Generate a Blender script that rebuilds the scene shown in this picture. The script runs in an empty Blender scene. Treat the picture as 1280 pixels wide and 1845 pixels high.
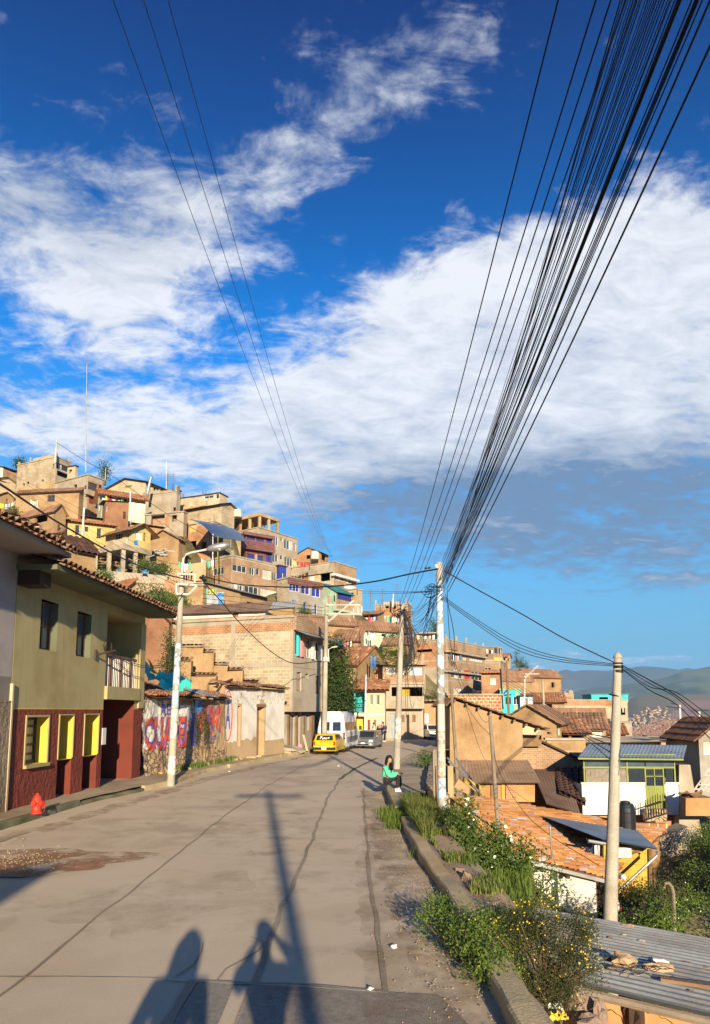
import bpy, bmesh, math, random
import numpy as np
from mathutils import Vector, Matrix, noise
from math import sin, cos, tan, pi, radians as R, floor
rnd = random.Random(7)
S = bpy.context.scene
COL = S.collection
V = Vector

# ------------------------------------------------------------ camera, sky, sun, exposure
FL = 1230.0; H = 2.4; PT = R(6.7); YPP = 1280 - FL*tan(PT)
cam_d = bpy.data.cameras.new('camera'); cam = bpy.data.objects.new('camera', cam_d); COL.objects.link(cam)
cam.location = (0, 0, H); cam.rotation_euler = (pi/2+PT, 0, 0)
cam_d.sensor_fit = 'VERTICAL'; cam_d.sensor_height = 36; cam_d.lens = FL/1845*36
cam_d.shift_y = (YPP-922.5)/1845; cam_d.clip_start = .05; cam_d.clip_end = 40000
S.camera = cam
SUN_EL = R(14); SUN_AZ = R(8.4)          # shadows run forward and 10 degrees to the left
sd = bpy.data.lights.new('sun', 'SUN'); sd.energy = 5.0; sd.angle = R(.6); sd.color = (1, .83, .58)
sun = bpy.data.objects.new('sun', sd); COL.objects.link(sun)
to_sun = V((sin(SUN_AZ)*cos(SUN_EL), -cos(SUN_AZ)*cos(SUN_EL), sin(SUN_EL)))
sun.rotation_euler = to_sun.to_track_quat('Z', 'Y').to_euler()
S.view_settings.view_transform = 'Standard'; S.view_settings.look = 'None'
S.view_settings.exposure = 1.18; S.view_settings.gamma = 1
S.cycles.max_bounces = 5; S.cycles.diffuse_bounces = 3; S.cycles.volume_bounces = 0
S.cycles.sample_clamp_indirect = 6

def ray(px, py):
    u = (px-640)/FL; v = -(py-YPP)/FL
    return V((u, cos(PT)-v*sin(PT), sin(PT)+v*cos(PT)))
CAM = V((0, 0, H))
def P(px, py, Y): d = ray(px, py); return CAM + d*(Y/d.y)
def G(px, py, z=0.): d = ray(px, py); return CAM + d*((z-H)/d.z)
def hit(px, py, o, n): d = ray(px, py); return CAM + d*((o-CAM).dot(n)/d.dot(n))

W = bpy.data.worlds.new('World'); S.world = W; W.use_nodes = True
def build_sky():
    nt = W.node_tree; N = nt.nodes; L = nt.links; N.clear()
    def nd(t, **k):
        n = N.new(t)
        for a, b in k.items(): setattr(n, a, b)
        return n
    def m(op, a, b=None, c=None, cl=False):
        n = nd('ShaderNodeMath', operation=op, use_clamp=cl)
        for i, x in enumerate((a, b, c)):
            if x is None: continue
            if isinstance(x, (int, float)): n.inputs[i].default_value = x
            else: L.new(x, n.inputs[i])
        return n.outputs[0]
    def dot(a, v):
        n = nd('ShaderNodeVectorMath', operation='DOT_PRODUCT'); L.new(a, n.inputs[0]); n.inputs[1].default_value = v
        return n.outputs['Value']
    sky = nd('ShaderNodeTexSky', sky_type='NISHITA', sun_disc=False)
    sky.sun_elevation = SUN_EL; sky.sun_rotation = pi - SUN_AZ
    sky.altitude = 3400; sky.air_density = 1.0; sky.dust_density = .4; sky.ozone_density = 3
    hs = nd('ShaderNodeHueSaturation'); hs.inputs['Saturation'].default_value = 1.35; hs.inputs['Value'].default_value = .9
    gm = nd('ShaderNodeGamma'); gm.inputs[1].default_value = 1.45; L.new(sky.outputs[0], gm.inputs[0]); L.new(gm.outputs[0], hs.inputs['Color'])
    tc = nd('ShaderNodeTexCoord'); d = tc.outputs['Generated']
    sep = nd('ShaderNodeSeparateXYZ'); L.new(d, sep.inputs[0])
    den = m('ADD', m('MAXIMUM', sep.outputs[2], 0), .22)
    cmb = nd('ShaderNodeCombineXYZ'); L.new(m('DIVIDE', sep.outputs[0], den), cmb.inputs[0]); L.new(m('DIVIDE', sep.outputs[1], den), cmb.inputs[1])
    def nz(sc, det, rough, off, src=None, dist=0):
        mp = nd('ShaderNodeMapping'); L.new(src or cmb.outputs[0], mp.inputs[0]); mp.inputs['Location'].default_value = off
        n = nd('ShaderNodeTexNoise'); n.inputs['Scale'].default_value = sc; n.inputs['Detail'].default_value = det
        n.inputs['Roughness'].default_value = rough; n.inputs['Distortion'].default_value = dist
        L.new(mp.outputs[0], n.inputs['Vector']); return n.outputs[0]
    mp_ = nd('ShaderNodeMapping'); mp_.inputs['Rotation'].default_value = (0, 0, R(-28)); mp_.inputs['Scale'].default_value = (1, 1.7, 1); L.new(cmb.outputs[0], mp_.inputs[0]); wnd = mp_.outputs[0]
    big = nz(2.3, 9, .62, (3.1, 1.7, 0), src=wnd, dist=.35)
    fine = nz(9, 7, .66, (0, 5, 0), src=wnd, dist=.5)
    mott = nz(21, 5, .6, (2, 8, 0), dist=.2)
    soft = nz(1.1, 3, .5, (7, 2, 0))
    def blobs(lst):
        tot = None
        for (px, py, sx, sy, ang, w) in lst:
            c = ray(px, py).normalized()
            rr = V((1, 0, 0)); uu = c.cross(rr).normalized(); uu = -uu if uu.z < 0 else uu; rr = uu.cross(c).normalized(); rr = rr if rr.x > 0 else -rr
            a = R(ang); e1 = (rr*cos(a)+uu*sin(a))/(sx/FL); e2 = (-rr*sin(a)+uu*cos(a))/(sy/FL)
            q = m('ADD', m('POWER', m('ABSOLUTE', m('SUBTRACT', dot(d, e1), c.dot(e1))), 2), m('POWER', m('ABSOLUTE', m('SUBTRACT', dot(d, e2), c.dot(e2))), 2))
            front = m('GREATER_THAN', dot(d, c), 0)
            g = m('MULTIPLY', m('MULTIPLY', m('EXPONENT', m('MULTIPLY', q, -1)), w), front)
            tot = g if tot is None else m('ADD', tot, g)
        return tot
    mask = blobs([(380, 400, 190, 80, 25, .8), (270, 470, 90, 130, -20, .55), (560, 250, 150, 70, 30, .62), (700, 120, 220, 85, 10, .62), (900, 160, 160, 70, 15, .5),
                  (620, 60, 130, 60, 0, .35), (60, 320, 170, 70, -5, .62), (130, 560, 110, 90, -15, .55), (60, 400, 150, 60, -20, .4),
                  (1060, 620, 420, 150, 20, 1.0), (700, 640, 300, 110, 18, .85), (430, 780, 300, 75, 12, .85), (90, 770, 190, 50, -4, .85), (800, 800, 340, 110, 10, .9),
                  (1200, 430, 220, 90, 15, .75), (820, 500, 170, 50, 22, .75), (1150, 850, 320, 150, 8, .9), (820, 380, 40, 22, 20, .5), (290, 640, 160, 50, 10, .45), (560, 900, 300, 60, 5, .5),
                  (950, 985, 430, 85, 4, .62), (1180, 1050, 220, 30, 5, .25), (960, 1200, 130, 22, 3, .7), (1190, 1185, 160, 18, 3, .5), (-500, 500, 500, 300, 0, .6), (1900, 500, 400, 300, 10, .8)])
    dens = m('ADD', mask, m('MULTIPLY', m('SUBTRACT', big, .5), 2.6))
    dens = m('ADD', dens, m('MULTIPLY', m('SUBTRACT', fine, .5), 1.7))
    dens = m('ADD', dens, m('MULTIPLY', m('SUBTRACT', mott, .5), 1.1))
    mr = nd('ShaderNodeMapRange', interpolation_type='SMOOTHSTEP'); L.new(dens, mr.inputs[0])
    mr.inputs[1].default_value = .50; mr.inputs[2].default_value = 1.45; mr.inputs[3].default_value = 0; mr.inputs[4].default_value = .92
    # thick grey-blue underside of the low cloud bank, lit white tops
    grey = m('MULTIPLY', blobs([(1180, 960, 420, 130, 6, 1.), (950, 1000, 500, 100, 4, .9), (760, 930, 300, 90, 8, .75), (450, 120, 500, 130, 20, .35), (40, 350, 200, 90, 0, .3)]), m('ADD', .65, m('MULTIPLY', soft, .6)), cl=True)
    shade = m('ADD', grey, m('ADD', m('MULTIPLY', m('SUBTRACT', .60, big), 1.3), m('MULTIPLY', m('SUBTRACT', .52, fine), 1.2)), cl=True)
    cr = nd('ShaderNodeMixRGB'); L.new(shade, cr.inputs[0]); cr.inputs[1].default_value = (4.2, 4.25, 4.4, 1); cr.inputs[2].default_value = (.80, 1.2, 1.85, 1)
    tn = nd('ShaderNodeValToRGB'); L.new(sep.outputs[2], tn.inputs[0]); e_ = tn.color_ramp.elements; e_[0].position = .1; e_[0].color = (1, .50, .34, 1); e_[1].position = .8; e_[1].color = (.01, .22, .42, 1); e2 = e_.new(.48); e2.color = (.45, 1.05, .86, 1)
    sk = nd('ShaderNodeMixRGB', blend_type='MULTIPLY'); sk.inputs[0].default_value = 1; L.new(hs.outputs[0], sk.inputs[1]); L.new(tn.outputs[0], sk.inputs[2])
    hz = nd('ShaderNodeMapRange'); L.new(sep.outputs[2], hz.inputs[0]); hz.inputs[1].default_value = .06; hz.inputs[2].default_value = .46; hz.inputs[3].default_value = .92; hz.inputs[4].default_value = 0
    hm = nd('ShaderNodeMixRGB'); L.new(hz.outputs[0], hm.inputs[0]); L.new(sk.outputs[0], hm.inputs[1]); hm.inputs[2].default_value = (1.05, 2.15, 2.95, 1)
    mx = nd('ShaderNodeMixRGB'); L.new(mr.outputs[0], mx.inputs[0]); L.new(hm.outputs[0], mx.inputs[1]); L.new(cr.outputs[0], mx.inputs[2])
    bg = nd('ShaderNodeBackground'); bg.inputs[1].default_value = .105; L.new(mx.outputs[0], bg.inputs[0])
    out = nd('ShaderNodeOutputWorld'); L.new(bg.outputs[0], out.inputs[0])
build_sky()

# ------------------------------------------------------------ materials
MATS = {}
def mat(name, c, c2=None, sc=2., bump=.15, bsc=30., rough=.85, kind='plain', spec=.3, metal=0., stain=.25, **k):
    """procedural material; c, c2 base colours; kind: plain, brick, tile, stone, slab, glass, corrugated, emit-free"""
    if any(name.startswith(q) for q in ('adobe', 'brick', 'block', 'cream', 'roof_tile', 'concrete', 'white_pl', 'yellow_w', 'tin_n', 'stone', 'mint', 'white_cl')): c = tuple(x*.84 for x in c); c2 = tuple(x*.84 for x in c2) if c2 else None
    m = bpy.data.materials.new(name); m.use_nodes = True; nt = m.node_tree; N = nt.nodes; L = nt.links
    b = N['Principled BSDF']; b.inputs['Roughness'].default_value = rough; b.inputs['Specular IOR Level'].default_value = spec; b.inputs['Metallic'].default_value = metal
    def nd(t, **kk):
        n = N.new(t)
        for a, x in kk.items(): setattr(n, a, x)
        return n
    def mix(f, a, bb, mode='MIX'):
        n = nd('ShaderNodeMixRGB', blend_type=mode)
        for i, x in enumerate((f, a, bb)):
            if isinstance(x, (int, float)): n.inputs[i].default_value = x
            elif isinstance(x, tuple): n.inputs[i].default_value = (*x[:3], 1)
            else: L.new(x, n.inputs[i])
        return n.outputs[0]
    def ramp(src, a, bb):
        n = nd('ShaderNodeMapRange'); L.new(src, n.inputs[0]); n.inputs[1].default_value = a; n.inputs[2].default_value = bb; return n.outputs[0]
    geo = nd('ShaderNodeNewGeometry'); pos = geo.outputs['Position']
    def nz(s, det=4, ro=.6, src=None, scale=None):
        n = nd('ShaderNodeTexNoise'); n.inputs['Scale'].default_value = s; n.inputs['Detail'].default_value = det; n.inputs['Roughness'].default_value = ro
        if scale:
            mp = nd('ShaderNodeMapping'); mp.inputs['Scale'].default_value = scale; L.new(src or pos, mp.inputs[0]); L.new(mp.outputs[0], n.inputs['Vector'])
        else: L.new(src or pos, n.inputs['Vector'])
        return n.outputs[0]
    c2 = c2 or tuple(x*.72 for x in c)
    uv = nd('ShaderNodeTexCoord').outputs['UV']
    n1 = nz(sc, 5); base = mix(ramp(n1, .3, .7), c, c2)
    hgt = nz(bsc, 4)
    if kind == 'brick':
        bt = nd('ShaderNodeTexBrick'); L.new(uv, bt.inputs['Vector'])
        bt.inputs['Scale'].default_value = 1; bt.inputs['Brick Width'].default_value = k.get('bw', .26); bt.inputs['Row Height'].default_value = k.get('bh', .12)
        bt.inputs['Mortar Size'].default_value = k.get('ms', .012); bt.inputs['Mortar Smooth'].default_value = .2
        bt.inputs['Color1'].default_value = (1, 1, 1, 1); bt.inputs['Color2'].default_value = (.72, .72, .72, 1); bt.inputs['Mortar'].default_value = (1, 1, 1, 1)
        base = mix(1., base, bt.outputs['Color'], 'MULTIPLY')
        base = mix(bt.outputs['Fac'], base, k.get('mortar', (.35, .3, .24)))
        hh = nd('ShaderNodeMath', operation='SUBTRACT'); L.new(hgt, hh.inputs[0]); L.new(bt.outputs['Fac'], hh.inputs[1]); hgt = hh.outputs[0]
    elif kind == 'tile':
        fl = nd('ShaderNodeVectorMath', operation='FLOOR'); L.new(uv, fl.inputs[0])
        wn = nd('ShaderNodeTexWhiteNoise', noise_dimensions='3D'); L.new(fl.outputs[0], wn.inputs['Vector'])
        base = mix(wn.outputs['Value'], c, c2)
        base = mix(ramp(nz(1.3, 5), .5, .72), base, k.get('c3', (.2, .17, .13)))
        base = mix(ramp(wn.outputs['Value'], .93, .97), base, k.get('c4', (.45, .3, .18)))
    elif kind == 'stone':
        vo = nd('ShaderNodeTexVoronoi'); vo.inputs['Scale'].default_value = k.get('vs', 3.2)
        nw_ = nd('ShaderNodeTexNoise'); nw_.inputs['Scale'].default_value = 2.2; L.new(pos, nw_.inputs['Vector']); wv = mix(.5, pos, nw_.outputs['Color'], 'ADD'); L.new(wv, vo.inputs['Vector'])
        v2 = nd('ShaderNodeTexVoronoi', feature='DISTANCE_TO_EDGE'); v2.inputs['Scale'].default_value = k.get('vs', 3.2); L.new(wv, v2.inputs['Vector'])
        sp = nd('ShaderNodeSeparateColor'); L.new(vo.outputs['Color'], sp.inputs[0])
        base = mix(sp.outputs[0], c, c2); e = ramp(v2.outputs['Distance'], .0, .06)
        base = mix(e, tuple(x*.5 for x in c2), base); hgt = e; bsc = 0
    base = mix(ramp(nz(.55, 4), .45, .75), base, mix(1., base, k.get('dirt', (.62, .55, .47)), 'MULTIPLY')) if stain else base
    if k.get('streak'):       # rain streaks running down from the top of walls
        st = nz(1, 4, .6, scale=k.get('ss', (5, 5, .35))); base = mix(ramp(st, .52, .8), base, k['streak'])
    if k.get('grain'): base = mix(ramp(nz(k.get('gs', 60), 3, .7), .35, .75), base, mix(1., base, k['grain'], 'MULTIPLY'))
    if k.get('rust'): base = mix(ramp(nz(k.get('rs', 1.7), 6, .65), .55, .68), base, k['rust'])
    L.new(base, b.inputs['Base Color'])
    if bump:
        bp = nd('ShaderNodeBump'); bp.inputs['Strength'].default_value = min(1, bump*2); bp.inputs['Distance'].default_value = k.get('bd', .02)
        L.new(hgt, bp.inputs['Height']); L.new(bp.outputs[0], b.inputs['Normal'])
    if k.get('trans'):
        b.inputs['Subsurface Weight'].default_value = 0
        tr = nd('ShaderNodeBsdfTranslucent'); L.new(base, tr.inputs[0]); ms = nd('ShaderNodeMixShader'); ms.inputs[0].default_value = k['trans']
        L.new(b.outputs[0], ms.inputs[1]); L.new(tr.outputs[0], ms.inputs[2]); L.new(ms.outputs[0], N['Material Output'].inputs[0])
    MATS[name] = m; return m
M = mat
M('adobe', (.50, .335, .175), (.36, .235, .12), sc=.8, bump=.3, bsc=14, streak=(.36, .22, .11), grain=(.8, .78, .74), gs=9)
M('adobe_pale', (.52, .37, .21), (.46, .32, .17), sc=.7, bump=.3, bsc=14)
M('adobe_red', (.36, .185, .10), (.28, .14, .075), sc=1.2, bump=.5, bsc=7, bd=.06)
M('adobe_orange', (.55, .30, .125), (.46, .25, .10), sc=1.1, bump=.25, bsc=18)
M('brick', (.55, .27, .13), (.42, .20, .095), kind='brick', mortar=(.46, .32, .2), sc=1.1, bump=.2)
M('brick_raw', (.47, .29, .175), (.36, .215, .125), kind='brick', mortar=(.48, .36, .24), sc=.6, bump=.2)
M('brick_white', (.60, .25, .095), (.52, .21, .08), kind='brick', bw=.42, bh=.3, ms=.035, mortar=(.62, .5, .38), sc=1, bump=.2)
M('brick_shaded', (.10, .05, .032), (.075, .04, .028), kind='brick', mortar=(.1, .075, .06), sc=1, bump=.2)  # shade of a wall turned from the sun, put into the brick colour
M('blockwork', (.56, .455, .31), (.43, .345, .23), kind='brick', bw=.4, bh=.2, ms=.012, mortar=(.5, .42, .3), sc=.5, bump=.15)
M('blockwork_pale', (.60, .50, .345), (.48, .385, .25), kind='brick', bw=.4, bh=.2, ms=.02, mortar=(.5, .42, .3), sc=.4, bump=.15)
M('concrete', (.48, .41, .31), (.38, .32, .24), sc=.9, bump=.15, bsc=12, streak=(.3, .26, .2))
M('concrete_grey', (.42, .385, .32), (.33, .30, .25), sc=.8, bump=.15, bsc=12, streak=(.26, .24, .2))
M('pole_concrete', (.46, .42, .34), (.36, .33, .27), sc=2.5, bump=.15, bsc=25, grain=(.75, .73, .7), gs=22)
M('white_plaster', (.80, .77, .70), (.70, .66, .58), sc=.8, bump=.15, bsc=18, streak=(.6, .52, .42))
M('white_clean', (.82, .80, .74), (.76, .74, .68), sc=.8, bump=.05)
M('cream', (.62, .51, .34), (.50, .41, .27), sc=.7, bump=.1)
M('yellow_wall', (.64, .49, .17), (.52, .39, .14), sc=.8, bump=.1, streak=(.5, .4, .2))
M('olive_wall', (.42, .345, .165), (.36, .295, .14), sc=.5, bump=.12, bsc=20, streak=(.28, .235, .10))
M('yellow_paint', (.66, .48, .06), (.58, .42, .05), sc=2, bump=.05)
M('red_stucco', (.21, .046, .028), (.165, .036, .022), sc=1.5, bump=1., bsc=8, bd=.09, stain=0)
M('red_paint', (.165, .036, .021), (.13, .03, .018), sc=1.5, bump=.1)
M('pinkgrey_wall', (.38, .335, .31), (.33, .29, .27), sc=.6, bump=.1)
M('tan_stucco', (.30, .235, .16), (.22, .17, .12), sc=2, bump=1., bsc=7, bd=.08)
M('grey_brown', (.22, .19, .16), (.18, .15, .12), sc=2)
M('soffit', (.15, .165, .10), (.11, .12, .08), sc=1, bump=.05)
M('mint', (.42, .60, .44), (.36, .5, .37), sc=.8)
M('mint_pale', (.62, .72, .55), (.52, .62, .46), sc=.8)
M('cyan', (.05, .55, .60), (.05, .46, .5), sc=1)
M('lightblue', (.48, .60, .70), (.40, .5, .6), sc=1)
M('pink', (.78, .25, .28), (.66, .2, .22), sc=1)
M('pink_pale', (.74, .50, .42), (.62, .42, .34), sc=1)
M('purple_tile', (.20, .075, .065), (.15, .055, .05), kind='brick', bw=.5, bh=.25, mortar=(.3, .2, .18), rough=.35, spec=.5, bump=.05)
M('royal_blue', (.03, .055, .32), (.025, .04, .24), sc=2, rough=.35, spec=.5, bump=0)
M('teal', (.03, .22, .22), (.025, .17, .17), sc=1, rough=.5)
M('dkred', (.24, .035, .03), (.18, .03, .025), sc=2)
M('green_metal', (.24, .27, .055), (.19, .215, .04), sc=1.5, rough=.5, bump=.03)
M('yellow_wood', (.66, .43, .07), (.54, .34, .055), sc=1.2, streak=(.4, .26, .06), bump=.2)
M('wood', (.24, .15, .08), (.17, .10, .055), sc=3, bump=.3, bsc=20)
M('wood_grey', (.27, .22, .165), (.19, .155, .115), sc=3, bump=.3, bsc=25)
M('wood_dark', (.07, .042, .028), (.05, .03, .02), sc=3)
M('door_blue', (.36, .42, .44), (.3, .35, .37), sc=2)
M('frame_white', (.72, .70, .66), (.62, .6, .56), sc=3, bump=0, rough=.5)
M('frame_dark', (.06, .045, .035), (.04, .03, .025), sc=3, bump=0, rough=.5)
M('frame_brown', (.17, .08, .045), (.12, .06, .035), sc=3, bump=0, rough=.5)
M('glass', (.035, .045, .055), (.02, .028, .035), rough=.06, spec=.9, bump=0, stain=0)
M('glass_blue', (.08, .11, .14), (.05, .07, .09), rough=.1, spec=.9, bump=0, stain=0)
M('frosted', (.38, .37, .27), (.30, .29, .21), rough=.25, spec=.5, bump=.1, stain=0)
M('inside_shade', (.03, .024, .02), (.02, .017, .014), bump=0)  # near-black colour that paints in the shade inside openings
M('curtain', (.62, .60, .54), (.45, .43, .38), sc=4, bump=0)
M('curtain_tan', (.16, .13, .10), (.28, .24, .19), sc=5, bump=0)
M('tin', (.34, .37, .40), (.27, .29, .32), sc=.7, rough=.5, metal=.25, spec=.5, bump=.05, rust=(.28, .22, .17))
M('tin_blue', (.27, .34, .42), (.21, .27, .34), sc=.8, rough=.45, metal=.3, spec=.5, bump=.04, rust=(.3, .25, .2), rs=1.1)
M('tin_near', (.42, .43, .41), (.33, .345, .335), sc=1.1, rough=.5, metal=.2, spec=.5, bump=.06, rust=(.30, .25, .19), rs=1.6, streak=(.24, .22, .19), ss=(.5, 9, 1), grain=(.75, .73, .7), gs=14)
M('tin_brown', (.38, .27, .18), (.31, .21, .14), sc=.8, rough=.6, metal=.1, rust=(.24, .15, .09))
M('tin_rust', (.2, .13, .095), (.15, .095, .07), sc=.8, rough=.7, rust=(.1, .07, .055))
M('roof_tile', (.46, .21, .10), (.30, .13, .065), kind='tile', c3=(.20, .125, .08), c4=(.5, .33, .2), bump=.2, bsc=20)
M('roof_tile_old', (.36, .20, .12), (.25, .135, .08), kind='tile', c3=(.17, .12, .085), c4=(.4, .28, .18), bump=.2, bsc=20)
M('roof_tile_bright', (.70, .34, .12), (.36, .14, .05), kind='tile', c3=(.40, .27, .16), c4=(.40, .40, .44), bump=.25, bsc=20)
M('roof_tile_dark', (.10, .05, .035), (.055, .03, .024), kind='tile', c3=(.05, .035, .03), c4=(.12, .06, .04), bump=.2)
M('tile_red', (.52, .12, .05), (.42, .1, .05), kind='tile', c3=(.4, .14, .08), c4=(.5, .18, .1), bump=.2)
M('asphalt_patch', (.40, .355, .29), (.26, .23, .19), sc=16, bump=.8, bsc=90, bd=.012, grain=(.55, .55, .55), gs=130)
M('road', (.63, .515, .37), (.55, .45, .32), sc=.45, bump=.3, bsc=90, bd=.006, grain=(.86, .85, .83), gs=45, dirt=(.88, .84, .78))
M('joint', (.30, .25, .18), (.38, .32, .23), sc=5, bump=.3, bsc=60)
M('joint_pale', (.6, .52, .38), (.5, .43, .32), sc=5, bump=.1)
M('joint_moss', (.09, .10, .035), (.13, .12, .06), sc=5, bump=.3)
M('pavement', (.50, .40, .27), (.39, .31, .21), sc=.8, bump=.3, bsc=50, bd=.01, grain=(.75, .74, .72), gs=40)
M('kerb', (.62, .48, .27), (.44, .36, .2), sc=1.6, bump=.25, bsc=35, bd=.015, grain=(.7, .7, .66), gs=50)
M('kerb_mossy', (.22, .19, .12), (.11, .12, .06), sc=2.2, bump=.5, bsc=35, bd=.02)
M('soil', (.50, .38, .25), (.39, .29, .19), sc=2.5, bump=.8, bsc=30, bd=.03, grain=(.65, .63, .6), gs=35)
M('red_dirt', (.52, .27, .15), (.42, .25, .15), sc=4, bump=.9, bsc=30, bd=.02, grain=(.7, .65, .6), gs=40)
M('terrain', (.34, .25, .13), (.14, .15, .05), sc=.22, bump=.8, bsc=4, bd=.15, grain=(.6, .65, .5), gs=3)
M('stone_wall', (.50, .36, .22), (.36, .25, .15), kind='stone', vs=4.6, bump=.6, bd=.08)
M('rubble', (.44, .34, .22), (.34, .25, .16), kind='stone', vs=3, bump=.6, bd=.08)
M('rock', (.30, .21, .16), (.2, .145, .12), sc=5, bump=.8, bsc=9, bd=.05)
M('rock_pale', (.50, .36, .2), (.42, .28, .15), sc=6, bump=.8, bsc=14, bd=.03)
M('leaf', (.085, .15, .03), (.05, .10, .02), sc=3, bump=0, rough=.6, trans=.35, stain=0)
M('leaf_bright', (.16, .22, .035), (.10, .16, .025), sc=3, bump=0, rough=.6, trans=.35, stain=0)
M('leaf_dark', (.05, .075, .022), (.028, .05, .015), sc=2, bump=0, rough=.6, trans=.3, stain=0)
M('leaf_olive', (.10, .10, .03), (.065, .06, .02), sc=3, bump=0, rough=.6, trans=.3, stain=0)
M('grass', (.17, .24, .04), (.12, .18, .03), sc=2, bump=0, rough=.6, trans=.35, stain=0)
M('grass_dry', (.34, .30, .1), (.25, .23, .07), sc=2, bump=0, rough=.7, trans=.3, stain=0)
M('flower', (.62, .45, .04), (.5, .36, .03), bump=0, stain=0)
M('flower_white', (.8, .78, .65), (.7, .68, .5), bump=0, stain=0)
M('bark', (.16, .11, .07), (.1, .07, .045), sc=6, bump=.6, bsc=30)
M('cable', (.012, .012, .013), (.018, .018, .02), rough=.5, bump=0, stain=0)
M('metal_white', (.62, .60, .55), (.5, .48, .44), rough=.45, bump=0)
M('metal_grey', (.35, .36, .36), (.25, .26, .26), rough=.4, metal=.5, bump=0)
M('black_plastic', (.018, .02, .024), (.012, .014, .016), rough=.35, spec=.5, bump=0, stain=0)
M('black_rubber', (.02, .02, .02), (.03, .028, .026), rough=.8, bump=0, stain=0)
M('tank_white', (.70, .62, .48), (.6, .52, .4), bump=0)
M('car_white', (.80, .79, .76), (.74, .73, .7), sc=.5, rough=.25, spec=.6, bump=0, stain=.1, dirt=(.85, .8, .72))
M('car_yellow', (.78, .53, .015), (.72, .48, .012), sc=.5, rough=.25, spec=.6, bump=0)
M('car_dark_yellow', (.30, .20, .03), (.24, .16, .03), sc=.5, rough=.25, spec=.6, bump=0)
M('car_silver', (.40, .41, .42), (.35, .36, .37), rough=.3, metal=.5, bump=0)
M('car_glass', (.02, .024, .03), (.03, .035, .04), rough=.05, spec=.9, bump=0, stain=0)
M('lamp_red', (.45, .02, .015), (.4, .02, .015), rough=.2, bump=0, stain=0)
M('lamp_clear', (.7, .7, .68), (.6, .6, .6), rough=.15, bump=0, stain=0)
M('hydrant_red', (.5, .045, .025), (.36, .035, .02), sc=8, rough=.4, bump=.2, stain=0)
M('skin', (.42, .22, .13), (.38, .19, .11), rough=.55, bump=0, stain=0)
M('hair', (.012, .009, .008), (.02, .014, .011), rough=.45, bump=.3, bsc=60, stain=0)
M('cloth_green', (.10, .58, .34), (.08, .5, .29), sc=8, bump=.15, bsc=40, stain=0)
M('cloth_white', (.75, .74, .70), (.65, .64, .6), sc=6, bump=.1, stain=0)
M('cloth_black', (.014, .014, .017), (.022, .021, .025), sc=6, bump=.15, stain=0)
M('cloth_blue', (.09, .17, .34), (.07, .13, .27), sc=6, bump=.15, stain=0)
M('cloth_navy', (.03, .05, .13), (.02, .035, .09), sc=6, bump=.1, stain=0)
M('cloth_red', (.5, .04, .06), (.42, .03, .05), sc=6, bump=.1, stain=0)
M('cloth_pink', (.68, .24, .34), (.6, .2, .3), sc=6, bump=.1, stain=0)
M('cloth_yellow', (.75, .55, .06), (.7, .5, .05), sc=6, bump=.1, stain=0)
M('tarp_green', (.07, .72, .52), (.06, .6, .45), sc=3, rough=.4, bump=.4, bsc=8, stain=0)
M('tarp_blue', (.03, .20, .48), (.03, .16, .4), sc=3, rough=.4, bump=.4, bsc=8, stain=0)
M('tarp_grey', (.34, .36, .38), (.24, .25, .27), sc=3, rough=.35, bump=.4, bsc=8, stain=0)
M('awning_blue', (.022, .055, .14), (.018, .045, .11), sc=2, rough=.2, spec=.7, bump=0, stain=0)
M('paint_red', (.56, .085, .05), (.48, .07, .045), sc=6, bump=.3, bsc=25, stain=0)
M('paint_blue', (.09, .09, .40), (.08, .08, .33), sc=6, bump=.3, bsc=25, stain=0)
M('paint_skyblue', (.36, .56, .70), (.5, .62, .7), sc=5, bump=.1, stain=0)
M('mountain_far', (.13, .125, .07), (.06, .075, .04), sc=.0016, bump=0, stain=0, kind='plain')
M('mountain_mid', (.19, .18, .08), (.08, .11, .04), sc=.004, bump=0, stain=0)
M('valley', (.13, .16, .06), (.24, .15, .1), sc=.0035, bump=0, stain=0)
M('bare_earth', (.34, .20, .14), (.26, .17, .11), sc=.01, bump=0, stain=0)
def mt(x): return MATS[x] if isinstance(x, str) else x

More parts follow.
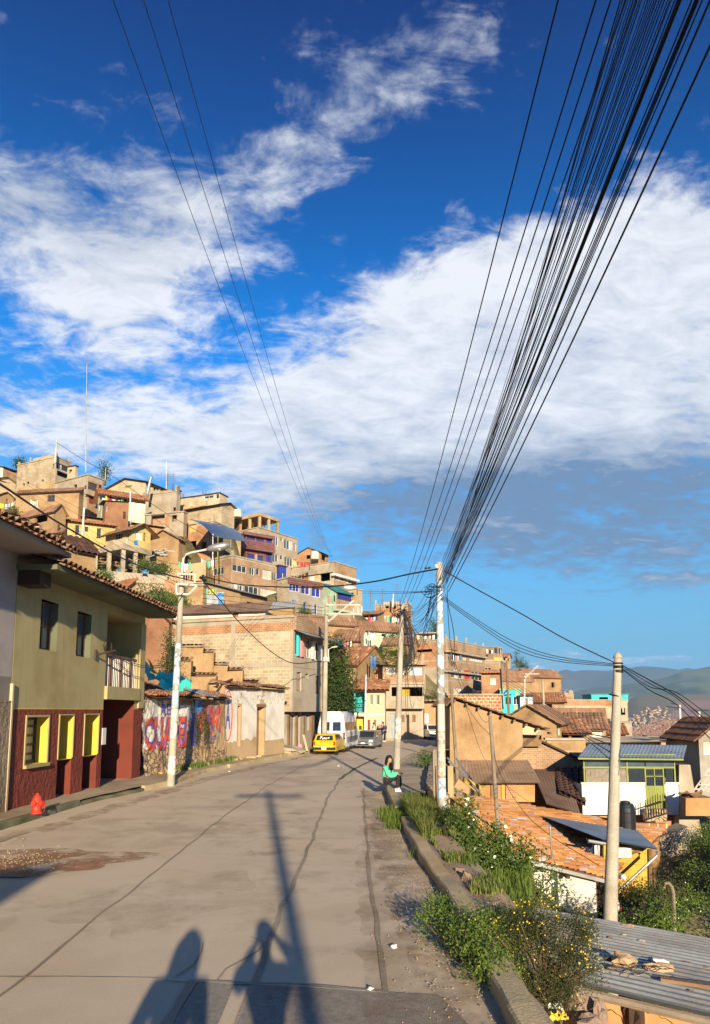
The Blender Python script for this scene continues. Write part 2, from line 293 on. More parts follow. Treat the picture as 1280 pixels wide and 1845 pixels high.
# ------------------------------------------------------------ mesh helpers
class MB:
    def __init__(s): s.v = []; s.f = []; s.uv = None; s.mi = []; s.cur = 0
    def add(s, vs, fs):
        o = len(s.v); s.v += [V(x) for x in vs]; s.f += [tuple(i+o for i in f) for f in fs]; s.mi += [s.cur]*len(fs)
    def quad(s, a, b, c, d): s.add((a, b, c, d), ((0, 1, 2, 3),))
    def hexa(s, p):  # p[0:4] bottom ring, p[4:8] top ring
        s.add(p, ((3, 2, 1, 0), (4, 5, 6, 7), (0, 1, 5, 4), (1, 2, 6, 5), (2, 3, 7, 6), (3, 0, 4, 7)))
    def box(s, c, sz, rz=0, taper=1., rx=0.):
        c = V(c); x, y, z = [q/2 for q in sz]; m = Matrix.Rotation(rz, 3, 'Z') @ Matrix.Rotation(rx, 3, 'X')
        s.hexa([c+m@V((sx*x*(taper if k else 1), sy*y*(taper if k else 1), z*(1 if k else -1))) for k in (0, 1) for sx, sy in ((-1, -1), (1, -1), (1, 1), (-1, 1))])
    def fb(s, F, u0, u1, v0, v1, d0, d1):
        O, t, n = F; Z = V((0, 0, 1))
        s.hexa([O+t*u+n*d+Z*v for v in (v0, v1) for u, d in ((u0, d0), (u1, d0), (u1, d1), (u0, d1))])
    def fq(s, F, u0, u1, v0, v1, d=0.):
        O, t, n = F; Z = V((0, 0, 1)); s.quad(*[O+t*u+n*d+Z*v for u, v in ((u0, v0), (u1, v0), (u1, v1), (u0, v1))])
    def tube(s, pts, r, seg=6, r2=None, caps=True):
        pts = [V(p) for p in pts]; n = len(pts); rings = []
        up = V((0, 0, 1))
        for i, p in enumerate(pts):
            d = (pts[min(i+1, n-1)]-pts[max(i-1, 0)])
            d = d.normalized() if d.length > 1e-9 else V((0, 0, 1))
            a = d.cross(up if abs(d.z) < .95 else V((1, 0, 0))).normalized(); b = d.cross(a)
            rr = r[i] if isinstance(r, (list, tuple)) else r+((r2 or r)-r)*i/max(1, n-1)
            rings.append([p+a*rr*cos(2*pi*k/seg)+b*rr*sin(2*pi*k/seg) for k in range(seg)])
        vs = [q for rg in rings for q in rg]
        fs = [(i*seg+k, i*seg+(k+1) % seg, (i+1)*seg+(k+1) % seg, (i+1)*seg+k) for i in range(n-1) for k in range(seg)]
        if caps: fs += [tuple(range(seg))[::-1], tuple((n-1)*seg+k for k in range(seg))]
        s.add(vs, fs)
    def lathe(s, c, prof, seg=16, ax=None):
        c = V(c); q = V((0, 0, 1)).rotation_difference(V(ax)) if ax is not None else None; vs = []
        for r, z in prof:
            for k in range(seg):
                p = V((r*cos(2*pi*k/seg), r*sin(2*pi*k/seg), z)); vs.append(c+(q@p if q else p))
        n = len(prof)
        fs = [(i*seg+k, i*seg+(k+1) % seg, (i+1)*seg+(k+1) % seg, (i+1)*seg+k) for i in range(n-1) for k in range(seg)]
        fs += [tuple(range(seg))[::-1], tuple((n-1)*seg+k for k in range(seg))]; s.add(vs, fs)
    def blob(s, c, sz, jit=.15, sub=2, seed=0, squash=None):
        bm = bmesh.new(); bmesh.ops.create_icosphere(bm, subdivisions=sub, radius=1)
        c = V(c); o = V((seed*3.7, seed*1.3, 0))
        vs = []
        for v in bm.verts:
            k = 1+jit*2*noise.noise(v.co*1.6+o)
            vs.append(c+V((v.co.x*sz[0]*k, v.co.y*sz[1]*k, v.co.z*sz[2]*k)))
        bm.verts.index_update(); s.add(vs, [tuple(v.index for v in f.verts) for f in bm.faces]); bm.free()
    def grid(s, fn, nu, nv, uvf=None):
        o = len(s.v); s.v += [V(fn(i/nu, j/nv)) for j in range(nv+1) for i in range(nu+1)]
        fs = [(o+j*(nu+1)+i, o+j*(nu+1)+i+1, o+(j+1)*(nu+1)+i+1, o+(j+1)*(nu+1)+i) for j in range(nv) for i in range(nu)]
        s.f += fs; s.mi += [s.cur]*len(fs)
    def build(s, name, m, parent=None, smooth=False, base=None, uvs=None, kind=None):
        me = bpy.data.meshes.new(name)
        ob = bpy.data.objects.new(name, me)
        if parent is not None: inv = INV[parent.name]; ob.parent = parent; INV[ob.name] = inv
        else:
            if base is None:
                xs = [v.x for v in s.v]; ys = [v.y for v in s.v]; base = V(((min(xs)+max(xs))/2, (min(ys)+max(ys))/2, min(v.z for v in s.v)))
            base = V(base); ob.location = base; inv = Matrix.Translation(-base); INV[ob.name] = inv
        me.from_pydata([tuple(inv@v) for v in s.v], [], s.f)
        ms = m if isinstance(m, (list, tuple)) else [m]
        for x in ms: me.materials.append(mt(x))
        if len(ms) > 1: me.polygons.foreach_set('material_index', s.mi)
        uvl = me.uv_layers.new(name='UVMap'); 
        if uvs is not None: 
            arr = [c for f in s.f for i in f for c in uvs[i]]
        else:
            arr = []
            for f in s.f:
                a, b, c = s.v[f[0]], s.v[f[1]], s.v[f[2]]; n = (b-a).cross(c-b)
                if n.length < 1e-12: n = V((0, 0, 1))
                n.normalize()
                if abs(n.z) > .95: t = V((1, 0, 0)); q = V((0, 1, 0))
                else: t = V((0, 0, 1)).cross(n).normalized(); q = n.cross(t)
                for i in f: arr += [s.v[i].dot(t), s.v[i].dot(q)]
        uvl.data.foreach_set('uv', arr)
        if smooth: me.polygons.foreach_set('use_smooth', [True]*len(me.polygons))
        me.update(); COL.objects.link(ob)
        if kind: ob['kind'] = kind
        return ob
INV = {}
def tag(o, label, cat, group=None):
    o['label'] = label; o['category'] = cat
    if group: o['group'] = group
    return o
def thing(name, label, cat, loc, group=None, rz=0.):
    o = bpy.data.objects.new(name, None); o.empty_display_size = .2; COL.objects.link(o); o.location = loc; o.rotation_euler = (0, 0, rz)
    INV[o.name] = (Matrix.Translation(V(loc)) @ Matrix.Rotation(rz, 4, 'Z')).inverted()
    return tag(o, label, cat, group)
def struct(o): o['kind'] = 'structure'; return o
def copy_tree(root, loc, rz, label=None):
    r = root.copy(); COL.objects.link(r); r.location = loc; r.rotation_euler = (0, 0, rz)
    if label: r['label'] = label
    for ch in root.children:
        c = ch.copy(); COL.objects.link(c); c.parent = r
        for g in ch.children:
            e = g.copy(); COL.objects.link(e); e.parent = c
    return r

def sheet(mb, A, B, C, D, pitch=.3, amp=.05, kind='tile', row=.5, jit=.0, uvs=None):
    """roof sheet: A-B low edge, D-C high edge. channels run from low to high. appends uv in tile units"""
    A, B, C, D = V(A), V(B), V(C), V(D)
    n = ((B-A).cross(D-A)).normalized(); n = n if n.z > 0 else -n
    wl = max((B-A).length, (C-D).length); hl = max((D-A).length, (C-B).length)
    nw = max(2, int(wl/pitch)); seg = 6 if kind == 'rib' else 4; nu = nw*seg
    if kind == 'tile':
        nr = max(1, int(hl/row)); vv = []
        for r in range(nr): vv += [(r/nr, .045, r), ((r+1)/nr, .0, r+.999)]
    else: nr = max(1, int(hl/1.8)); vv = [(r/nr, 0, r) for r in range(nr+1)]
    prof = {'tile': [0, .75, 1, .75], 'rib': [0, 0, 0, 0, 1, 1]}.get(kind, [0, .5, 1, .5])
    o = len(mb.v)
    for (v, lift, rr) in vv:
        for i in range(nu+1):
            u = i/nu; p = (A*(1-u)+B*u)*(1-v)+(D*(1-u)+C*u)*v
            h = amp*prof[i % seg]*(2 if kind == 'tile' else 1)+lift
            tl = floor(i/seg+.001)
            if jit: h += jit*noise.noise(V((tl*7.3, floor(rr+.01)*3.1, 0))); p = p+(D-A).normalized()*jit*1.5*noise.noise(V((tl*5.1, floor(rr+.01)*9.7, 4)))
            mb.v.append(p+n*h); uvs.append((i/seg+.001, rr))
    fs = [(o+j*(nu+1)+i, o+j*(nu+1)+i+1, o+(j+1)*(nu+1)+i+1, o+(j+1)*(nu+1)+i) for j in range(len(vv)-1) for i in range(nu)]
    mb.f += fs; mb.mi += [0]*len(fs)
    # underside
    o = len(mb.v)
    for j in range(7):
        for i in range(7): u, v = i/6, j/6; mb.v.append((A*(1-u)+B*u)*(1-v)+(D*(1-u)+C*u)*v-n*.03); uvs.append((0, 0))
    fs = [(o+j*7+i, o+j*7+i+7, o+j*7+i+8, o+j*7+i+1) for j in range(6) for i in range(6)]; mb.f += fs; mb.mi += [0]*36

def facade(mb, F, W_, v0, v1, ops, rev=.15):
    O, t, n = F
    us = sorted({0., W_} | {max(0, min(W_, x)) for o in ops for x in o[:2]}); vs = sorted({v0, v1} | {max(v0, min(v1, x)) for o in ops for x in o[2:4]})
    for i in range(len(us)-1):
        for j in range(len(vs)-1):
            cu = (us[i]+us[i+1])/2; cv = (vs[j]+vs[j+1])/2
            if us[i+1]-us[i] < 1e-5 or vs[j+1]-vs[j] < 1e-5: continue
            if any(o[0] < cu < o[1] and o[2] < cv < o[3] for o in ops): continue
            mb.fq(F, us[i], us[i+1], vs[j], vs[j+1])
    Z = V((0, 0, 1))
    for o in ops:
        a, b, c, d = o[:4]; r = o[4] if len(o) > 4 else rev
        q = lambda u, v, dd: O+t*u+Z*v-n*dd
        mb.quad(q(a, c, 0), q(a, d, 0), q(a, d, r), q(a, c, r)); mb.quad(q(b, c, 0), q(b, c, r), q(b, d, r), q(b, d, 0))
        mb.quad(q(a, d, 0), q(b, d, 0), q(b, d, r), q(a, d, r)); mb.quad(q(a, c, 0), q(a, c, r), q(b, c, r), q(b, c, 0))

def px_rect(F, x0, y0, x1, y1):
    O, t, n = F; xm = (x0+x1)/2; ym = (y0+y1)/2
    ua = (hit(x0, ym, O, n)-O).dot(t); ub = (hit(x1, ym, O, n)-O).dot(t)
    va = (hit(xm, y1, O, n)-O).z; vb = (hit(xm, y0, O, n)-O).z
    return min(ua, ub), max(ua, ub), va, vb

def window(root, F, r, kind, rev=.15, name='window'):
    u0, u1, v0, v1 = r[:4]; k, _, opt = kind.partition(':')
    w = u1-u0; h = v1-v0
    if k == 'v': return
    if k.startswith('s') or k == 'd':
        mb = MB(); mb.fb(F, u0, u1, v0, v1, -rev-.05, -rev+.04)
        n_ = max(1, round(w/.45))
        for i in range(n_): mb.fb(F, u0+w*(i+.1)/n_, u0+w*(i+.9)/n_, v0+h*.06, v1-h*.06, -rev+.041, -rev+.06)
        mb.build('door' if k == 'd' else 'shutter', opt or 'wood', root); return
    fm = {'w': 'frame_white', 'd': 'frame_dark', 'b': 'frame_brown', 'g': 'green_metal'}.get(k[1:2], 'frame_white')
    nx = int(k[2:3] or 2); ny = int(k[3:4] or 1); fw = min(.06, w*.06)+.015
    mb = MB(); d0, d1 = -rev, -rev+.05
    mb.fb(F, u0, u0+fw, v0, v1, d0, d1); mb.fb(F, u1-fw, u1, v0, v1, d0, d1); mb.fb(F, u0+fw, u1-fw, v0, v0+fw, d0, d1); mb.fb(F, u0+fw, u1-fw, v1-fw, v1, d0, d1)
    for i in range(1, nx): u = u0+w*i/nx; mb.fb(F, u-fw*.4, u+fw*.4, v0+fw, v1-fw, d0, d1-.01)
    for j in range(1, ny): v = v0+h*j/ny; mb.fb(F, u0+fw, u1-fw, v-fw*.4, v+fw*.4, d0, d1-.014)
    wn = mb.build(name, fm, root)
    mb = MB(); mb.fq(F, u0, u1, v0, v1, -rev+.01); mb.build('pane', opt or 'glass', wn)
    if w > 1.1 and rnd.random() < .55 and (opt or 'glass').startswith('glass'):
        mb = MB(); cw = w*rnd.uniform(.2, .45); a = u0+fw+rnd.random()*(w-cw-2*fw); mb.fq(F, a, a+cw, v0+fw, v1-fw, -rev+.014); mb.build('curtain', 'curtain', wn)

arn = random.Random(99)
HS = []   # terrain control points
def house(name, label, xl, xc, xr, yt, yb, Y, yaw, m, mS=None, roof=None, wins=(), frame=None, rebar=0, fd=3., depth=None, cat='house', group=None, ctrl=True, slab=None, band=None):
    a = R(yaw); top = P(xc, yt, Y); bot = P(xc, yb, Y); hh = top.z-bot.z; zm = (top.z+bot.z)/2
    D = Y*cos(PT)+(zm-H)*sin(PT); ul = (xl-640)/FL; ur = (xr-640)/FL; X = (xc-640)/FL*D
    W1 = (X-ul*D)/(cos(a)+ul*sin(a)*cos(PT))
    den = sin(a)-ur*cos(a)*cos(PT); W2 = (ur*D-X)/den if abs(den) > .05 and xr > xc+3 else (depth or 5.)
    if not (.3 < W1 < 60): W1 = 5
    if not (.3 < W2 < 40): W2 = depth or 6
    if depth: W2 = depth
    O = V((X, Y, bot.z)); t1 = V((-cos(a), sin(a), 0)); n1 = V((-sin(a), -cos(a), 0)); t2 = V((sin(a), cos(a), 0)); n2 = V((cos(a), -sin(a), 0))
    root = thing(name, label, cat, O, group); FF = (O, t1, n1); FS = (O, t2, n2)
    opsF, opsS, post = [], [], []; auto = []
    if Y > 60 and cat == 'house' and fd > 1:
        for f, Wm in (('F', W1), ('S', W2)):
            if any(w_[0] == f and w_[1][0] != 'p' for w_ in wins) or Wm < 2.2 or hh < 1.9: continue
            nk = max(1, int(Wm/2.7)); 
            for s_ in range(max(1, int(hh/2.7))):
                for k_ in range(nk):
                    if arn.random() < (.6 if 'adobe' not in m else .35): u_ = (k_+arn.uniform(.4, .6))*Wm/nk; v_ = hh-1.75-s_*2.7; w2_ = arn.uniform(.3, .55); auto.append((f, arn.choice(['gd21', 'gw21', 'v', 'gb21', 's:wood_dark']), (u_-w2_, u_+w2_, v_, v_+arn.uniform(.8, 1.15))))
    for wn in list(wins)+auto:
        f, kind = wn[0], wn[1]; fr = FF if f == 'F' else FS; r = px_rect(fr, *wn[2:6]) if len(wn) > 3 else wn[2]; Wm = W1 if f == 'F' else W2
        r = (max(.04, r[0]), min(Wm-.04, r[1]), max(-fd+.1, r[2]), min(hh-.05, r[3]))
        if r[1]-r[0] < .08 or r[3]-r[2] < .08: continue
        if kind[0] == 'p': post.append((f, kind, r)); continue
        lst = opsF if f == 'F' else opsS
        if any(r[0] < o[1] and r[1] > o[0] and r[2] < o[3] and r[3] > o[2] for o in lst): continue
        lst.append((*r, .15 if kind[0] != 'v' else .25)); post.append((f, kind, r))
    mb = MB(); facade(mb, FF, W1, -fd, hh, opsF)
    mS_ = mS or m; mats = [m, mS_]
    mb.cur = 1; facade(mb, FS, W2, -fd, hh, opsS)
    mb.fq((O+t2*W2, t1, -n1), 0, W1, -fd, hh); mb.fq((O+t1*W1, t2, -n2), 0, W2, -fd, hh)
    c00 = O+V((0, 0, hh)); c10 = c00+t1*W1; c11 = c10+t2*W2; c01 = c00+t2*W2; rf = roof or ('flat',)
    if rf[0] in ('flat', 'none'): mb.quad(c00, c10, c11, c01)
    rise = rf[1] if len(rf) > 1 else 0; ov = rf[3] if len(rf) > 3 else .35; rk = rf[2] if len(rf) > 2 else 'roof_tile'
    Zr = V((0, 0, rise)); gap = V((0, 0, .05))
    if rf[0] == 'gS':     # ridge parallel to face F; gable triangle on S
        m0 = (c00+c01)/2+Zr; m1 = (c10+c11)/2+Zr
        mb.add((c00, c01, m0), ((0, 1, 2),)); mb.add((c10, c11, m1), ((0, 1, 2),))
    elif rf[0] == 'gF':   # ridge parallel to S; gable on F
        m0 = (c00+c10)/2+Zr; m1 = (c01+c11)/2+Zr
        mb.cur = 0; mb.add((c00, c10, m0), ((0, 1, 2),)); mb.add((c01, c11, m1), ((0, 1, 2),))
    elif rf[0] == 'sh':   # shed falling toward F
        mb.add((c00, c01, c01+Zr), ((0, 1, 2),)); mb.add((c10, c11, c11+Zr), ((0, 1, 2),)); mb.quad(c01, c11, c11+Zr, c01+Zr)
    elif rf[0] == 'shS':  # shed falling toward S side; high at left
        mb.cur = 0; mb.add((c00, c10, c10+Zr), ((0, 1, 2),)); mb.add((c01, c11, c11+Zr), ((0, 1, 2),)); mb.quad(c10, c11, c11+Zr, c10+Zr)
    wo = mb.build('wall', mats, root)
    if rf[0] not in ('flat', 'none'):
        rb = MB(); uv = []; tl = rk.startswith('roof_tile') or rk == 'tile_red'; kw = dict(kind='tile' if tl else 'tin', pitch=.32 if tl else .24, amp=.045 if tl else .02, row=.55, jit=.03 if tl else 0, uvs=uv)
        def ext(a_, b_, c_, d_, s=1.): # overhang at eave
            dn = ((a_-d_).normalized()+V((0, 0, 0)))*ov; dn2 = ((b_-c_).normalized())*ov; sd_ = (b_-a_).normalized()*ov*.7
            sheet(rb, a_+dn-sd_+gap, b_+dn2+sd_+gap, c_+sd_+gap, d_-sd_+gap, **kw)
        if rf[0] == 'gS': ext(c00, c10, m1, m0); ext(c11, c01, m0, m1)
        elif rf[0] == 'gF': ext(c01, c00, m0, m1); ext(c10, c11, m1, m0)
        elif rf[0] == 'sh': ext(c00, c10, c11+Zr, c01+Zr)
        elif rf[0] == 'shS': ext(c01, c00, c10+Zr, c11+Zr)
        rb.build('roof', rk, root, uvs=uv)
        # rafter / fascia board under the eave
    else:
        if slab is None: slab = 'concrete'
        if slab:
            sb = MB(); o_ = .12; 
            q = [c00+n1*o_+n2*o_, c10+n1*o_-n2*o_, c11-n1*o_-n2*o_, c01-n1*o_+n2*o_]; sb.hexa([x+V((0, 0, .01)) for x in q]+[x+V((0, 0, .16)) for x in q]); sb.build('roof', slab, root)
    if frame:
        fbm = MB(); ns = max(1, round(hh/2.75)); cw = .28
        for s_ in range(0, ns+1):
            z = hh*s_/ns; z = min(z, hh-.12)
            if s_ == 0: continue
            for Fr, Wm, ops in ((FF, W1, opsF), (FS, W2, opsS)):
                segs = [(0, Wm)]
                for o in ops:
                    if o[2] < z+.1 and o[3] > z-.14:
                        ns_ = []
                        for (x, y) in segs:
                            if o[0] > x and o[0] < y: ns_.append((x, o[0]-.02))
                            if o[1] < y and o[1] > x: ns_.append((o[1]+.02, y))
                            if o[1] <= x or o[0] >= y: ns_.append((x, y))
                        segs = ns_
                for x, y in segs:
                    if y-x > .1: fbm.fb(Fr, x+(.003 if Fr is FF else .006), y, z-.14, z+.1, -.03, .03)
        for Fr, Wm, ops in ((FF, W1, opsF), (FS, W2, opsS)):
            nc = max(1, round(Wm/3.8))
            for i in range(nc+1):
                u = Wm*i/nc; a_, b_ = max(0.002, u-cw/2), min(Wm-.002, u+cw/2)
                if any(o[0] < b_ and o[1] > a_ for o in ops): continue
                fbm.fb(Fr, a_, b_, -fd, hh+.02, -.02, .036)
        if fbm.v: fbm.build('concrete_frame', frame if isinstance(frame, str) else 'concrete', root)
    if rebar:
        rbm = MB()
        for i in range(rebar):
            b_ = c00+t1*W1*rnd.random()+t2*W2*rnd.random()*.6
            for q in ((0, 0), (.18, 0), (0, .18)):
                rbm.tube([b_+V((q[0], q[1], .1)), b_+V((q[0]+rnd.uniform(-.05, .05), q[1], rnd.uniform(.7, 1.3)))], .018, 3)
        rbm.build('rebar', 'wood_dark', root)
    if band:
        for (bf, b0, b1, bm_, pr) in band:
            F_ = FF if bf == 'F' else FS; b = MB(); b.fb(F_, -pr if bf == 'S' else 0.01, (W1 if bf == 'F' else W2), hh*b0, hh*b1, .002, pr); b.build('cornice' if pr < .15 else 'balcony', bm_, root)
    for f, kind, r in post:
        F_ = FF if f == 'F' else FS
        if kind[0] == 'p':
            b = MB(); b.fb(F_, *r, .003, .02+.01*rnd.random()); b.build('wall_patch', kind.partition(':')[2] or 'concrete', root)
        else: window(root, F_, r, kind)
    if ctrl: HS.append((O.x, O.y, O.z-.4)); HS.append(tuple(O+t1*W1*.9+t2*W2*.5-V((0, 0, .3)))); 
    HOUSES[root.name] = dict(FF=FF, FS=FS, W1=W1, W2=W2, h=hh, root=root)
    return root
HOUSES = {}

def wear(src, name, lo=.45, hi=.55, sc=5.):
    m = mt(src).copy(); m.name = name; nt = m.node_tree; N = nt.nodes; L = nt.links; o = N['Material Output']; s_ = o.inputs[0].links[0].from_socket
    g = N.new('ShaderNodeNewGeometry'); n = N.new('ShaderNodeTexNoise'); n.inputs['Scale'].default_value = sc; n.inputs['Detail'].default_value = 7; n.inputs['Roughness'].default_value = .7; L.new(g.outputs['Position'], n.inputs['Vector'])
    r = N.new('ShaderNodeMapRange'); L.new(n.outputs[0], r.inputs[0]); r.inputs[1].default_value = lo; r.inputs[2].default_value = hi
    t = N.new('ShaderNodeBsdfTransparent'); x = N.new('ShaderNodeMixShader'); L.new(r.outputs[0], x.inputs[0]); L.new(t.outputs[0], x.inputs[1]); L.new(s_, x.inputs[2]); L.new(x.outputs[0], o.inputs[0])
    MATS[name] = m; return m
wear('paint_red', 'paint_red_worn', .32, .40, 8); wear('paint_blue', 'paint_blue_worn', .36, .45, 9); wear('white_plaster', 'whitewash_worn', .40, .5, 3.2)
wear('paint_skyblue', 'paint_skyblue_worn', .44, .5, 4); wear('white_plaster', 'white_paint_worn', .42, .47, 5); wear('red_dirt', 'red_dirt_worn', .40, .62, 1.6); wear('asphalt_patch', 'rough_patch', .2, .3, 3)
wear('soil', 'soil_worn', .38, .95, 2.2); wear('soil', 'soil_thin', .42, 1.1, 1.1)

# ------------------------------------------------------------ road, kerbs, pavement
def resample(pts, n):
    pts = [V(p) for p in pts]; d = [0]
    for a, b in zip(pts, pts[1:]): d.append(d[-1]+(b-a).length)
    out = []
    for i in range(n):
        t = d[-1]*i/(n-1); k = max(j for j in range(len(d)) if d[j] <= t+1e-9); k = min(k, len(pts)-2)
        out.append(pts[k].lerp(pts[k+1], (t-d[k])/max(1e-9, d[k+1]-d[k])))
    return out
LK = [V((-7.4, -20, 0)), V((-7.3, 5, 0))]+[G(*p) for p in ((0, 1497), (170, 1445), (308, 1415), (372, 1392), (440, 1378), (500, 1366), (562, 1355), (640, 1341), (690, 1335), (745, 1331))]+[V((12, 60, 0)), V((34, 66, 0))]
RK = [V((1.3, -20, 0)), V((1.22, 0, 0))]+[G(*p) for p in ((912, 1845), (876, 1765), (833, 1680), (793, 1608), (754, 1550), (723, 1490), (703, 1450), (693, 1422), (697, 1402), (712, 1384), (735, 1366), (773, 1348))]+[V((9, 47, 0)), V((34, 56, 0))]
def xat(poly, y):
    for a, b in zip(poly, poly[1:]):
        if a.y <= y <= b.y: return a.x+(b.x-a.x)*(y-a.y)/(b.y-a.y)
    return poly[0].x if y < poly[0].y else poly[-1].x
mb = MB(); ys = [-20+i*1.2 for i in range(84)]
NX = 14
for y in ys:
    a, b = xat(LK, y)-.02, xat(RK, y)+.06
    for i in range(NX+1): x = a+(b-a)*i/NX; mb.v.append(V((x, y, .012*noise.noise(V((x*.5, y*.4, 0))))))
for j in range(len(ys)-1):
    for i in range(NX): mb.f.append((j*(NX+1)+i, j*(NX+1)+i+1, (j+1)*(NX+1)+i+1, (j+1)*(NX+1)+i)); mb.mi.append(0)
struct(mb.build('road', 'road', smooth=True, base=(0, 0, 0)))
def rz_(x, y): return .012*noise.noise(V((x*.5, y*.4, 0)))

def strip(name, pts, w, m, z=.010, wob=.0, n=None, jw=.3):
    L_ = sum((V(b)-V(a)).length for a, b in zip(pts, pts[1:])); q = resample(pts, n or max(4, int(L_/.22))); mb = MB()
    for i, p in enumerate(q):
        d = (q[min(i+1, len(q)-1)]-q[max(i-1, 0)]).normalized(); s_ = V((-d.y, d.x, 0)); off = wob*noise.noise(p*1.1+V((9, 0, 0)))
        ww = w*(1+jw*2*noise.noise(p*2.3)); zz = p.z+z
        mb.v += [p+s_*(off-ww/2)+V((0, 0, zz-p.z+rz_(p.x, p.y))), p+s_*(off+ww/2)+V((0, 0, zz-p.z+rz_(p.x, p.y)))]
    for i in range(len(q)-1): mb.f.append((2*i, 2*i+1, 2*i+3, 2*i+2)); mb.mi.append(0)
    return struct(mb.build(name, m))
strip('road_joint', [G(-300, 2035), G(50, 1755), G(230, 1611), G(400, 1475), G(480, 1417), G(560, 1372)], .03, 'joint', wob=.05)
strip('road_joint', [G(400, 1935), G(432, 1845), G(508, 1640), G(560, 1520), G(590, 1440), G(612, 1405)], .06, 'joint', wob=.06)
strip('road_joint', [G(612, 1405), G(640, 1385), G(680, 1366)], .13, 'joint_moss', wob=.06)
strip('road_joint', [G(697, 1900), G(694, 1840), G(692, 1780), G(683, 1700), G(668, 1590), G(662, 1520), G(657, 1450), G(655, 1420)], .05, 'joint', wob=.04)
for (a, b, c) in (((-60, 1762), (270, 1764), (700, 1790)), ((60, 1626), (215, 1621), (680, 1632)), ((345, 1546), (420, 1549), (668, 1562)), ((440, 1481), (560, 1478), (720, 1478)), ((350, 1506), (400, 1510), (665, 1512)), ((500, 1440), (580, 1441), (690, 1440))):
    strip('road_joint', [G(*a), G(*b), G(*c)], .022, 'joint_pale', z=.012, wob=.02)
strip('road_crack', [G(310, 1760), G(350, 1728), G(368, 1700)], .015, 'joint', z=.014, wob=.12)
strip('road_crack', [G(380, 1768), G(395, 1745), G(440, 1725), G(474, 1710), G(480, 1692), G(452, 1690)], .022, 'joint', z=.014, wob=.12)
strip('road_crack', [G(350, 1767), G(300, 1850), G(270, 1920)], .07, 'joint', z=.013)
strip('road_crack', [G(352, 1768), G(415, 1770), G(470, 1775), G(560, 1779), G(700, 1788)], .04, 'joint', z=.013, wob=.05)
def patch(name, pts, m, z): mb = MB(); q = [G(*p) for p in pts]; q = [p+V((0, 0, z+rz_(p.x, p.y))) for p in q]; mb.add(q, (tuple(range(len(q))),)); return struct(mb.build(name, m))
patch('road_patch', [(358, 1770), (425, 1772), (380, 1880), (280, 1900)], 'rough_patch', .011)
patch('road_patch', [(462, 1776), (560, 1781), (700, 1790), (790, 1795), (900, 1900), (400, 1900)], 'rough_patch', .011)
def dirt(name, cx, cy, rx, ry, m, z, seed):
    mb = MB(); c = G(cx, cy); n = 40; vs = [c+V((0, 0, z))]
    for i in range(n):
        a = 2*pi*i/n; k = 1+.5*noise.noise(V((cos(a)*1.7, sin(a)*1.7, seed))); vs.append(c+V((cos(a)*rx*k, sin(a)*ry*k, z)))
    mb.add(vs, [(0, 1+i, 1+(i+1) % n) for i in range(n)]); return struct(mb.build(name, m))
wear('asphalt_patch', 'stain_thin', .5, 1.5, 1.3); wear('soil', 'dust_thin', .45, 1.4, .8)
for k, (x, y, rx, ry, m_) in enumerate(((250, 1500, 2.5, 1.6, 'dust_thin'), (560, 1560, 1.4, 2.4, 'stain_thin'), (420, 1450, 2.6, 3, 'stain_thin'), (150, 1640, 1.6, 1.2, 'stain_thin'), (600, 1690, .8, 1.1, 'stain_thin'), (330, 1620, 1.2, 1.5, 'dust_thin'), (560, 1400, 2, 4, 'dust_thin'), (480, 1500, 1.5, 2, 'stain_thin'))): dirt('road_stain', x, y, rx, ry, m_, .008+.0003*k, k*3+2)
dirt('dirt_patch', 20, 1548, 2.3, .75, 'red_dirt_worn', .016, 3)
dirt('dirt_patch', 10, 1566, 1.2, .6, 'red_dirt_worn', .020, 8)
strip('dirt_verge', [G(930, 1900), G(800, 1700), G(730, 1560), G(705, 1490), G(672, 1425)], .9, 'soil_worn', z=.015, jw=.3)
strip('dirt_verge', [G(740, 1850), G(712, 1700), G(690, 1580), G(676, 1480)], .7, 'soil_thin', z=.013, jw=.3)
strip('dirt_verge', [G(60, 1500), G(190, 1460), G(310, 1424), G(380, 1402), G(480, 1378), G(556, 1362)], .5, 'soil_worn', z=.015, jw=.4)

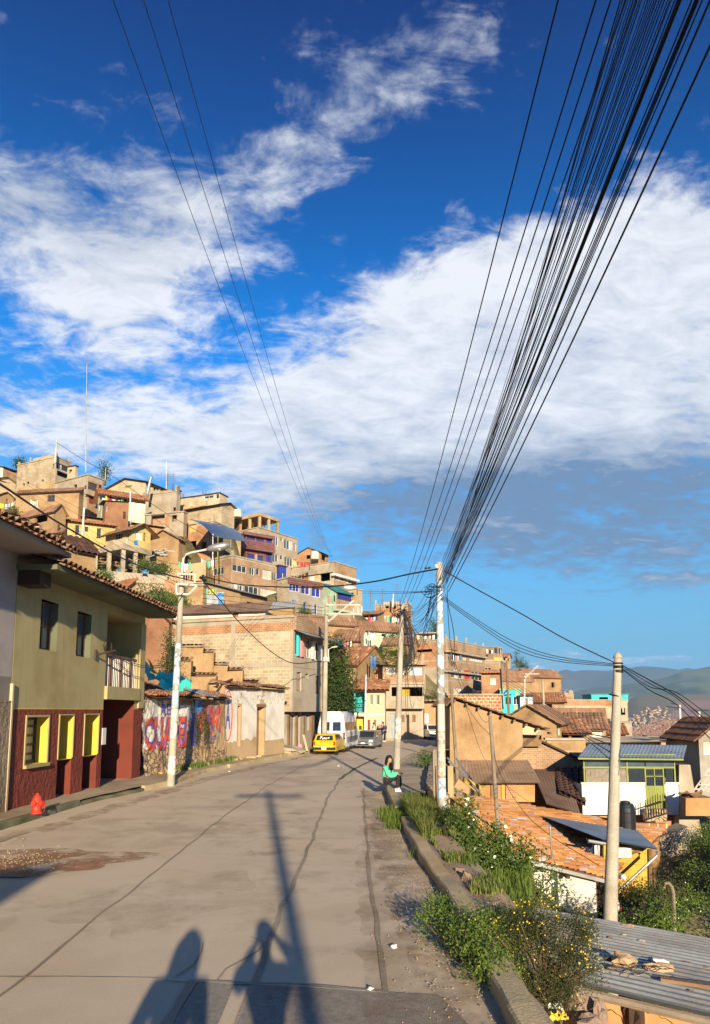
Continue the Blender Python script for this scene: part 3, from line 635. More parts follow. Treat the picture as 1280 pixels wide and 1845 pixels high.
# pavement on the left
WL = [V((-8.9, -10, 0)), V((-8.6, 5, 0)), G(8, 1462), G(252, 1399), G(400, 1371), G(510, 1357), G(566, 1350), V((.6, 50.5, 0)), V((2.3, 56, 0))]
mb = MB(); n = 90; ya = [-10+66*i/(n-1) for i in range(n)]
for y in ya:
    a, b = xat(WL, y)-.5, xat(LK, y)-.13
    if b < a: b = a+.05
    for i in range(5): x = a+(b-a)*i/4; mb.v.append(V((x, y, .125+.02*noise.noise(V((x, y, 3))))))
for j in range(n-1):
    for i in range(4): mb.f.append((j*5+i, j*5+i+1, (j+1)*5+i+1, (j+1)*5+i)); mb.mi.append(0)
struct(mb.build('pavement', 'pavement', base=(-8, 10, 0)))
def kerb(name, pts, w, h, m, z0=-.1, n=None, wob=0., lab=None, tilt=0., side=-1):
    L_ = sum((V(b)-V(a)).length for a, b in zip(pts, pts[1:])); q = resample(pts, n or max(4, int(L_/.35))); mb = MB()
    for i, p in enumerate(q):
        d = (q[min(i+1, len(q)-1)]-q[max(i-1, 0)]).normalized(); s_ = V((-d.y, d.x, 0))*side
        hh = h+.02*noise.noise(p*1.3)+wob*noise.noise(p*.6+V((3, 3, 3))); sh = s_*.03*noise.noise(p*2)
        o = p+sh
        mb.v += [o+V((0, 0, z0)), o+V((0, 0, hh-.02)), o+s_*.02+V((0, 0, hh)), o+s_*(w-.02)+V((0, 0, hh+.01)), o+s_*w+V((0, 0, hh-.02)), o+s_*w+V((0, 0, z0))]
    for i in range(len(q)-1):
        for k in range(6): mb.f.append((6*i+k, 6*i+(k+1) % 6, 6*i+6+(k+1) % 6, 6*i+6+k)); mb.mi.append(0)
    mb.f += [tuple(range(6)), tuple(6*(len(q)-1)+k for k in range(6))]; mb.mi += [0, 0]
    return struct(mb.build(name, m))
def sub(poly, y0, y1): return [V((xat(poly, y0), y0, 0))]+[V(p) for p in poly if y0 < p.y < y1]+[V((xat(poly, y1), y1, 0))]
for (y0, y1, h) in ((-12, 17.6, .15), (17.65, 20.9, .08), (20.95, 24.6, .14), (24.65, 29, .13), (29.3, 35.5, .13), (35.6, 45, .14), (46, 60, .13)):
    kerb('kerb', sub(LK, y0, y1), .14, h, 'kerb_mossy' if y0 < 19 else 'kerb', side=1)
strip('gutter_apron', [G(-60, 1530), G(0, 1512), G(40, 1500)], .35, 'pavement', z=.014)
# right-hand kerb wall and raised footway
kerb('kerb', sub(RK, -14, 14.7), .22, .17, 'kerb', z0=-.8, wob=.06)
kerb('kerb', sub(RK, 16.2, 21.7), .2, .22, 'kerb', z0=-.8, wob=.05)
kerb('kerb', sub(RK, 27.4, 52), .18, .16, 'kerb', z0=-.5)
FW = [V((1.35, 18.2, 0)), G(765, 1437, .2), G(770, 1410, .2), G(775, 1380, .2), G(788, 1352, .2), V((9, 45.6, 0)), V((34, 54, 0))]
mb = MB(); ya = [18.2+i*.8 for i in range(44)]
for y in ya:
    a, b = xat(RK, y)+.1, max(xat(FW, y), xat(RK, y)+.3)
    for i in range(6): x = a+(b-a)*i/5; mb.v.append(V((x, y, .155+.03*noise.noise(V((x, y*.7, 3))))))
nv = len(mb.v)
for j in range(len(ya)-1):
    for i in range(5): mb.f.append((j*6+i, j*6+i+1, (j+1)*6+i+1, (j+1)*6+i)); mb.mi.append(0)
for k in range(6): mb.v.append(mb.v[k]-V((0, .1, .7)))
for k in range(5): mb.f.append((k, k+1, nv+k+1, nv+k)); mb.mi.append(0)
struct(mb.build('footway', 'pavement', base=(2, 20, 0)))
# low broken wall along the outer edge of the footway
def low_wall(name, pts, w, h0, h1, m, lab, seed=0):
    q = resample(pts, 26); mb = MB()
    for i, p in enumerate(q):
        d = (q[min(i+1, 25)]-q[max(i-1, 0)]).normalized(); s_ = V((d.y, -d.x, 0)); hh = h0+(h1-h0)*i/25+.10*noise.noise(V((i*.7, seed, 0)))
        mb.v += [p-V((0, 0, 2.4)), p+V((0, 0, hh)), p+s_*w+V((0, 0, hh+.03)), p+s_*w-V((0, 0, 2.4))]
    for i in range(25):
        for k in range(4): mb.f.append((4*i+k, 4*i+(k+1) % 4, 4*i+4+(k+1) % 4, 4*i+4+k)); mb.mi.append(0)
    mb.f += [(0, 1, 2, 3), (100, 101, 102, 103)]; mb.mi += [0, 0]
    return tag(mb.build(name, m), lab, 'wall')
low_wall('retaining_wall', [V((2.15, 18.2, 0)), G(768, 1425, .2), G(772, 1395, .2), G(780, 1372, .2), G(792, 1350, .2)], .35, .16, .26, 'rubble', 'low broken grey retaining wall on the outer edge of the footway beyond the sitting girl')

# ------------------------------------------------------------ verge beside the kerb wall
mb = MB(); profN = [(.22, .10), (.32, .04), (.45, -.22), (.62, -.6), (.9, -1.0), (1.3, -1.5), (2., -2.2), (2.8, -3.)]; profF = [(.22, .10), (.55, .07), (.95, -.06), (1.4, -.6), (1.8, -1.3), (2.4, -2.4), (3.0, -3.6), (3.8, -5.)]
ya = [-3+i*.4 for i in range(62)]
for y in ya:
    kx = xat(RK, min(y, 21)); far = max(0, min(1, (y-7.2)/3))
    for (a_, b_) in zip(profN, profF):
        dx = a_[0]+(b_[0]-a_[0])*far; z = a_[1]+(b_[1]-a_[1])*far; p = V((kx+dx, y, z)); nn = noise.noise(p*1.7)*.10+noise.noise(p*5)*.03
        mb.v.append(p+V((0, 0, nn*(1 if dx > .25 else .3))))
for j in range(len(ya)-1):
    for i in range(7): mb.f.append((j*8+i, j*8+i+1, (j+1)*8+i+1, (j+1)*8+i)); mb.mi.append(0)
struct(mb.build('verge', 'soil', smooth=True, base=(2, 5, 0)))
def stones(n, name, lab, cat, place, m, szr, group):
    for i in range(n):
        p, z = place(i); mb = MB(); s_ = rnd.uniform(*szr); mb.blob(p, (s_, s_*rnd.uniform(.5, .9), s_*rnd.uniform(.4, .8)), .35, 1, seed=i*3+1)
        tag(mb.build(name, m), lab, cat, group)

# ------------------------------------------------------------ street building, left (plane through the facade)
A0 = G(8, 1462, .12); B0 = G(252, 1399.5, .12); tS = (B0-A0).normalized(); nS = V((tS.y, -tS.x, 0)); FA = (A0, tS, nS)
LB = (B0-A0).length; HB = 5.62; ZS = 2.32
b1 = thing('street_house', 'two-storey olive yellow house with dark red ground floor and long tiled eave', 'house', A0)
gw = px_rect(FA, 46, 1291, 85, 1378); gw = (gw[0], gw[1], px_rect(FA, 46, 1291, 85, 1376)[2], px_rect(FA, 60, 1292, 70, 1376)[3])
dr1 = px_rect(FA, 104, 1289, 129, 1442); dr2 = px_rect(FA, 150, 1288, 175, 1425); gar = px_rect(FA, 185, 1262, 243, 1400)
w1 = px_rect(FA, 73, 1083, 104, 1172); w2 = px_rect(FA, 138.5, 1104, 164, 1184); bal = px_rect(FA, 192, 1113, 254.5, 1236)
bal = (bal[0], min(bal[1], LB-.55), 3.02, min(bal[3], HB-.25)); gar = (bal[0]-.05, LB-.75, -.3, ZS+.35)
lo = [(*gw[:4], .32), (dr1[0], dr1[1], -.3, dr1[3], .34), (dr2[0], dr2[1], -.3, dr2[3], .34), (gar[0], gar[1], -.3, ZS+.01, .9)]
mb = MB(); facade(mb, FA, LB, -.3, ZS, [(o[0], o[1], o[2], o[3], 0) for o in lo]); mb.build('lower_wall', 'red_stucco', b1)
up = [(*w1, .25), (*w2, .25), (*bal, .0), (gar[0], gar[1], ZS-.02, ZS+.30, 0)]
mb = MB(); facade(mb, FA, LB, ZS, HB, up)
Zv = V((0, 0, 1))
for (u) in (0, LB): mb.quad(A0+tS*u-Zv*.3, A0+tS*u-nS*7-Zv*.3, A0+tS*u-nS*7+Zv*HB, A0+tS*u+Zv*HB)
mb.quad(A0-nS*7-Zv*.3, B0-nS*7-Zv*.3, B0-nS*7+Zv*HB, A0-nS*7+Zv*HB)
mb.build('upper_wall', 'olive_wall', b1)
def reveal(F, o, v0, v1, r, m, back=None, name='reveal'):
    mb = MB(); O, t, n = F; q = lambda u, v, d: O+t*u+Zv*v-n*d
    a, b = o[0]+.001, o[1]-.001
    mb.quad(q(a, v0, 0), q(a, v1, 0), q(a, v1, r), q(a, v0, r)); mb.quad(q(b, v0, 0), q(b, v0, r), q(b, v1, r), q(b, v1, 0)); mb.quad(q(a, v1, 0), q(b, v1, 0), q(b, v1, r), q(a, v1, r))
    mb.quad(q(a, v0, 0), q(a, v0, r), q(b, v0, r), q(b, v0, 0))
    mb.build(name, m, b1)
    if back: mb = MB(); mb.quad(q(a, v0, r), q(b, v0, r), q(b, v1, r), q(a, v1, r)); mb.build('back_wall', back, b1)
reveal(FA, gw, gw[2], gw[3], .36, 'yellow_paint')
for d_ in (dr1, dr2):
    zy = .97; reveal(FA, d_, zy, d_[3], .55, 'yellow_paint'); reveal(FA, d_, -.3, zy-.002, .55, 'red_paint', name='reveal')
    mb = MB(); mb.fb(FA, d_[0]+.02, d_[1]-.02, -.1, d_[3]-.02, -.60, -.55); dd = mb.build('door', 'wood_dark', b1)
    mb = MB(); mb.fb(FA, d_[0]+.12, d_[1]-.12, 1.15, d_[3]-.15, -.548, -.54); mb.fb(FA, d_[0]+.12, d_[1]-.12, .15, 1.0, -.548, -.54); mb.build('door_panel', 'frame_dark', dd)
    mb = MB(); mb.lathe(A0+tS*(d_[1]-.14)+Zv*.95-nS*.54, [(.03, 0), (.03, .05), (.01, .07)], 8, ax=nS); mb.build('handle', 'metal_grey', dd)
reveal(FA, (gar[0], gar[1]), -.3, ZS+.30, 1.3, 'red_paint', 'red_paint')
reveal(FA, bal, bal[2], bal[3], 1.3, 'olive_wall', 'olive_wall')
# trims
def frame_trim(F, r, w, m, root, pr=.03, sill=False):
    mb = MB(); u0, u1, v0, v1 = r
    mb.fb(F, u0-w, u0, v0, v1, .002, pr); mb.fb(F, u1, u1+w, v0, v1, .002, pr); mb.fb(F, u0-w, u1+w, v1, v1+w, .002, pr)
    if sill: mb.fb(F, u0-w, u1+w, v0-w*1.6, v0, .002, pr+.06)
    return mb.build('trim', m, root)
frame_trim(FA, gw, .05, 'olive_wall', b1, sill=True); frame_trim(FA, (dr1[0], dr1[1], 1.0, dr1[3]), .035, 'olive_wall', b1); frame_trim(FA, (dr2[0], dr2[1], 1.0, dr2[3]), .035, 'olive_wall', b1)
mb = MB(); mb.fb(FA, 0.01, gar[0]-.02, ZS-.012, ZS+.012, .002, .012); mb.build('paint_line', 'yellow_paint', b1)
# ground floor window with small frosted panes behind bars
window(b1, FA, gw, 'gd25:frosted', rev=.34)
for w_, k in ((w1, 'gb22:glass_blue'), (w2, 'gb22:glass_blue')): window(b1, FA, w_, k, rev=.22)
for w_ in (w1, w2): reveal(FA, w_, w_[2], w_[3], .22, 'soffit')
# balcony slab front, railing
mb = MB(); mb.fb(FA, bal[0]-.03, bal[1]+.06, ZS+.30, bal[2], .003, .10); mb.build('balcony', 'olive_wall', b1)
mb = MB(); rl = MB(); zt = bal[2]+.98
mb.fb(FA, bal[0], bal[1], zt-.04, zt+.03, -.10, -.03); nb = 19
for i in range(nb):
    u = bal[0]+(bal[1]-bal[0])*(i+.5)/nb
    if i % 6 == 3: mb.fb(FA, u-.05, u+.05, bal[2], zt-.04, -.10, -.04)
    else: rl.tube([A0+tS*u+Zv*bal[2]-nS*.07, A0+tS*u+Zv*(zt-.04)-nS*.07], .017, 6)
r_ = mb.build('railing', 'frame_brown', b1); rl.build('baluster', 'metal_white', r_)['kind'] = 'stuff'
mb = MB(); mb.fb(FA, bal[1]+.07, LB-.02, ZS+.04, bal[3], .003, .06); mb.build('pillar', 'olive_wall', b1)
# small sign plate and meter bracket
mb = MB(); mb.fb(FA, dr2[1]+.28, dr2[1]+.55, 1.25, 1.75, .003, .02); mb.build('number_plate', 'frame_white', b1)
mb = MB(); u = w2[1]+.28; mb.fb(FA, u, u+.07, w2[2]-.02, w2[2]+.28, .0, .06); mb.tube([A0+tS*(u+.03)+Zv*(w2[2]+.12)+nS*.05, A0+tS*(u+.35)+Zv*(w2[2]+.28)+nS*.5], .03, 5); mb.build('bracket', 'frame_dark', b1)
mb = MB(); u = bal[0]-.05; z0 = 4.35-.12
mb.tube([A0+tS*(u+.28*cos(t*.6))+Zv*(z0+.2*sin(t*.6))+nS*.06 for t in range(12)], .02, 5)
pA = A0+tS*(u+.1)+Zv*(z0-.15)+nS*.1; pB = A0+tS*(LB+.1)+Zv*(z0-.3)+nS*.9; pC = A0+tS*(LB+.3)+Zv*(z0+1.5)+nS*.9
for e in (0, .06): mb.tube([pA.lerp(pB, k/6)-Zv*(.25*sin(pi*k/6)+e) for k in range(7)]+[pB.lerp(pC, k/4) for k in range(1, 5)], .012, 4)
mb.build('wiring', 'frame_dark', b1)
# eave soffit, fascia and tiles
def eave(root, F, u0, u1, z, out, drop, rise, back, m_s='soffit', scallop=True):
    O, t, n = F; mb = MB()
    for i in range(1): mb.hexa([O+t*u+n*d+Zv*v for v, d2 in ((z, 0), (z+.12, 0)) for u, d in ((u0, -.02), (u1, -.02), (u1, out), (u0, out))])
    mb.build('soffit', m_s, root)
    rb = MB(); uv = []
    sheet(rb, O+t*u0+n*(out+.12)+Zv*(z+.14), O+t*u1+n*(out+.12)+Zv*(z+.14), O+t*u1-n*back+Zv*(z+.14+rise), O+t*u0-n*back+Zv*(z+.14+rise), pitch=.24, amp=.045, kind='tile', row=.4, jit=.03, uvs=uv)
    # half-round tile noses along the edge
    r_ = rb.build('roof', 'roof_tile_old', root, uvs=uv)
    nb = MB(); k = int((u1-u0)/.24)
    for i in range(k):
        u = u0+(i+.5)*(u1-u0)/k; c = O+t*u+n*(out+.02)+Zv*(z+.135); dz = rnd.uniform(-.015, .015); dirv = (n*1-Zv*rise/(out+back)).normalized()
        prof = [(c+t*.10*cos(pi*j/5)+Zv*(.06*sin(pi*j/5)+dz)) for j in range(6)]; pr2 = [(c+t*.08*cos(pi*j/5)+Zv*(.04*sin(pi*j/5)+dz)) for j in range(6)]
        L0 = rnd.uniform(.14, .22); q = prof+pr2+[p+dirv*L0 for p in prof]+[p+dirv*L0 for p in pr2]
        nb.add(q, [(12+j, 12+j+1, 18+j+1, 18+j) for j in range(5)]+[(j, j+1, 12+j+1, 12+j) for j in range(5)]+[(6+j, 18+j, 18+j+1, 6+j+1) for j in range(5)]+[(0, 12, 18, 6), (5, 11, 23, 17)])
    e = nb.build('eave_tiles', 'roof_tile_old', root)
    return r_
eave(b1, FA, -.1, LB+.35, HB-.05, 1.0, .2, 1.9, 5)
# neighbour nearer the camera
A1 = A0+V((0, 0, 0)); n_len = 11; FN = (A0-tS*n_len, tS, nS)
b2 = thing('street_house', 'plain pinkish grey two-storey house with rough tan base at the left edge', 'house', A0-tS*n_len)
mb = MB(); facade(mb, FN, n_len-.03, 3.05, 6.1, []); mb.quad(A0-tS*.03+Zv*3, A0-tS*.03-nS*7+Zv*3, A0-tS*.03-nS*7+Zv*6.1, A0-tS*.03+Zv*6.1); mb.quad(*[FN[0]-nS*d+Zv*z for d, z in ((0, -.3), (7, -.3), (7, 6.1), (0, 6.1))]); mb.build('upper_wall', 'pinkgrey_wall', b2)
mb = MB(); facade(mb, FN, n_len-.03, 2.5, 3.05, []); mb.build('wall_band', 'grey_brown', b2)
mb = MB(); facade(mb, (FN[0]+nS*.05, tS, nS), n_len-.05, -.3, 2.5, []); mb.fb(FN, 0, n_len-.05, 2.46, 2.5, -.1, .06); mb.build('lower_wall', 'tan_stucco', b2)
mb = MB(); mb.fb(FN, n_len-.06, n_len, -.2, 2.9, -.02, .07); mb.build('corner_trim', 'cream', b2)
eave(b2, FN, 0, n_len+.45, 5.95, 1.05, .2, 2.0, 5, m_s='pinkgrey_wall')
mb = MB(); mb.fb(FA, -.02, .5, HB-.40, HB-.06, .01, .55); mb.build('beam', 'wood_dark', b2)

# fire hydrant
hp = G(66, 1466, .13); hy = thing('fire_hydrant', 'small red fire hydrant on the pavement before the dark red house wall', 'fire hydrant', hp)
mb = MB(); mb.lathe(hp, [(.135, 0), (.135, .03), (.105, .04), (.10, .24), (.115, .25), (.115, .285), (.10, .295), (.095, .34), (.07, .385), (.04, .41), (.035, .44), (.02, .45)], 20); mb.build('body', 'hydrant_red', hy, smooth=True)
mb = MB(); mb.lathe(hp+V((.08, -.02, .22)), [(.05, 0), (.05, .05), (.066, .052), (.066, .085), (.02, .09), (.02, .11)], 12, ax=(1, -.25, 0)); mb.build('nozzle', 'hydrant_red', hy, smooth=False)
mb = MB(); mb.lathe(hp+V((-.01, -.09, .24)), [(.045, 0), (.045, .03), (.056, .03), (.056, .06), (.015, .062), (.015, .08)], 12, ax=(-.2, -1, 0)); mb.build('nozzle', 'hydrant_red', hy)
mb = MB(); mb.tube([hp+V((.19, -.05, .21)), hp+V((.2, -.05, .12)), hp+V((.18, -.05, .05))], .008, 4); mb.build('chain', 'hydrant_red', hy)

# ------------------------------------------------------------ graffiti wall
C0 = G(253, 1400, .1); C1 = G(404, 1371, .1); tG = (C1-C0).normalized(); nG = V((tG.y, -tG.x, 0)); LG = (C1-C0).length; FG = (C0, tG, nG); HG = 2.78
gwall = thing('graffiti_wall', 'rough stone wall with red and blue painted letters and crumbling tile cap', 'wall', C0)
mb = MB()
def gsurf(u, v):
    uu = u*LG; vv = v*(HG+.3)-.3; lowk = max(0, 1-vv/1.5)
    p = V((uu*1.6, vv*1.6, 2)); d = .07*noise.noise(p*1.3)+(.02+.10*lowk)*abs(noise.noise(p*2.1))+.03*noise.noise(p*4.5)+.12*lowk
    return C0+tG*uu+Zv*vv+nG*d
mb.grid(gsurf, 150, 52); o = len(mb.v)
mb.quad(C0+Zv*HG, C1+Zv*HG, C1-nG*.5+Zv*HG, C0-nG*.5+Zv*HG); mb.quad(C1-Zv*.3, C1-nG*.5-Zv*.3, C1-nG*.5+Zv*HG, C1+Zv*HG)
mb.build('wall', 'stone_wall', gwall, smooth=False)
def on_wall(name, m, u0, u1, v0, v1, off=.015, n=(24, 12), edge=.12, seed=1):
    mb = MB()
    def f(u, v):
        ue = u0+(u1-u0)*u; ve = v0+(v1-v0)*v
        if v in (0, 1): ve += edge*noise.noise(V((ue*2, seed, 0)))
        if u in (0, 1): ue += edge*noise.noise(V((ve*2, seed, 5)))
        return gsurf(ue/LG, (ve+.3)/(HG+.3))+nG*off
    mb.grid(f, *n); return mb.build(name, m, gwall)
on_wall('whitewash', 'whitewash_worn', .02, LG*.33, .95, HG-.1, .012, seed=2)
on_wall('whitewash', 'whitewash_worn', LG*.33, LG*.55, 1.5, HG-.25, .012, seed=5)
on_wall('plaster_patch', 'adobe_pale', LG*.83, LG*.995, .5, HG-.05, .03, seed=7)
on_wall('plaster_patch', 'adobe', LG*.60, LG*.82, .3, HG-.15, .02, seed=9)
def lettering(text, F, u0, u1, v0, v1, m, root, surf=None, off=.03, weight=0., name='lettering', shear=0.):
    cu = bpy.data.curves.new(name, 'FONT'); cu.body = text; cu.size = 1; cu.resolution_u = 3; cu.offset = weight
    ob = bpy.data.objects.new(name, cu); COL.objects.link(ob); dg = bpy.context.evaluated_depsgraph_get(); me = bpy.data.meshes.new_from_object(ob.evaluated_get(dg))
    bpy.data.objects.remove(ob); bm = bmesh.new(); bm.from_mesh(me)
    if surf: bmesh.ops.triangulate(bm, faces=bm.faces[:]); bmesh.ops.subdivide_edges(bm, edges=[e for e in bm.edges if e.calc_length() > .12], cuts=2, use_grid_fill=True); bmesh.ops.triangulate(bm, faces=bm.faces[:])
    bm.verts.index_update(); xs = [v.co.x for v in bm.verts]; ys_ = [v.co.y for v in bm.verts]; x0, x1, y0, y1 = min(xs), max(xs), min(ys_), max(ys_)
    mb = MB(); vs = []
    for v in bm.verts:
        ue = u0+(u1-u0)*(v.co.x-x0)/(x1-x0); ve = v0+(v1-v0)*(v.co.y-y0)/(y1-y0); ue += shear*(ve-v0)
        vs.append(surf(ue, ve, off) if surf else F[0]+F[1]*ue+Zv*ve+F[2]*off)
    mb.add(vs, [tuple(x.index for x in f.verts) for f in bm.faces]); bm.free(); bpy.data.meshes.remove(me)
    return mb.build(name, m, root)
gs = lambda u, v, o: gsurf(u/LG, (v+.3)/(HG+.3))+nG*o
for off, m_, w_ in ((.028, 'paint_blue_worn', .06), (.036, 'paint_red_worn', .025)):
    lettering('CUAREI', FG, .12, LG*.46, .85, 2.08, m_, gwall, gs, off, w_)
    lettering('INIMI', FG, LG*.60, LG*.92, 1.3, 2.5, m_, gwall, gs, off, w_)
lettering('REGI', FG, LG*.17, LG*.36, 2.12, 2.55, 'paint_blue_worn', gwall, gs, .03, .01)
lettering('NOSA', FG, LG*.68, LG*.88, .85, 1.2, 'paint_blue_worn', gwall, gs, .03, 0.)
on_wall('paint_patch', 'paint_blue_worn', LG*.52, LG*.585, .9, 2.2, .022, seed=11)
on_wall('blue_cloth', 'tarp_blue', LG*.54, LG*.64, 2.2, 2.75, .05, (8, 6), seed=3)
def tile_cap(root, F, u0, u1, z, out=.3, back=.4, lift=.15, m='roof_tile', pitch=.2, jit=.06):
    O, t, n = F; rb = MB(); uv = []; k = max(1, int((u1-u0)/1.3))
    for i in range(k):
        a, b = u0+(u1-u0)*i/k, u0+(u1-u0)*(i+1)/k; dz = rnd.uniform(-.04, .04); e = rnd.uniform(-.06, .06)
        sheet(rb, O+t*a+n*(out+e)+Zv*(z+dz), O+t*b+n*(out-e)+Zv*(z+dz*.3), O+t*b-n*back+Zv*(z+lift), O+t*a-n*back+Zv*(z+lift), pitch=pitch, amp=.035, kind='tile', row=.3, jit=jit, uvs=uv)
    return rb.build('tile_cap', m, root, uvs=uv)
tile_cap(gwall, FG, -.05, LG*.55, HG+.02, out=.5, back=.5, lift=.22, m='roof_tile')
tile_cap(gwall, FG, LG*.58, LG*1.0, HG+.05, out=.35, back=.6, lift=.3, m='roof_tile_old')
mb = MB(); uvv = []; sheet(mb, C0+tG*LG*.53+nG*.5+Zv*(HG+.12), C0+tG*LG*.76+nG*.45+Zv*(HG+.06), C0+tG*LG*.78-nG*.5+Zv*(HG+.42), C0+tG*LG*.55-nG*.5+Zv*(HG+.42), kind='tin', pitch=.18, amp=.03, uvs=uvv); mb.build('tin_sheet', 'tin', gwall, uvs=uvv)
for k in range(16):
    u = rnd.uniform(.5, LG); q = C0+tG*u+nG*rnd.uniform(.12, .3)+Zv*.1
# ------------------------------------------------------------ white ruined adobe house front
D0 = G(402, 1371, .1); D1 = G(512, 1357, .1); tD = (D1-D0).normalized(); nD = V((tD.y, -tD.x, 0)); LD = (D1-D0).length; FD = (D0, tD, nD); HD = 3.42
ruin = thing('ruined_house', 'whitewashed crumbling adobe house front with narrow doorways between graffiti wall and brick house', 'house', D0)
niche = px_rect(FD, 428, 1272, 434, 1345); drd = px_rect(FD, 463, 1274, 477, 1356)
drd = (drd[0], drd[1], -.1, drd[3])
mb = MB(); facade(mb, FD, LD, -.3, HD, [(*niche, .25), (*drd, .4)]); mb.quad(D0-Zv*.3, D0-nD*.6-Zv*.3, D0-nD*.6+Zv*HD, D0+Zv*HD); mb.quad(D1-Zv*.3, D1-nD*4-Zv*.3, D1-nD*4+Zv*HD, D1+Zv*HD); mb.quad(D0+Zv*HD, D1+Zv*HD, D1-nD*.6+Zv*HD, D0-nD*.6+Zv*HD); mb.build('wall', 'adobe_pale', ruin)
bmx = [(.02, niche[0]-.05, .85, HD-.15), (niche[1]+.05, drd[0]-.06, .9, HD-.15), (drd[1]+.05, LD-.05, .75, HD-.2), (.3, LD-.1, drd[3]+.15, HD-.1)]
for i, (u0, u1, v0, v1) in enumerate(bmx):
    mb = MB(); mb.grid(lambda u, v: D0+tD*(u0+(u1-u0)*u)+Zv*(v0+(v1-v0)*v+(.25*noise.noise(V((u*4, i, 1))) if v == 0 else 0))+nD*(.012+.004*i), 12, 5); mb.build('whitewash', 'whitewash_worn' if i == 3 else 'white_plaster', ruin)
mb = MB(); mb.fb(FD, drd[0]-.12, drd[1]+.12, drd[3]+.001, drd[3]+.14, -.1, .03); mb.build('lintel', 'wood', ruin)
window(ruin, FD, drd, 'd:wood', rev=.38)
window(ruin, FD, niche, 'd:wood_grey', rev=.2)
tile_cap(ruin, FD, -.2, LD+.1, HD+.02, out=.35, back=.5, lift=.2, m='roof_tile_old')
mb = MB()
for i in range(5): a = D0+Zv*(HD+.1)+tD*rnd.uniform(-.6, .2)-nD*.1; mb.tube([a, a+V((rnd.uniform(-.5, .6), rnd.uniform(-.2, .6), rnd.uniform(-.6, .35)))], .05, 5)
mb.build('broken_beam', 'wood_dark', ruin)
lettering('A', FD, .10, .52, 1.45, 2.75, 'paint_blue_worn', ruin, None, .03, .02)
mb = MB(); mb.tube([D0+tD*(.31+.36*cos(a*pi/14))+Zv*(2.05+1.15*sin(a*pi/14))+nD*.02 for a in range(29)], .03, 4); mb.build('painted_ring', 'paint_red_worn', ruin)

# ------------------------------------------------------------ tall block house on the bend (brick over, dark ground floor)
hk = house('block_house', 'tall pale block house with orange brick parapet and overhanging upper floors beside the white van', 225, 527, 581, 1113, 1281, 40.2, 20, 'blockwork_pale', 'concrete', fd=.05, frame='concrete', ctrl=False, rebar=0, slab=None,
   wins=[('S', 'gw21', 532, 1140, 545, 1181), ('S', 'gw21', 552.5, 1148, 561, 1185), ('S', 'gw21', 567.5, 1156, 576, 1190), ('S', 'gb21:frosted', 535, 1211, 543, 1245), ('S', 'v', 551, 1214, 557, 1222), ('S', 'gb21:frosted', 569, 1218, 575.5, 1250)])
h_ = HOUSES[hk.name]; FF, FS = h_['FF'], h_['FS']; W1, W2, hh = h_['W1'], h_['W2'], h_['h']
mb = MB(); mb.fb(FF, .15, W1, hh-.75, hh+.25, .003, .02); mb.build('parapet', 'brick', hk)
mb = MB(); mb.fb(FS, 0, W2+.3, hh-.72, hh+.1, .004, .24); mb.fb(FF, -.02, .12, hh-.7, hh+.1, .024, .05); mb.build('parapet', 'brick_raw', hk)
mb = MB(); uvv = []; sheet(mb, FS[0]+FS[2]*.95+Zv*(hh-1.05), FS[0]+FS[1]*(W2+.4)+FS[2]*.95+Zv*(hh-1.05), FS[0]+FS[1]*(W2+.4)+FS[2]*.2+Zv*(hh-.75), FS[0]+FS[2]*.2+Zv*(hh-.75), kind='tin', pitch=.2, amp=.02, uvs=uvv); mb.build('awning', 'tin', hk, uvs=uvv)
for (x0, x1, m_) in ((534, 537.5, 'cyan'), (541, 544.5, 'pink'), (560, 563.5, 'frame_white'), (573, 577, 'frame_white')):
    u0, u1, v0, v1 = px_rect(FS, x0, 1142+(x0-534)*.55, x1, 1182+(x0-534)*.22); mb = MB(); mb.fb(FS, u0, u1, v0, v1, .01, .16); mb.build('shutter', m_, hk)
O_ = FF[0]-FS[2]*.55-FF[2]*.55; FB = (O_, FS[1], FS[2])
gd = [px_rect(FB, *q) for q in ((515, 1285, 520, 1340), (526, 1290, 531, 1352), (536, 1286, 541, 1350), (553, 1287, 557, 1316))]
mb = MB(); zb = .1-O_.z; ops = [(max(.1, q[0]), max(.2, q[1]), max(zb, q[2]), min(-.2, q[3]), .2) for q in gd if q[1] > .2]
facade(mb, FB, W2-.4, zb-.3, -.02, ops); mb.quad(*[O_+FF[1]*u+Zv*v for u, v in ((0, zb-.3), (3.5, zb-.3), (3.5, -.02), (0, -.02))]); mb.build('ground_floor', 'concrete_grey', hk)
mb = MB()
for u in [0.02, 1.1, 2.2, 3.4, W2-.9]: mb.fb(FB, u, u+.2, zb-.2, -.04, .004, .1)
mb.build('pillar', 'wood', hk)
for q in ops: window(hk, FB, q, 'd:wood_dark', rev=.18)
# small tank and signs near its roof are separate clutter later

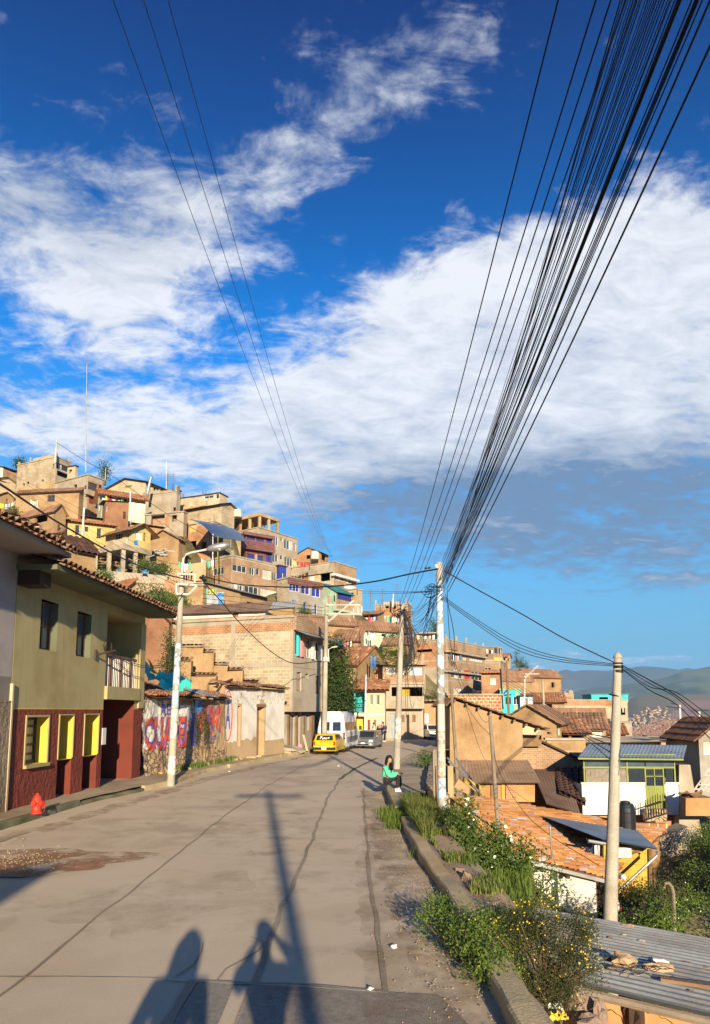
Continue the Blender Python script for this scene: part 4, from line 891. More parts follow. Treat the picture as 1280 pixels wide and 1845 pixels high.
# ------------------------------------------------------------ hillside houses
A_, B_, BR, CN = 'adobe', 'blockwork', 'brick_raw', 'concrete'
h = house
h('adobe_house', 'dark red-brown adobe house rising just behind the olive house and its tiled eave', 236, 303, 308, 1118, 1230, 36, 12, 'adobe_red', roof=('gF', 1.0, 'roof_tile_old'))
h('hill_house', 'low whitewashed house with a long dark tin roof above the brick parapet', 236, 478, 484, 1096, 1124, 49, 14, 'white_plaster', roof=('sh', .5, 'tin_rust', .5), wins=[('F', 'v', 310, 1100, 317, 1112), ('F', 's:wood', 420, 1102, 430, 1112)])
h('shack', 'patched adobe shack with slanting tin lean-to roof and hanging blue sheets', 366, 432, 482, 1066, 1105, 56, 30, A_, roof=('shS', 1.2, 'tin', .5), wins=[('F', 'v', 380, 1068, 395, 1082), ('S', 'v', 445, 1085, 458, 1098)])
h('adobe_house', 'plain pinkish brown windowless wall house beside the left street pole bracket', 338, 366, 372, 1056, 1100, 54, 15, 'adobe_pale')
h('adobe_house', 'low adobe house with thin pale eave under the tall grey blue-windowed building', 478, 528, 532, 1092, 1120, 62, 20, A_, roof=('sh', .5, 'tin', .3))
h('adobe_house', 'adobe gable with stacked dark tiles just above the olive house eave', 98, 136, 172, 990, 1052, 36, 38, A_, roof=('gF', .9, 'roof_tile_dark'))
h('shed', 'small tile-roofed shed poking above the olive house eave', 176, 216, 244, 1066, 1100, 40, 35, 'adobe_pale', roof=('sh', .9, 'roof_tile', .4), wins=[('S', 'd:frame_white', 234, 1078, 238, 1096)])
h('adobe_house', 'small adobe house with mint green doorway behind the stepped pink wall', 58, 111, 116, 958, 1000, 60, 20, A_, roof=('sh', .4, 'roof_tile_old'), wins=[('F', 'd:mint', 95, 966, 104, 985)])
h('adobe_house', 'adobe house with a wide dark opening and broken tile eaves', 30, 96, 118, 921, 965, 70, 30, A_, roof=('gS', .9, 'roof_tile_old'), wins=[('F', 'v', 64, 926, 86, 941), ('F', 's:teal', 24, 930, 29, 938)])
h('yellow_house', 'bright yellow house with long tiled roof left of the concrete frame', 106, 115, 208, 939, 990, 72, 63, 'yellow_wall', roof=('gF', 1.3, 'roof_tile'), wins=[('S', 'gd22', 136, 946, 143, 964), ('S', 'gd22', 153, 949, 159, 958), ('S', 'gd22', 175, 952, 182, 970), ('S', 'd:wood', 137, 972, 145, 988)])
h('yellow_house', 'cream and yellow house with flat white eaves above the concrete frame', 190, 237, 271, 953, 1000, 69, 36, 'cream', 'yellow_wall', roof=('gS', .7, 'roof_tile_old', .9), wins=[('F', 'gw31', 207, 960, 221, 972), ('F', 'gw21', 228, 960, 233, 978), ('S', 'gw31:curtain', 244, 958, 257, 973), ('S', 's:wood', 259, 960, 263, 975)])
h('adobe_house', 'ochre house with long curved tile roof behind the yellow houses', 128, 156, 296, 932, 980, 79, 58, 'yellow_wall', 'adobe', roof=('gF', 1.3, 'roof_tile_old'))
h('adobe_house', 'tan adobe gable house right of the cream and yellow house', 266, 322, 334, 972, 1010, 75, 14, A_, roof=('gF', 1.1, 'roof_tile_old'))
h('hill_house', 'white walled house with tiled roof at the far left of the skyline', -40, 5, 30, 842, 880, 104, 30, 'white_plaster', A_, roof=('gF', 1.0, 'roof_tile'), wins=[('S', 'gd31', 19, 843, 29, 851)])
h('hill_house', 'house with brown shuttered windows and tin eave at the left edge', -50, -8, 28, 862, 900, 96, 32, 'cream', roof=('gS', .6, 'tin', .6), wins=[('S', 'gb31', 0, 862, 13, 869), ('S', 's:frame_brown', 14, 862, 20, 871)])
h('adobe_house', 'low adobe house with washing out in front at the left edge', -30, -2, 24, 892, 930, 86, 34, A_, roof=('gS', .6, 'roof_tile_old'), wins=[('S', 'd:wood', 11, 899, 15, 910)])
h('hill_house', 'big windowless beige block building on the skyline at the left', 30, 100, 125.5, 824, 905, 95, 25, 'blockwork', 'concrete', slab=None, frame='blockwork', wins=[('F', 'v', 95, 836, 98, 845), ('S', 'gd61', 102, 837, 123, 847), ('S', 'v', 103, 851, 124, 860), ('F', 'v', 48, 868, 53, 872), ('F', 'v', 75, 864, 79, 868), ('F', 'v', 41, 871, 45, 876), ('F', 'p:adobe_pale', 30, 872, 96, 900)])
h('hut', 'tiny rooftop hut with dark flat roof on the skyline', 122, 136, 140, 840, 862, 93, 20, 'cream', slab='wood_dark', wins=[('F', 'v', 124, 846, 130, 853)])
h('hill_house', 'beige house with brick lower floor and red shutters below the skyline block', 98, 158, 185, 856, 930, 87, 30, 'concrete', BR, slab=None, wins=[('F', 'v', 133, 873, 139, 881), ('F', 'gd21', 152, 875, 156, 881), ('S', 'gb51', 159, 870, 176, 884), ('S', 'gd21', 178, 874, 184, 886), ('S', 'p:concrete', 158, 857, 185, 869), ('F', 'p:brick', 124, 896, 150, 920), ('S', 's:dkred', 161, 896, 170, 908), ('S', 'gd21', 173, 899, 182, 915)], band=[('S', .50, .53, 'concrete', .5)])
h('adobe_house', 'large plain adobe house with one square window below the skyline block', 28, 142, 150, 884, 940, 81, 8, A_, roof=('sh', .7, 'roof_tile_old', .4), wins=[('F', 'gb22', 86, 892, 99, 904)])
h('hill_house', 'house under a dark mono-pitch roof with green panels on the skyline', 194, 262, 301, 868, 900, 96, 27, 'cream', roof=('gF', 1.0, 'tin_rust', .7), wins=[('F', 's:green_metal', 210, 868, 219, 878), ('F', 's:green_metal', 225, 868, 238, 879), ('F', 'v', 243, 866, 249, 870), ('S', 'gw31:glass_blue', 264, 869, 274, 879), ('S', 'gw21:glass_blue', 277, 875, 287, 886)])
h('hill_house', 'pale green house with red tile roof and cluttered terrace high on the hill', 176, 184, 262, 889, 930, 84, 60, 'mint_pale', roof=('gF', 1.0, 'roof_tile', .8), wins=[('S', 'v', 192, 889, 202, 901), ('S', 'gw21', 212, 893, 219, 905), ('S', 's:frame_white', 232, 897, 238, 908), ('S', 's:frame_white', 245, 900, 251, 911), ('S', 'gd21', 224, 896, 229, 906)])
h('hill_house', 'low rust-red painted wall house below the pale green house', 184, 190, 232, 903, 935, 79, 58, 'adobe_red', 'adobe_red', roof=('sh', .3, 'tin_rust', .4), wins=[('S', 'gw21:glass_blue', 187, 910, 194, 922), ('S', 'd:wood_dark', 222, 922, 227, 935)])
h('hill_house', 'beige concrete house with bare columns behind the pale green house', 256, 318, 324, 886, 930, 91, 20, 'concrete', slab=None, frame='concrete', rebar=4, wins=[('F', 'v', 312, 914, 319, 921)])
h('unfinished_house', 'unfinished concrete garage with black openings under a pale slab', 262, 331, 337, 923, 960, 83, 16, 'concrete', BR, wins=[('F', 'v', 272, 927, 297, 947), ('F', 'v', 310, 928, 319, 940), ('F', 'p:brick', 299, 927, 306, 950)])
h('hut', 'dark-roofed wooden hut on the skyline right of the green panelled house', 298, 322, 326, 884, 897, 97, 16, 'wood', slab='wood_dark', rebar=3, wins=[('F', 'v', 304, 887, 312, 893)])
h('hill_house', 'topmost cream storey with wide windows under a sweeping dark roof', 325, 396, 410, 889, 912, 99, 22, 'cream', slab='wood_dark', rebar=4, wins=[('F', 'gw21', 344, 888, 364, 898), ('F', 'gw21', 368, 889, 385, 898), ('F', 'gw11', 389, 890, 395, 898)])
h('hill_house', 'windowless beige block storey with projecting dark eaves at the middle of the hill', 318, 399, 422, 908, 970, 95, 28, 'blockwork_pale', roof=('gS', .5, 'tin_rust', .7), frame='blockwork', wins=[('F', 'v', 371, 937, 378, 942)])
h('hill_house', 'orange brick house with a yellow shutter left of the curved blue awning', 330, 384, 402, 940, 1010, 84, 25, 'brick', slab=None, frame='concrete', wins=[('F', 's:yellow_wall', 341, 944, 354, 959), ('F', 'v', 339, 975, 354, 988), ('F', 'v', 363, 976, 372, 992), ('S', 'v', 386, 980, 396, 992)])
h('apartment_house', 'tall cream apartment house with rows of dark windows under an unfinished top floor', 400, 466, 536, 951, 1060, 97, 36, 'cream', CN, slab=None, wins=[('S', 'gw21:glass_blue', 493, 967, 502, 983), ('S', 'gw31:glass_blue', 512, 973, 527, 990), ('S', 'gw21:glass_blue', 529, 979, 534, 993), ('S', 'gw21:glass_blue', 491, 998, 502, 1014), ('S', 'gw11', 505, 1001, 510, 1008), ('S', 'gw31:glass_blue', 513, 1004, 528, 1020), ('S', 'gw21:glass_blue', 530, 1008, 535, 1020), ('F', 'gd21', 405, 962, 420, 974), ('S', 'gw21', 505, 969, 510, 976)], band=[('F', .93, 1.0, 'concrete', .04)])
h('hill_house', 'purple-tiled house with royal blue windows right of the curved blue awning', 434, 443, 491, 960, 1030, 88, 54, 'purple_tile', slab='purple_tile', wins=[('S', 'gd41:royal_blue', 445, 968, 460, 981), ('S', 'gd31:royal_blue', 462, 971, 476, 985), ('S', 'gd21:royal_blue', 480, 971, 489, 985), ('S', 'gd31:royal_blue', 446, 998, 458, 1008), ('S', 'gd31:royal_blue', 461, 1001, 474, 1012), ('S', 'gd21:royal_blue', 480, 996, 489, 1012)], band=[('S', .56, .80, 'purple_tile', .7), ('S', .93, 1.0, 'purple_tile', .5)])
h('brick_house', 'long brick house with two rows of wide windows in the middle of the hill', 372, 418, 501, 1002, 1105, 79, 40, BR, slab=None, frame='concrete', wins=[('F', 'gw31', 384, 1022, 403, 1036), ('S', 'gw31', 420, 1018, 445, 1031), ('S', 'gw21', 450, 1022, 459, 1036), ('S', 'gw11', 462, 1024, 468, 1036), ('S', 'gw41:curtain', 473, 1027, 489, 1044), ('S', 'gw21', 491, 1031, 499, 1046), ('S', 'gw31', 421, 1053, 438, 1069), ('S', 'gw31', 441, 1056, 466, 1075), ('S', 'gw41:curtain', 469, 1062, 499, 1080), ('F', 'v', 376, 1024, 380, 1036)])
h('hut', 'royal blue rooftop room between the brick house and the grey blue-windowed house', 499, 503, 516, 1020, 1050, 76, 50, 'royal_blue', slab='wood_dark', wins=[('S', 'd:cloth_yellow', 509, 1032, 511, 1042)])
h('grey_house', 'grey rendered house with royal blue windows and a purple tiled parapet', 499, 520, 581, 1042, 1140, 70, 45, 'blockwork_pale', 'concrete_grey', slab=None, wins=[('S', 'gw31:royal_blue', 522, 1050, 540, 1066), ('S', 'gw21:royal_blue', 543, 1055, 559, 1071), ('S', 'gw21:royal_blue', 562, 1060, 578, 1076), ('S', 'gw11:royal_blue', 527, 1081, 533, 1097), ('S', 'gw11:royal_blue', 547, 1085, 553, 1102), ('S', 'gw11:royal_blue', 567, 1089, 572.5, 1106)], band=[('S', .90, 1.02, 'purple_tile', .12)])
h('hill_house', 'white and brick corner house with glazed balcony on the right skyline above the street', 526, 602, 642, 1013, 1120, 98, 34, 'cream', BR, slab=None, rebar=0, wins=[('F', 's:adobe_red', 545, 1037, 556, 1049), ('F', 's:white_clean', 558, 1033, 567, 1050), ('F', 'v', 577, 1032, 595, 1047), ('S', 'gw41:glass_blue', 604, 1033, 620, 1046), ('S', 'gw31:glass_blue', 623, 1040, 639, 1052), ('S', 's:dkred', 637, 1060, 640.5, 1070), ('S', 'v', 628, 1056, 633, 1066), ('S', 'p:white_clean', 621, 1055, 641, 1062)], band=[('F', .83, .97, 'concrete', .3), ('S', .76, .80, 'frame_white', .6)])
h('hut', 'teal metal rooftop shelter beside a round pale water tank on the skyline', 536, 578, 592, 995, 1015, 103, 25, 'brick', roof=('gF', .9, 'teal', .5), wins=[('F', 'v', 552, 1000, 562, 1007), ('S', 'v', 580, 1000, 588, 1010)])
h('green_house', 'mint green house with a long blue glazed balcony', 580, 606, 637, 1066, 1115, 87, 38, 'mint', BR, roof=('shS', 1.4, 'teal', .3), wins=[('F', 's:pink', 589, 1075, 594, 1088), ('S', 'gd61:royal_blue', 608, 1068, 634, 1082), ('F', 'v', 600, 1073, 604, 1084), ('S', 'gw21', 616, 1092, 622, 1101)], band=[('S', .28, .36, 'mint', .4)])
h('hill_house', 'small cream house with red curtains under the glazed corner house', 622, 641, 653, 1062, 1095, 92, 38, 'cream', wins=[('S', 's:dkred', 643, 1064, 646, 1072), ('F', 'v', 631, 1068, 637, 1076), ('F', 'v', 627, 1080, 633, 1086)])
h('hill_house', 'tile-roofed house with a white balustrade full of washing', 637, 678, 692, 1107, 1135, 93, 22, A_, roof=('sh', .9, 'roof_tile_old', .6), wins=[('F', 'v', 642, 1108, 652, 1118), ('F', 's:dkred', 656, 1108, 664, 1117), ('F', 'v', 667, 1108, 674, 1117)])
h('brick_house', 'flat-topped orange brick house with small square openings behind the middle pole', 676, 735, 742, 1089, 1150, 101, 15, 'brick', frame='concrete', rebar=5, wins=[('F', 'v', 695, 1092, 701, 1096), ('F', 'v', 708, 1092, 714, 1097), ('F', 'v', 724, 1096, 730, 1101), ('F', 's:cloth_yellow', 697, 1108, 702, 1117)])
h('adobe_house', 'long adobe house with a sloping tile roof below the grey blue-windowed house', 530, 537, 640, 1117, 1165, 66, 61, A_, roof=('gF', .6, 'roof_tile_old', .5))
h('green_house', 'pale green house under a long sloping tile roof beside the middle pole', 634, 640, 740, 1128, 1165, 80, 61, 'mint_pale', roof=('gF', .7, 'roof_tile_old', .7), wins=[('S', 'gw21', 662, 1136, 667, 1146), ('S', 'd:frame_white', 670, 1138, 674, 1149), ('S', 'v', 688, 1142, 696, 1152)])
h('adobe_house', 'adobe cottage with a small tile roof and blue sheets on its wall', 600, 648, 656, 1153, 1185, 66, 18, A_, roof=('sh', 1.2, 'roof_tile_old', .4))
h('adobe_house', 'large adobe house with ridged tile roof above the tree on the street', 586, 642, 702, 1198, 1240, 61, 24, A_, roof=('gS', 2.0, 'roof_tile', .4), wins=[('S', 'v', 676, 1181, 684, 1196)])
h('adobe_house', 'bare adobe gable between the block house and the street tree', 540, 596, 603, 1158, 1250, 55, 18, A_, roof=('gF', .7, 'roof_tile_old'))
h('adobe_house', 'brown adobe house with overhanging tile roof behind the white van', 578, 599, 612, 1240, 1345, 47.5, 20, 'adobe_red', A_, roof=('sh', .6, 'roof_tile_old', .6), wins=[('F', 'd:wood_dark', 590, 1255, 595, 1300)])
h('adobe_house', 'tan hillside house with dark porch right of the middle pole', 690, 742, 752, 1160, 1200, 78, 20, A_, roof=('gS', .9, 'roof_tile_old'), wins=[('F', 'v', 702, 1172, 716, 1182)])
h('brick_house', 'orange brick house with white panels under a thin tin roof behind the middle pole', 618, 692, 768, 1199, 1262, 65, 8, 'brick', roof=('sh', .4, 'tin_rust', .4), wins=[('F', 's:white_clean', 660, 1204, 674, 1216)])
h('brick_house', 'brick upper storey with white screens and tin sheets above the grey concrete house', 690, 766, 770, 1199, 1245, 62.5, 4, BR, roof=('sh', .3, 'tin_rust', .4), frame='concrete', wins=[('F', 's:white_clean', 696, 1203, 713, 1215), ('F', 's:white_clean', 724, 1203, 734, 1216), ('F', 's:tin_blue', 738, 1202, 762, 1217)])
hc = h('corner_house', 'yellow and cyan street house with tile roof behind the standing people', 638, 694, 698, 1244, 1338, 53.6, 4, 'cream', roof=('sh', 1.0, 'roof_tile', .5), ctrl=False, wins=[('F', 'v', 640.5, 1247, 657.5, 1283), ('F', 'gw21', 667, 1252, 672, 1270), ('F', 'gw21', 678, 1252, 684, 1270), ('F', 'd:dkred', 663, 1297, 667, 1333), ('F', 'd:wood', 674, 1297, 678, 1333), ('F', 's:white_clean', 683, 1296, 687, 1322), ('F', 'v', 641.5, 1291, 657, 1335)])
def recess(hid, px, m, depth, f='FF'):
    q = HOUSES[hid.name]; F = q[f]; r = px_rect(F, *px); mb = MB(); O, t, n = F; P_ = lambda u, v, d: O+t*u+Zv*v-n*d; u0, u1, v0, v1 = r
    mb.quad(P_(u0, v0, depth), P_(u1, v0, depth), P_(u1, v1, depth), P_(u0, v1, depth)); mb.quad(P_(u0, v0, .27), P_(u0, v0, depth), P_(u0, v1, depth), P_(u0, v1, .27)); mb.quad(P_(u1, v0, .27), P_(u1, v0, depth), P_(u1, v1, depth), P_(u1, v1, .27)); mb.quad(P_(u0, v0, .27), P_(u1, v0, .27), P_(u1, v0, depth), P_(u0, v0, depth)); mb.quad(P_(u0, v1, .27), P_(u1, v1, .27), P_(u1, v1, depth), P_(u0, v1, depth))
    return mb.build('recess', m, hid)
recess(hc, (640.5, 1247, 657.5, 1283), 'cyan', 1.2); recess(hc, (641.5, 1291, 657, 1335), 'yellow_paint', .8)
q = HOUSES[hc.name]; F = q['FF']
for px, m_, pr in (((638.3, 1285.5, 694, 1289), 'white_clean', .06), ((660, 1289.2, 694, 1338), 'adobe_pale', .03), ((638.3, 1244, 640.3, 1289), 'cyan', .05)):
    mb = MB(); r = px_rect(F, *px); mb.fb(F, max(0, r[0]), r[1], r[2], r[3], .003, pr); mb.build('wall_band', m_, hc) if pr != .03 else None
mb = MB(); r = px_rect(F, 640, 1267, 658, 1284)
for i in range(9): u = r[0]+(r[1]-r[0])*i/8; mb.tube([F[0]+F[1]*u+F[2]*.06+Zv*r[2], F[0]+F[1]*u+F[2]*.06+Zv*r[3]], .02, 4)
mb.tube([F[0]+F[1]*r[0]+F[2]*.06+Zv*r[3], F[0]+F[1]*r[1]+F[2]*.06+Zv*r[3]], .03, 4); mb.build('railing', 'frame_dark', hc)
hd = h('concrete_house', 'grey concrete street house with a solid balcony and pale blue door behind the middle pole', 694, 763, 768, 1233, 1331, 57.5, 0, CN, slab='concrete', ctrl=False, wins=[('F', 'v', 706, 1238, 762, 1256), ('F', 'd:door_blue', 701, 1286, 712, 1330), ('F', 's:wood', 724, 1288, 729, 1301), ('F', 's:wood_dark', 733, 1288, 738, 1320), ('F', 's:wood', 743, 1288, 749, 1301)], band=[('F', .55, .775, 'concrete', .9)])
F = HOUSES[hd.name]['FF']; r = px_rect(F, 726, 1239, 740, 1255); mb = MB(); mb.fb(F, *r, -.8, -.7); mb.build('screen', 'yellow_wood', hd)
h('adobe_house', 'tan adobe wall house with a white doorway beside the far taxi', 765, 808, 812, 1266, 1333, 58.8, -4, A_, roof=('sh', .3, 'roof_tile_old'), ctrl=False, wins=[('F', 's:white_clean', 765, 1285, 773, 1303)])
h('brick_house', 'big three-storey orange brick house with open balconies right of the painted pole', 722, 807, 875, 1153, 1300, 93, 32, 'brick', BR, slab=None, frame='concrete', rebar=3, wins=[('F', 'v', 751, 1170, 779, 1175), ('F', 'p:concrete', 765, 1202, 806, 1290), ('S', 'gw51:curtain', 846, 1179, 869, 1192), ('S', 'v', 812, 1171, 826, 1188), ('S', 's:cloth_red', 827, 1175, 832, 1188), ('S', 'gw21:curtain', 834, 1176, 841, 1190), ('S', 'gw31:glass_blue', 813, 1206, 834, 1222), ('S', 's:cloth_red', 837, 1208, 847, 1223), ('S', 'gw31', 850, 1210, 870, 1226), ('S', 'gw31:curtain', 818, 1240, 838, 1252), ('S', 's:yellow_wood', 839, 1243, 848, 1253), ('S', 'gw21', 851, 1243, 871, 1254)], band=[('S', .845, .87, 'concrete', .6), ('S', .60, .62, 'concrete', .6)])
h('unfinished_house', 'open concrete rooftop shelter with white cloth above the big brick house', 748, 786, 793, 1141, 1158, 101, 16, 'inside_shade', slab='concrete', wins=[])  # closed near-black walls stand in for the shade inside the open shelter
h('brick_house', 'brick house with a white window right of the big brick house', 868, 901, 908, 1214, 1262, 87, 14, 'brick', roof=('sh', .5, 'roof_tile', .4), wins=[('F', 'gw22:curtain', 884, 1222, 895, 1234)])
h('brick_house', 'bare brick house wall stepping down right of the big brick house', 858, 902, 912, 1192, 1240, 108, 20, BR, frame='concrete', slab=None)
h('brick_house', 'small upper house with two dark windows and yellow washing on the ridge', 874, 889, 906, 1166, 1215, 128, 40, BR, wins=[('S', 'gd21', 891, 1168, 897, 1177), ('S', 'gd21', 899, 1169, 905, 1178), ('S', 's:cloth_yellow', 891, 1184, 904, 1191)])
h('hill_house', 'tiny red-roofed house on the ridge left of the pink house', 905, 914, 921, 1183, 1215, 148, 30, 'cream', roof=('gS', .8, 'roof_tile', .5), wins=[('F', 'v', 907, 1186, 911, 1190), ('S', 'v', 915, 1186, 919, 1191)])
h('pink_house', 'bright pink house with a grey tin roof on the ridge', 912, 935, 946, 1208, 1240, 128, 28, 'pink', roof=('sh', .7, 'tin', .5), wins=[('F', 's:wood', 929, 1210, 934, 1222), ('F', 'gw21', 924, 1210, 928, 1216)])
h('adobe_house', 'adobe house right of the pink house', 944, 958, 966, 1212, 1250, 122, 30, A_, roof=('gF', .5, 'roof_tile_old'), wins=[('F', 'gw11', 949, 1222, 953, 1230)])
h('adobe_house', 'long adobe gable house below the pink house', 930, 952, 1012, 1218, 1280, 110, 60, A_, roof=('gF', 1.2, 'roof_tile_old', .5))
h('adobe_house', 'tile-roofed brown house behind the ridge poles', 872, 880, 960, 1222, 1275, 96, 60, A_, roof=('gF', 1.2, 'roof_tile_old', .5), wins=[('S', 'gw21', 935, 1240, 940, 1248)])
h('turquoise_house', 'turquoise painted house with dark windows behind the slender ridge poles', 902, 938, 943, 1243, 1300, 84, 10, 'cyan', wins=[('F', 'gd31', 911, 1256, 921, 1269), ('F', 'gw21', 925, 1255, 936, 1270), ('F', 'p:yellow_wall', 929, 1243, 933, 1254), ('F', 'p:yellow_wall', 927, 1272, 932, 1283)])
h('blue_house', 'pale blue rendered house right of the turquoise house', 938, 961, 966, 1254, 1300, 83, 10, 'lightblue', roof=('sh', .4, 'tin_brown', .4), wins=[('F', 's:wood_grey', 947, 1258, 951, 1272)])
h('adobe_house', 'brown tile-roofed house with pale eave right of the pale blue house', 962, 1018, 1024, 1266, 1300, 90, 14, BR, roof=('sh', 1.4, 'roof_tile', .5), wins=[('F', 'v', 985, 1269, 995, 1278), ('F', 'p:concrete', 1000, 1272, 1016, 1290)])
h('brick_house', 'orange brick wall house with thick pale mortar behind the big adobe house', 808, 904, 909, 1253, 1300, 64, 6, 'brick_white', slab=None)
h('beige_house', 'beige three-storey house with orange brick parapet and teal rooftop shelter', 1016, 1133, 1137, 1262, 1370, 100, 6, 'blockwork_pale', slab=None, wins=[('F', 'p:brick', 1016, 1262, 1105, 1271), ('F', 'gd21', 1093, 1295, 1100, 1304), ('F', 'v', 1038, 1284, 1046, 1292), ('F', 'v', 1119, 1276, 1127, 1288)])
h('hut', 'teal rooftop shelter with blue sheets on the beige house', 1066, 1132, 1136, 1252, 1263, 101, 6, 'cyan', slab='teal', ctrl=False, fd=.2, wins=[('F', 'v', 1080, 1256, 1096, 1262), ('F', 's:tarp_blue', 1098, 1256, 1110, 1262)])
h('beige_house', 'rough beige annex below the beige house at the valley edge', 1104, 1140, 1146, 1302, 1360, 96, 10, 'concrete', BR, slab=None, wins=[('F', 'v', 1119, 1292, 1127, 1300)])
h('adobe_house', 'tile-roofed house with a white door panel behind the adobe yard wall', 1028, 1088, 1100, 1312, 1360, 62, 14, 'cream', A_, roof=('gS', 1.3, 'roof_tile_old', .6), wins=[('F', 's:white_clean', 1068, 1314, 1090, 1338), ('S', 's:wood', 1091, 1318, 1098, 1336)])
h('adobe_house', 'adobe house with half-timbered porch and small tile roof', 1026, 1058, 1068, 1322, 1372, 54, 14, A_, roof=('sh', 1.0, 'roof_tile', .6), wins=[('F', 'v', 1030, 1325, 1052, 1335)])
h('adobe_house', 'tan adobe gable house with a narrow window behind the biggest adobe house', 903, 1004, 1028, 1302, 1372, 51, 22, A_, roof=('gF', 1.25, 'roof_tile_old', .5), wins=[('S', 'gw13', 1006, 1306, 1010, 1326)])
h('adobe_house', 'long sloping tile-roofed house between the two adobe gables and the beige house', 966, 972, 1092, 1300, 1345, 68, 60, A_, roof=('gF', 1.3, 'roof_tile_old', .5))
h('adobe_house', 'low tiled house at the foot of the beige house', 1070, 1128, 1140, 1322, 1350, 74, 14, A_, roof=('gS', 1.0, 'roof_tile', .5), wins=[('F', 'v', 1080, 1326, 1088, 1336)])
h('yard_wall', 'adobe yard wall with a row of cap tiles left of the green glazed house', 986, 1056, 1059, 1334, 1372, 47, 4, A_, slab=None, cat='wall', depth=.4)
h('brick_house', 'distant low beige house with a yellow tarpaulin on the valley edge', 1168, 1192, 1200, 1328, 1350, 118, 15, 'concrete', wins=[('F', 'p:cloth_yellow', 1170, 1329, 1186, 1336)])
h('brick_house', 'distant low brick house left of the shadowed brick house', 1190, 1218, 1224, 1333, 1360, 105, 10, 'adobe_pale', wins=[('F', 'v', 1200, 1336, 1206, 1342)])
h('adobe_house', 'distant dark tile roof house right of the rough beige annex', 1128, 1170, 1178, 1346, 1370, 88, 14, A_, roof=('sh', 1.0, 'roof_tile_old', .5))
h('shadowed_brick_house', 'tall shadowed brick house with tin roof at the right edge', 1219, 1260, 1300, 1318, 1420, 54, 80, 'brick_shaded', BR, roof=('gS', .5, 'tin_blue', .4))  # left face has shade in its brick colour, right face is plain raw brick
h('grey_house', 'grey rendered house with barred window at the right edge', 1262, 1350, 1356, 1330, 1440, 46, 5, 'concrete_grey', roof=('gF', 1.3, 'roof_tile', .5), wins=[('F', 'gw42:curtain', 1268, 1336, 1282, 1360)])

# extra houses further up and round the bend so the slope stays built up from other angles
for i, (xl, xc, xr, yt, yb, Y, yaw, m_, lab) in enumerate([
    (742, 800, 815, 1176, 1215, 120, 20, BR, 'hidden brick house behind the big brick house'),
    (846, 872, 884, 1176, 1200, 135, 25, 'brick', 'narrow brick house top between the big brick house and the ridge house'),
    (966, 1000, 1012, 1232, 1262, 140, 20, BR, 'small brick house at the end of the ridge by a lamp post'),
    (1000, 1034, 1040, 1252, 1280, 128, 12, 'brick', 'low orange brick house left of the beige house'),
    (560, 600, 625, 1125, 1160, 72, 30, A_, 'adobe house in the shade behind the second street pole')]):
    h('hill_house', lab, xl, xc, xr, yt, yb, Y, yaw, m_, slab=None, frame='concrete' if m_ != A_ else None, roof=None if m_ != A_ else ('gS', .8, 'roof_tile_old'), wins=[('F', 'v', xl+8, yt+5, xl+16, yt+12)])

# unfinished top floor on the apartment house
def frame_building(name, label, xl, xc, xr, yt, yb, Y, yaw, slab_t, cols, m='concrete', props=0, back=None, ctrl=True, over=.3):
    a = R(yaw); top = P(xc, yt, Y); bot = P(xc, yb, Y); hh = top.z-bot.z; zm = (top.z+bot.z)/2; D = Y*cos(PT)+(zm-H)*sin(PT); ul = (xl-640)/FL; ur = (xr-640)/FL; X = (xc-640)/FL*D
    W1 = (X-ul*D)/(cos(a)+ul*sin(a)*cos(PT)); W2 = (ur*D-X)/(sin(a)-ur*cos(a)*cos(PT)); W2 = max(1.5, min(12, W2))
    O = V((X, Y, bot.z)); F1 = (O, V((-cos(a), sin(a), 0)), V((-sin(a), -cos(a), 0))); t1, t2 = F1[1], V((sin(a), cos(a), 0)); root = thing(name, label, 'building frame', O)
    mb = MB(); q = [O-t1*over-t2*over, O+t1*(W1+over)-t2*over, O+t1*(W1+over)+t2*(W2+over), O-t1*over+t2*(W2+over)]; mb.hexa([p+Zv*(hh-slab_t) for p in q]+[p+Zv*hh for p in q]); mb.build('roof_slab', m, root)
    for (u, v) in [(i/cols, 0) for i in range(cols+1)]+[(0, j/2) for j in (1, 2)]+[(1, 1), (.5, 1)]:
        c = O+t1*W1*u+t2*W2*v; mb = MB(); mb.box(c+Zv*((hh-slab_t-.01)/2-1.0), (.36, .36, hh-slab_t-.01+2), a); mb.build('column', m, root)
    if props:
        mb = MB()
        for i in range(props): c = O+t1*rnd.uniform(.3, W1-.2)+t2*rnd.uniform(.1, W2); mb.tube([c+V((rnd.uniform(-.2, .2), 0, 0)), c+Zv*(hh-slab_t)], .05, 5)
        mb.build('timber_props', 'wood', root, kind='stuff')
    if back: mb = MB(); mb.hexa([O+t1*u+t2*v+Zv*z for z in (-.5, hh-slab_t-.02) for u, v in ((.1, W2), (W1, W2), (W1, W2+.2), (.1, W2+.2))]); mb.build('back_wall', back, root)
    if ctrl: HS.append((O.x, O.y, O.z-.3)); p = O+t1*W1; HS.append((p.x, p.y, O.z+.2))
    return root
frame_building('unfinished_storey', 'unfinished open top storey on raw timber props above the cream apartment house', 400, 468, 500, 925, 950, 97.6, 36, .45, 4, 'adobe_pale', 34, ctrl=False)
frame_building('open_building', 'open grey concrete frame with flat slab and square columns below the yellow houses', 148, 222, 265, 981, 1032, 63, 32, .5, 3, 'concrete', 0, 'rubble')
mb = MB(); 
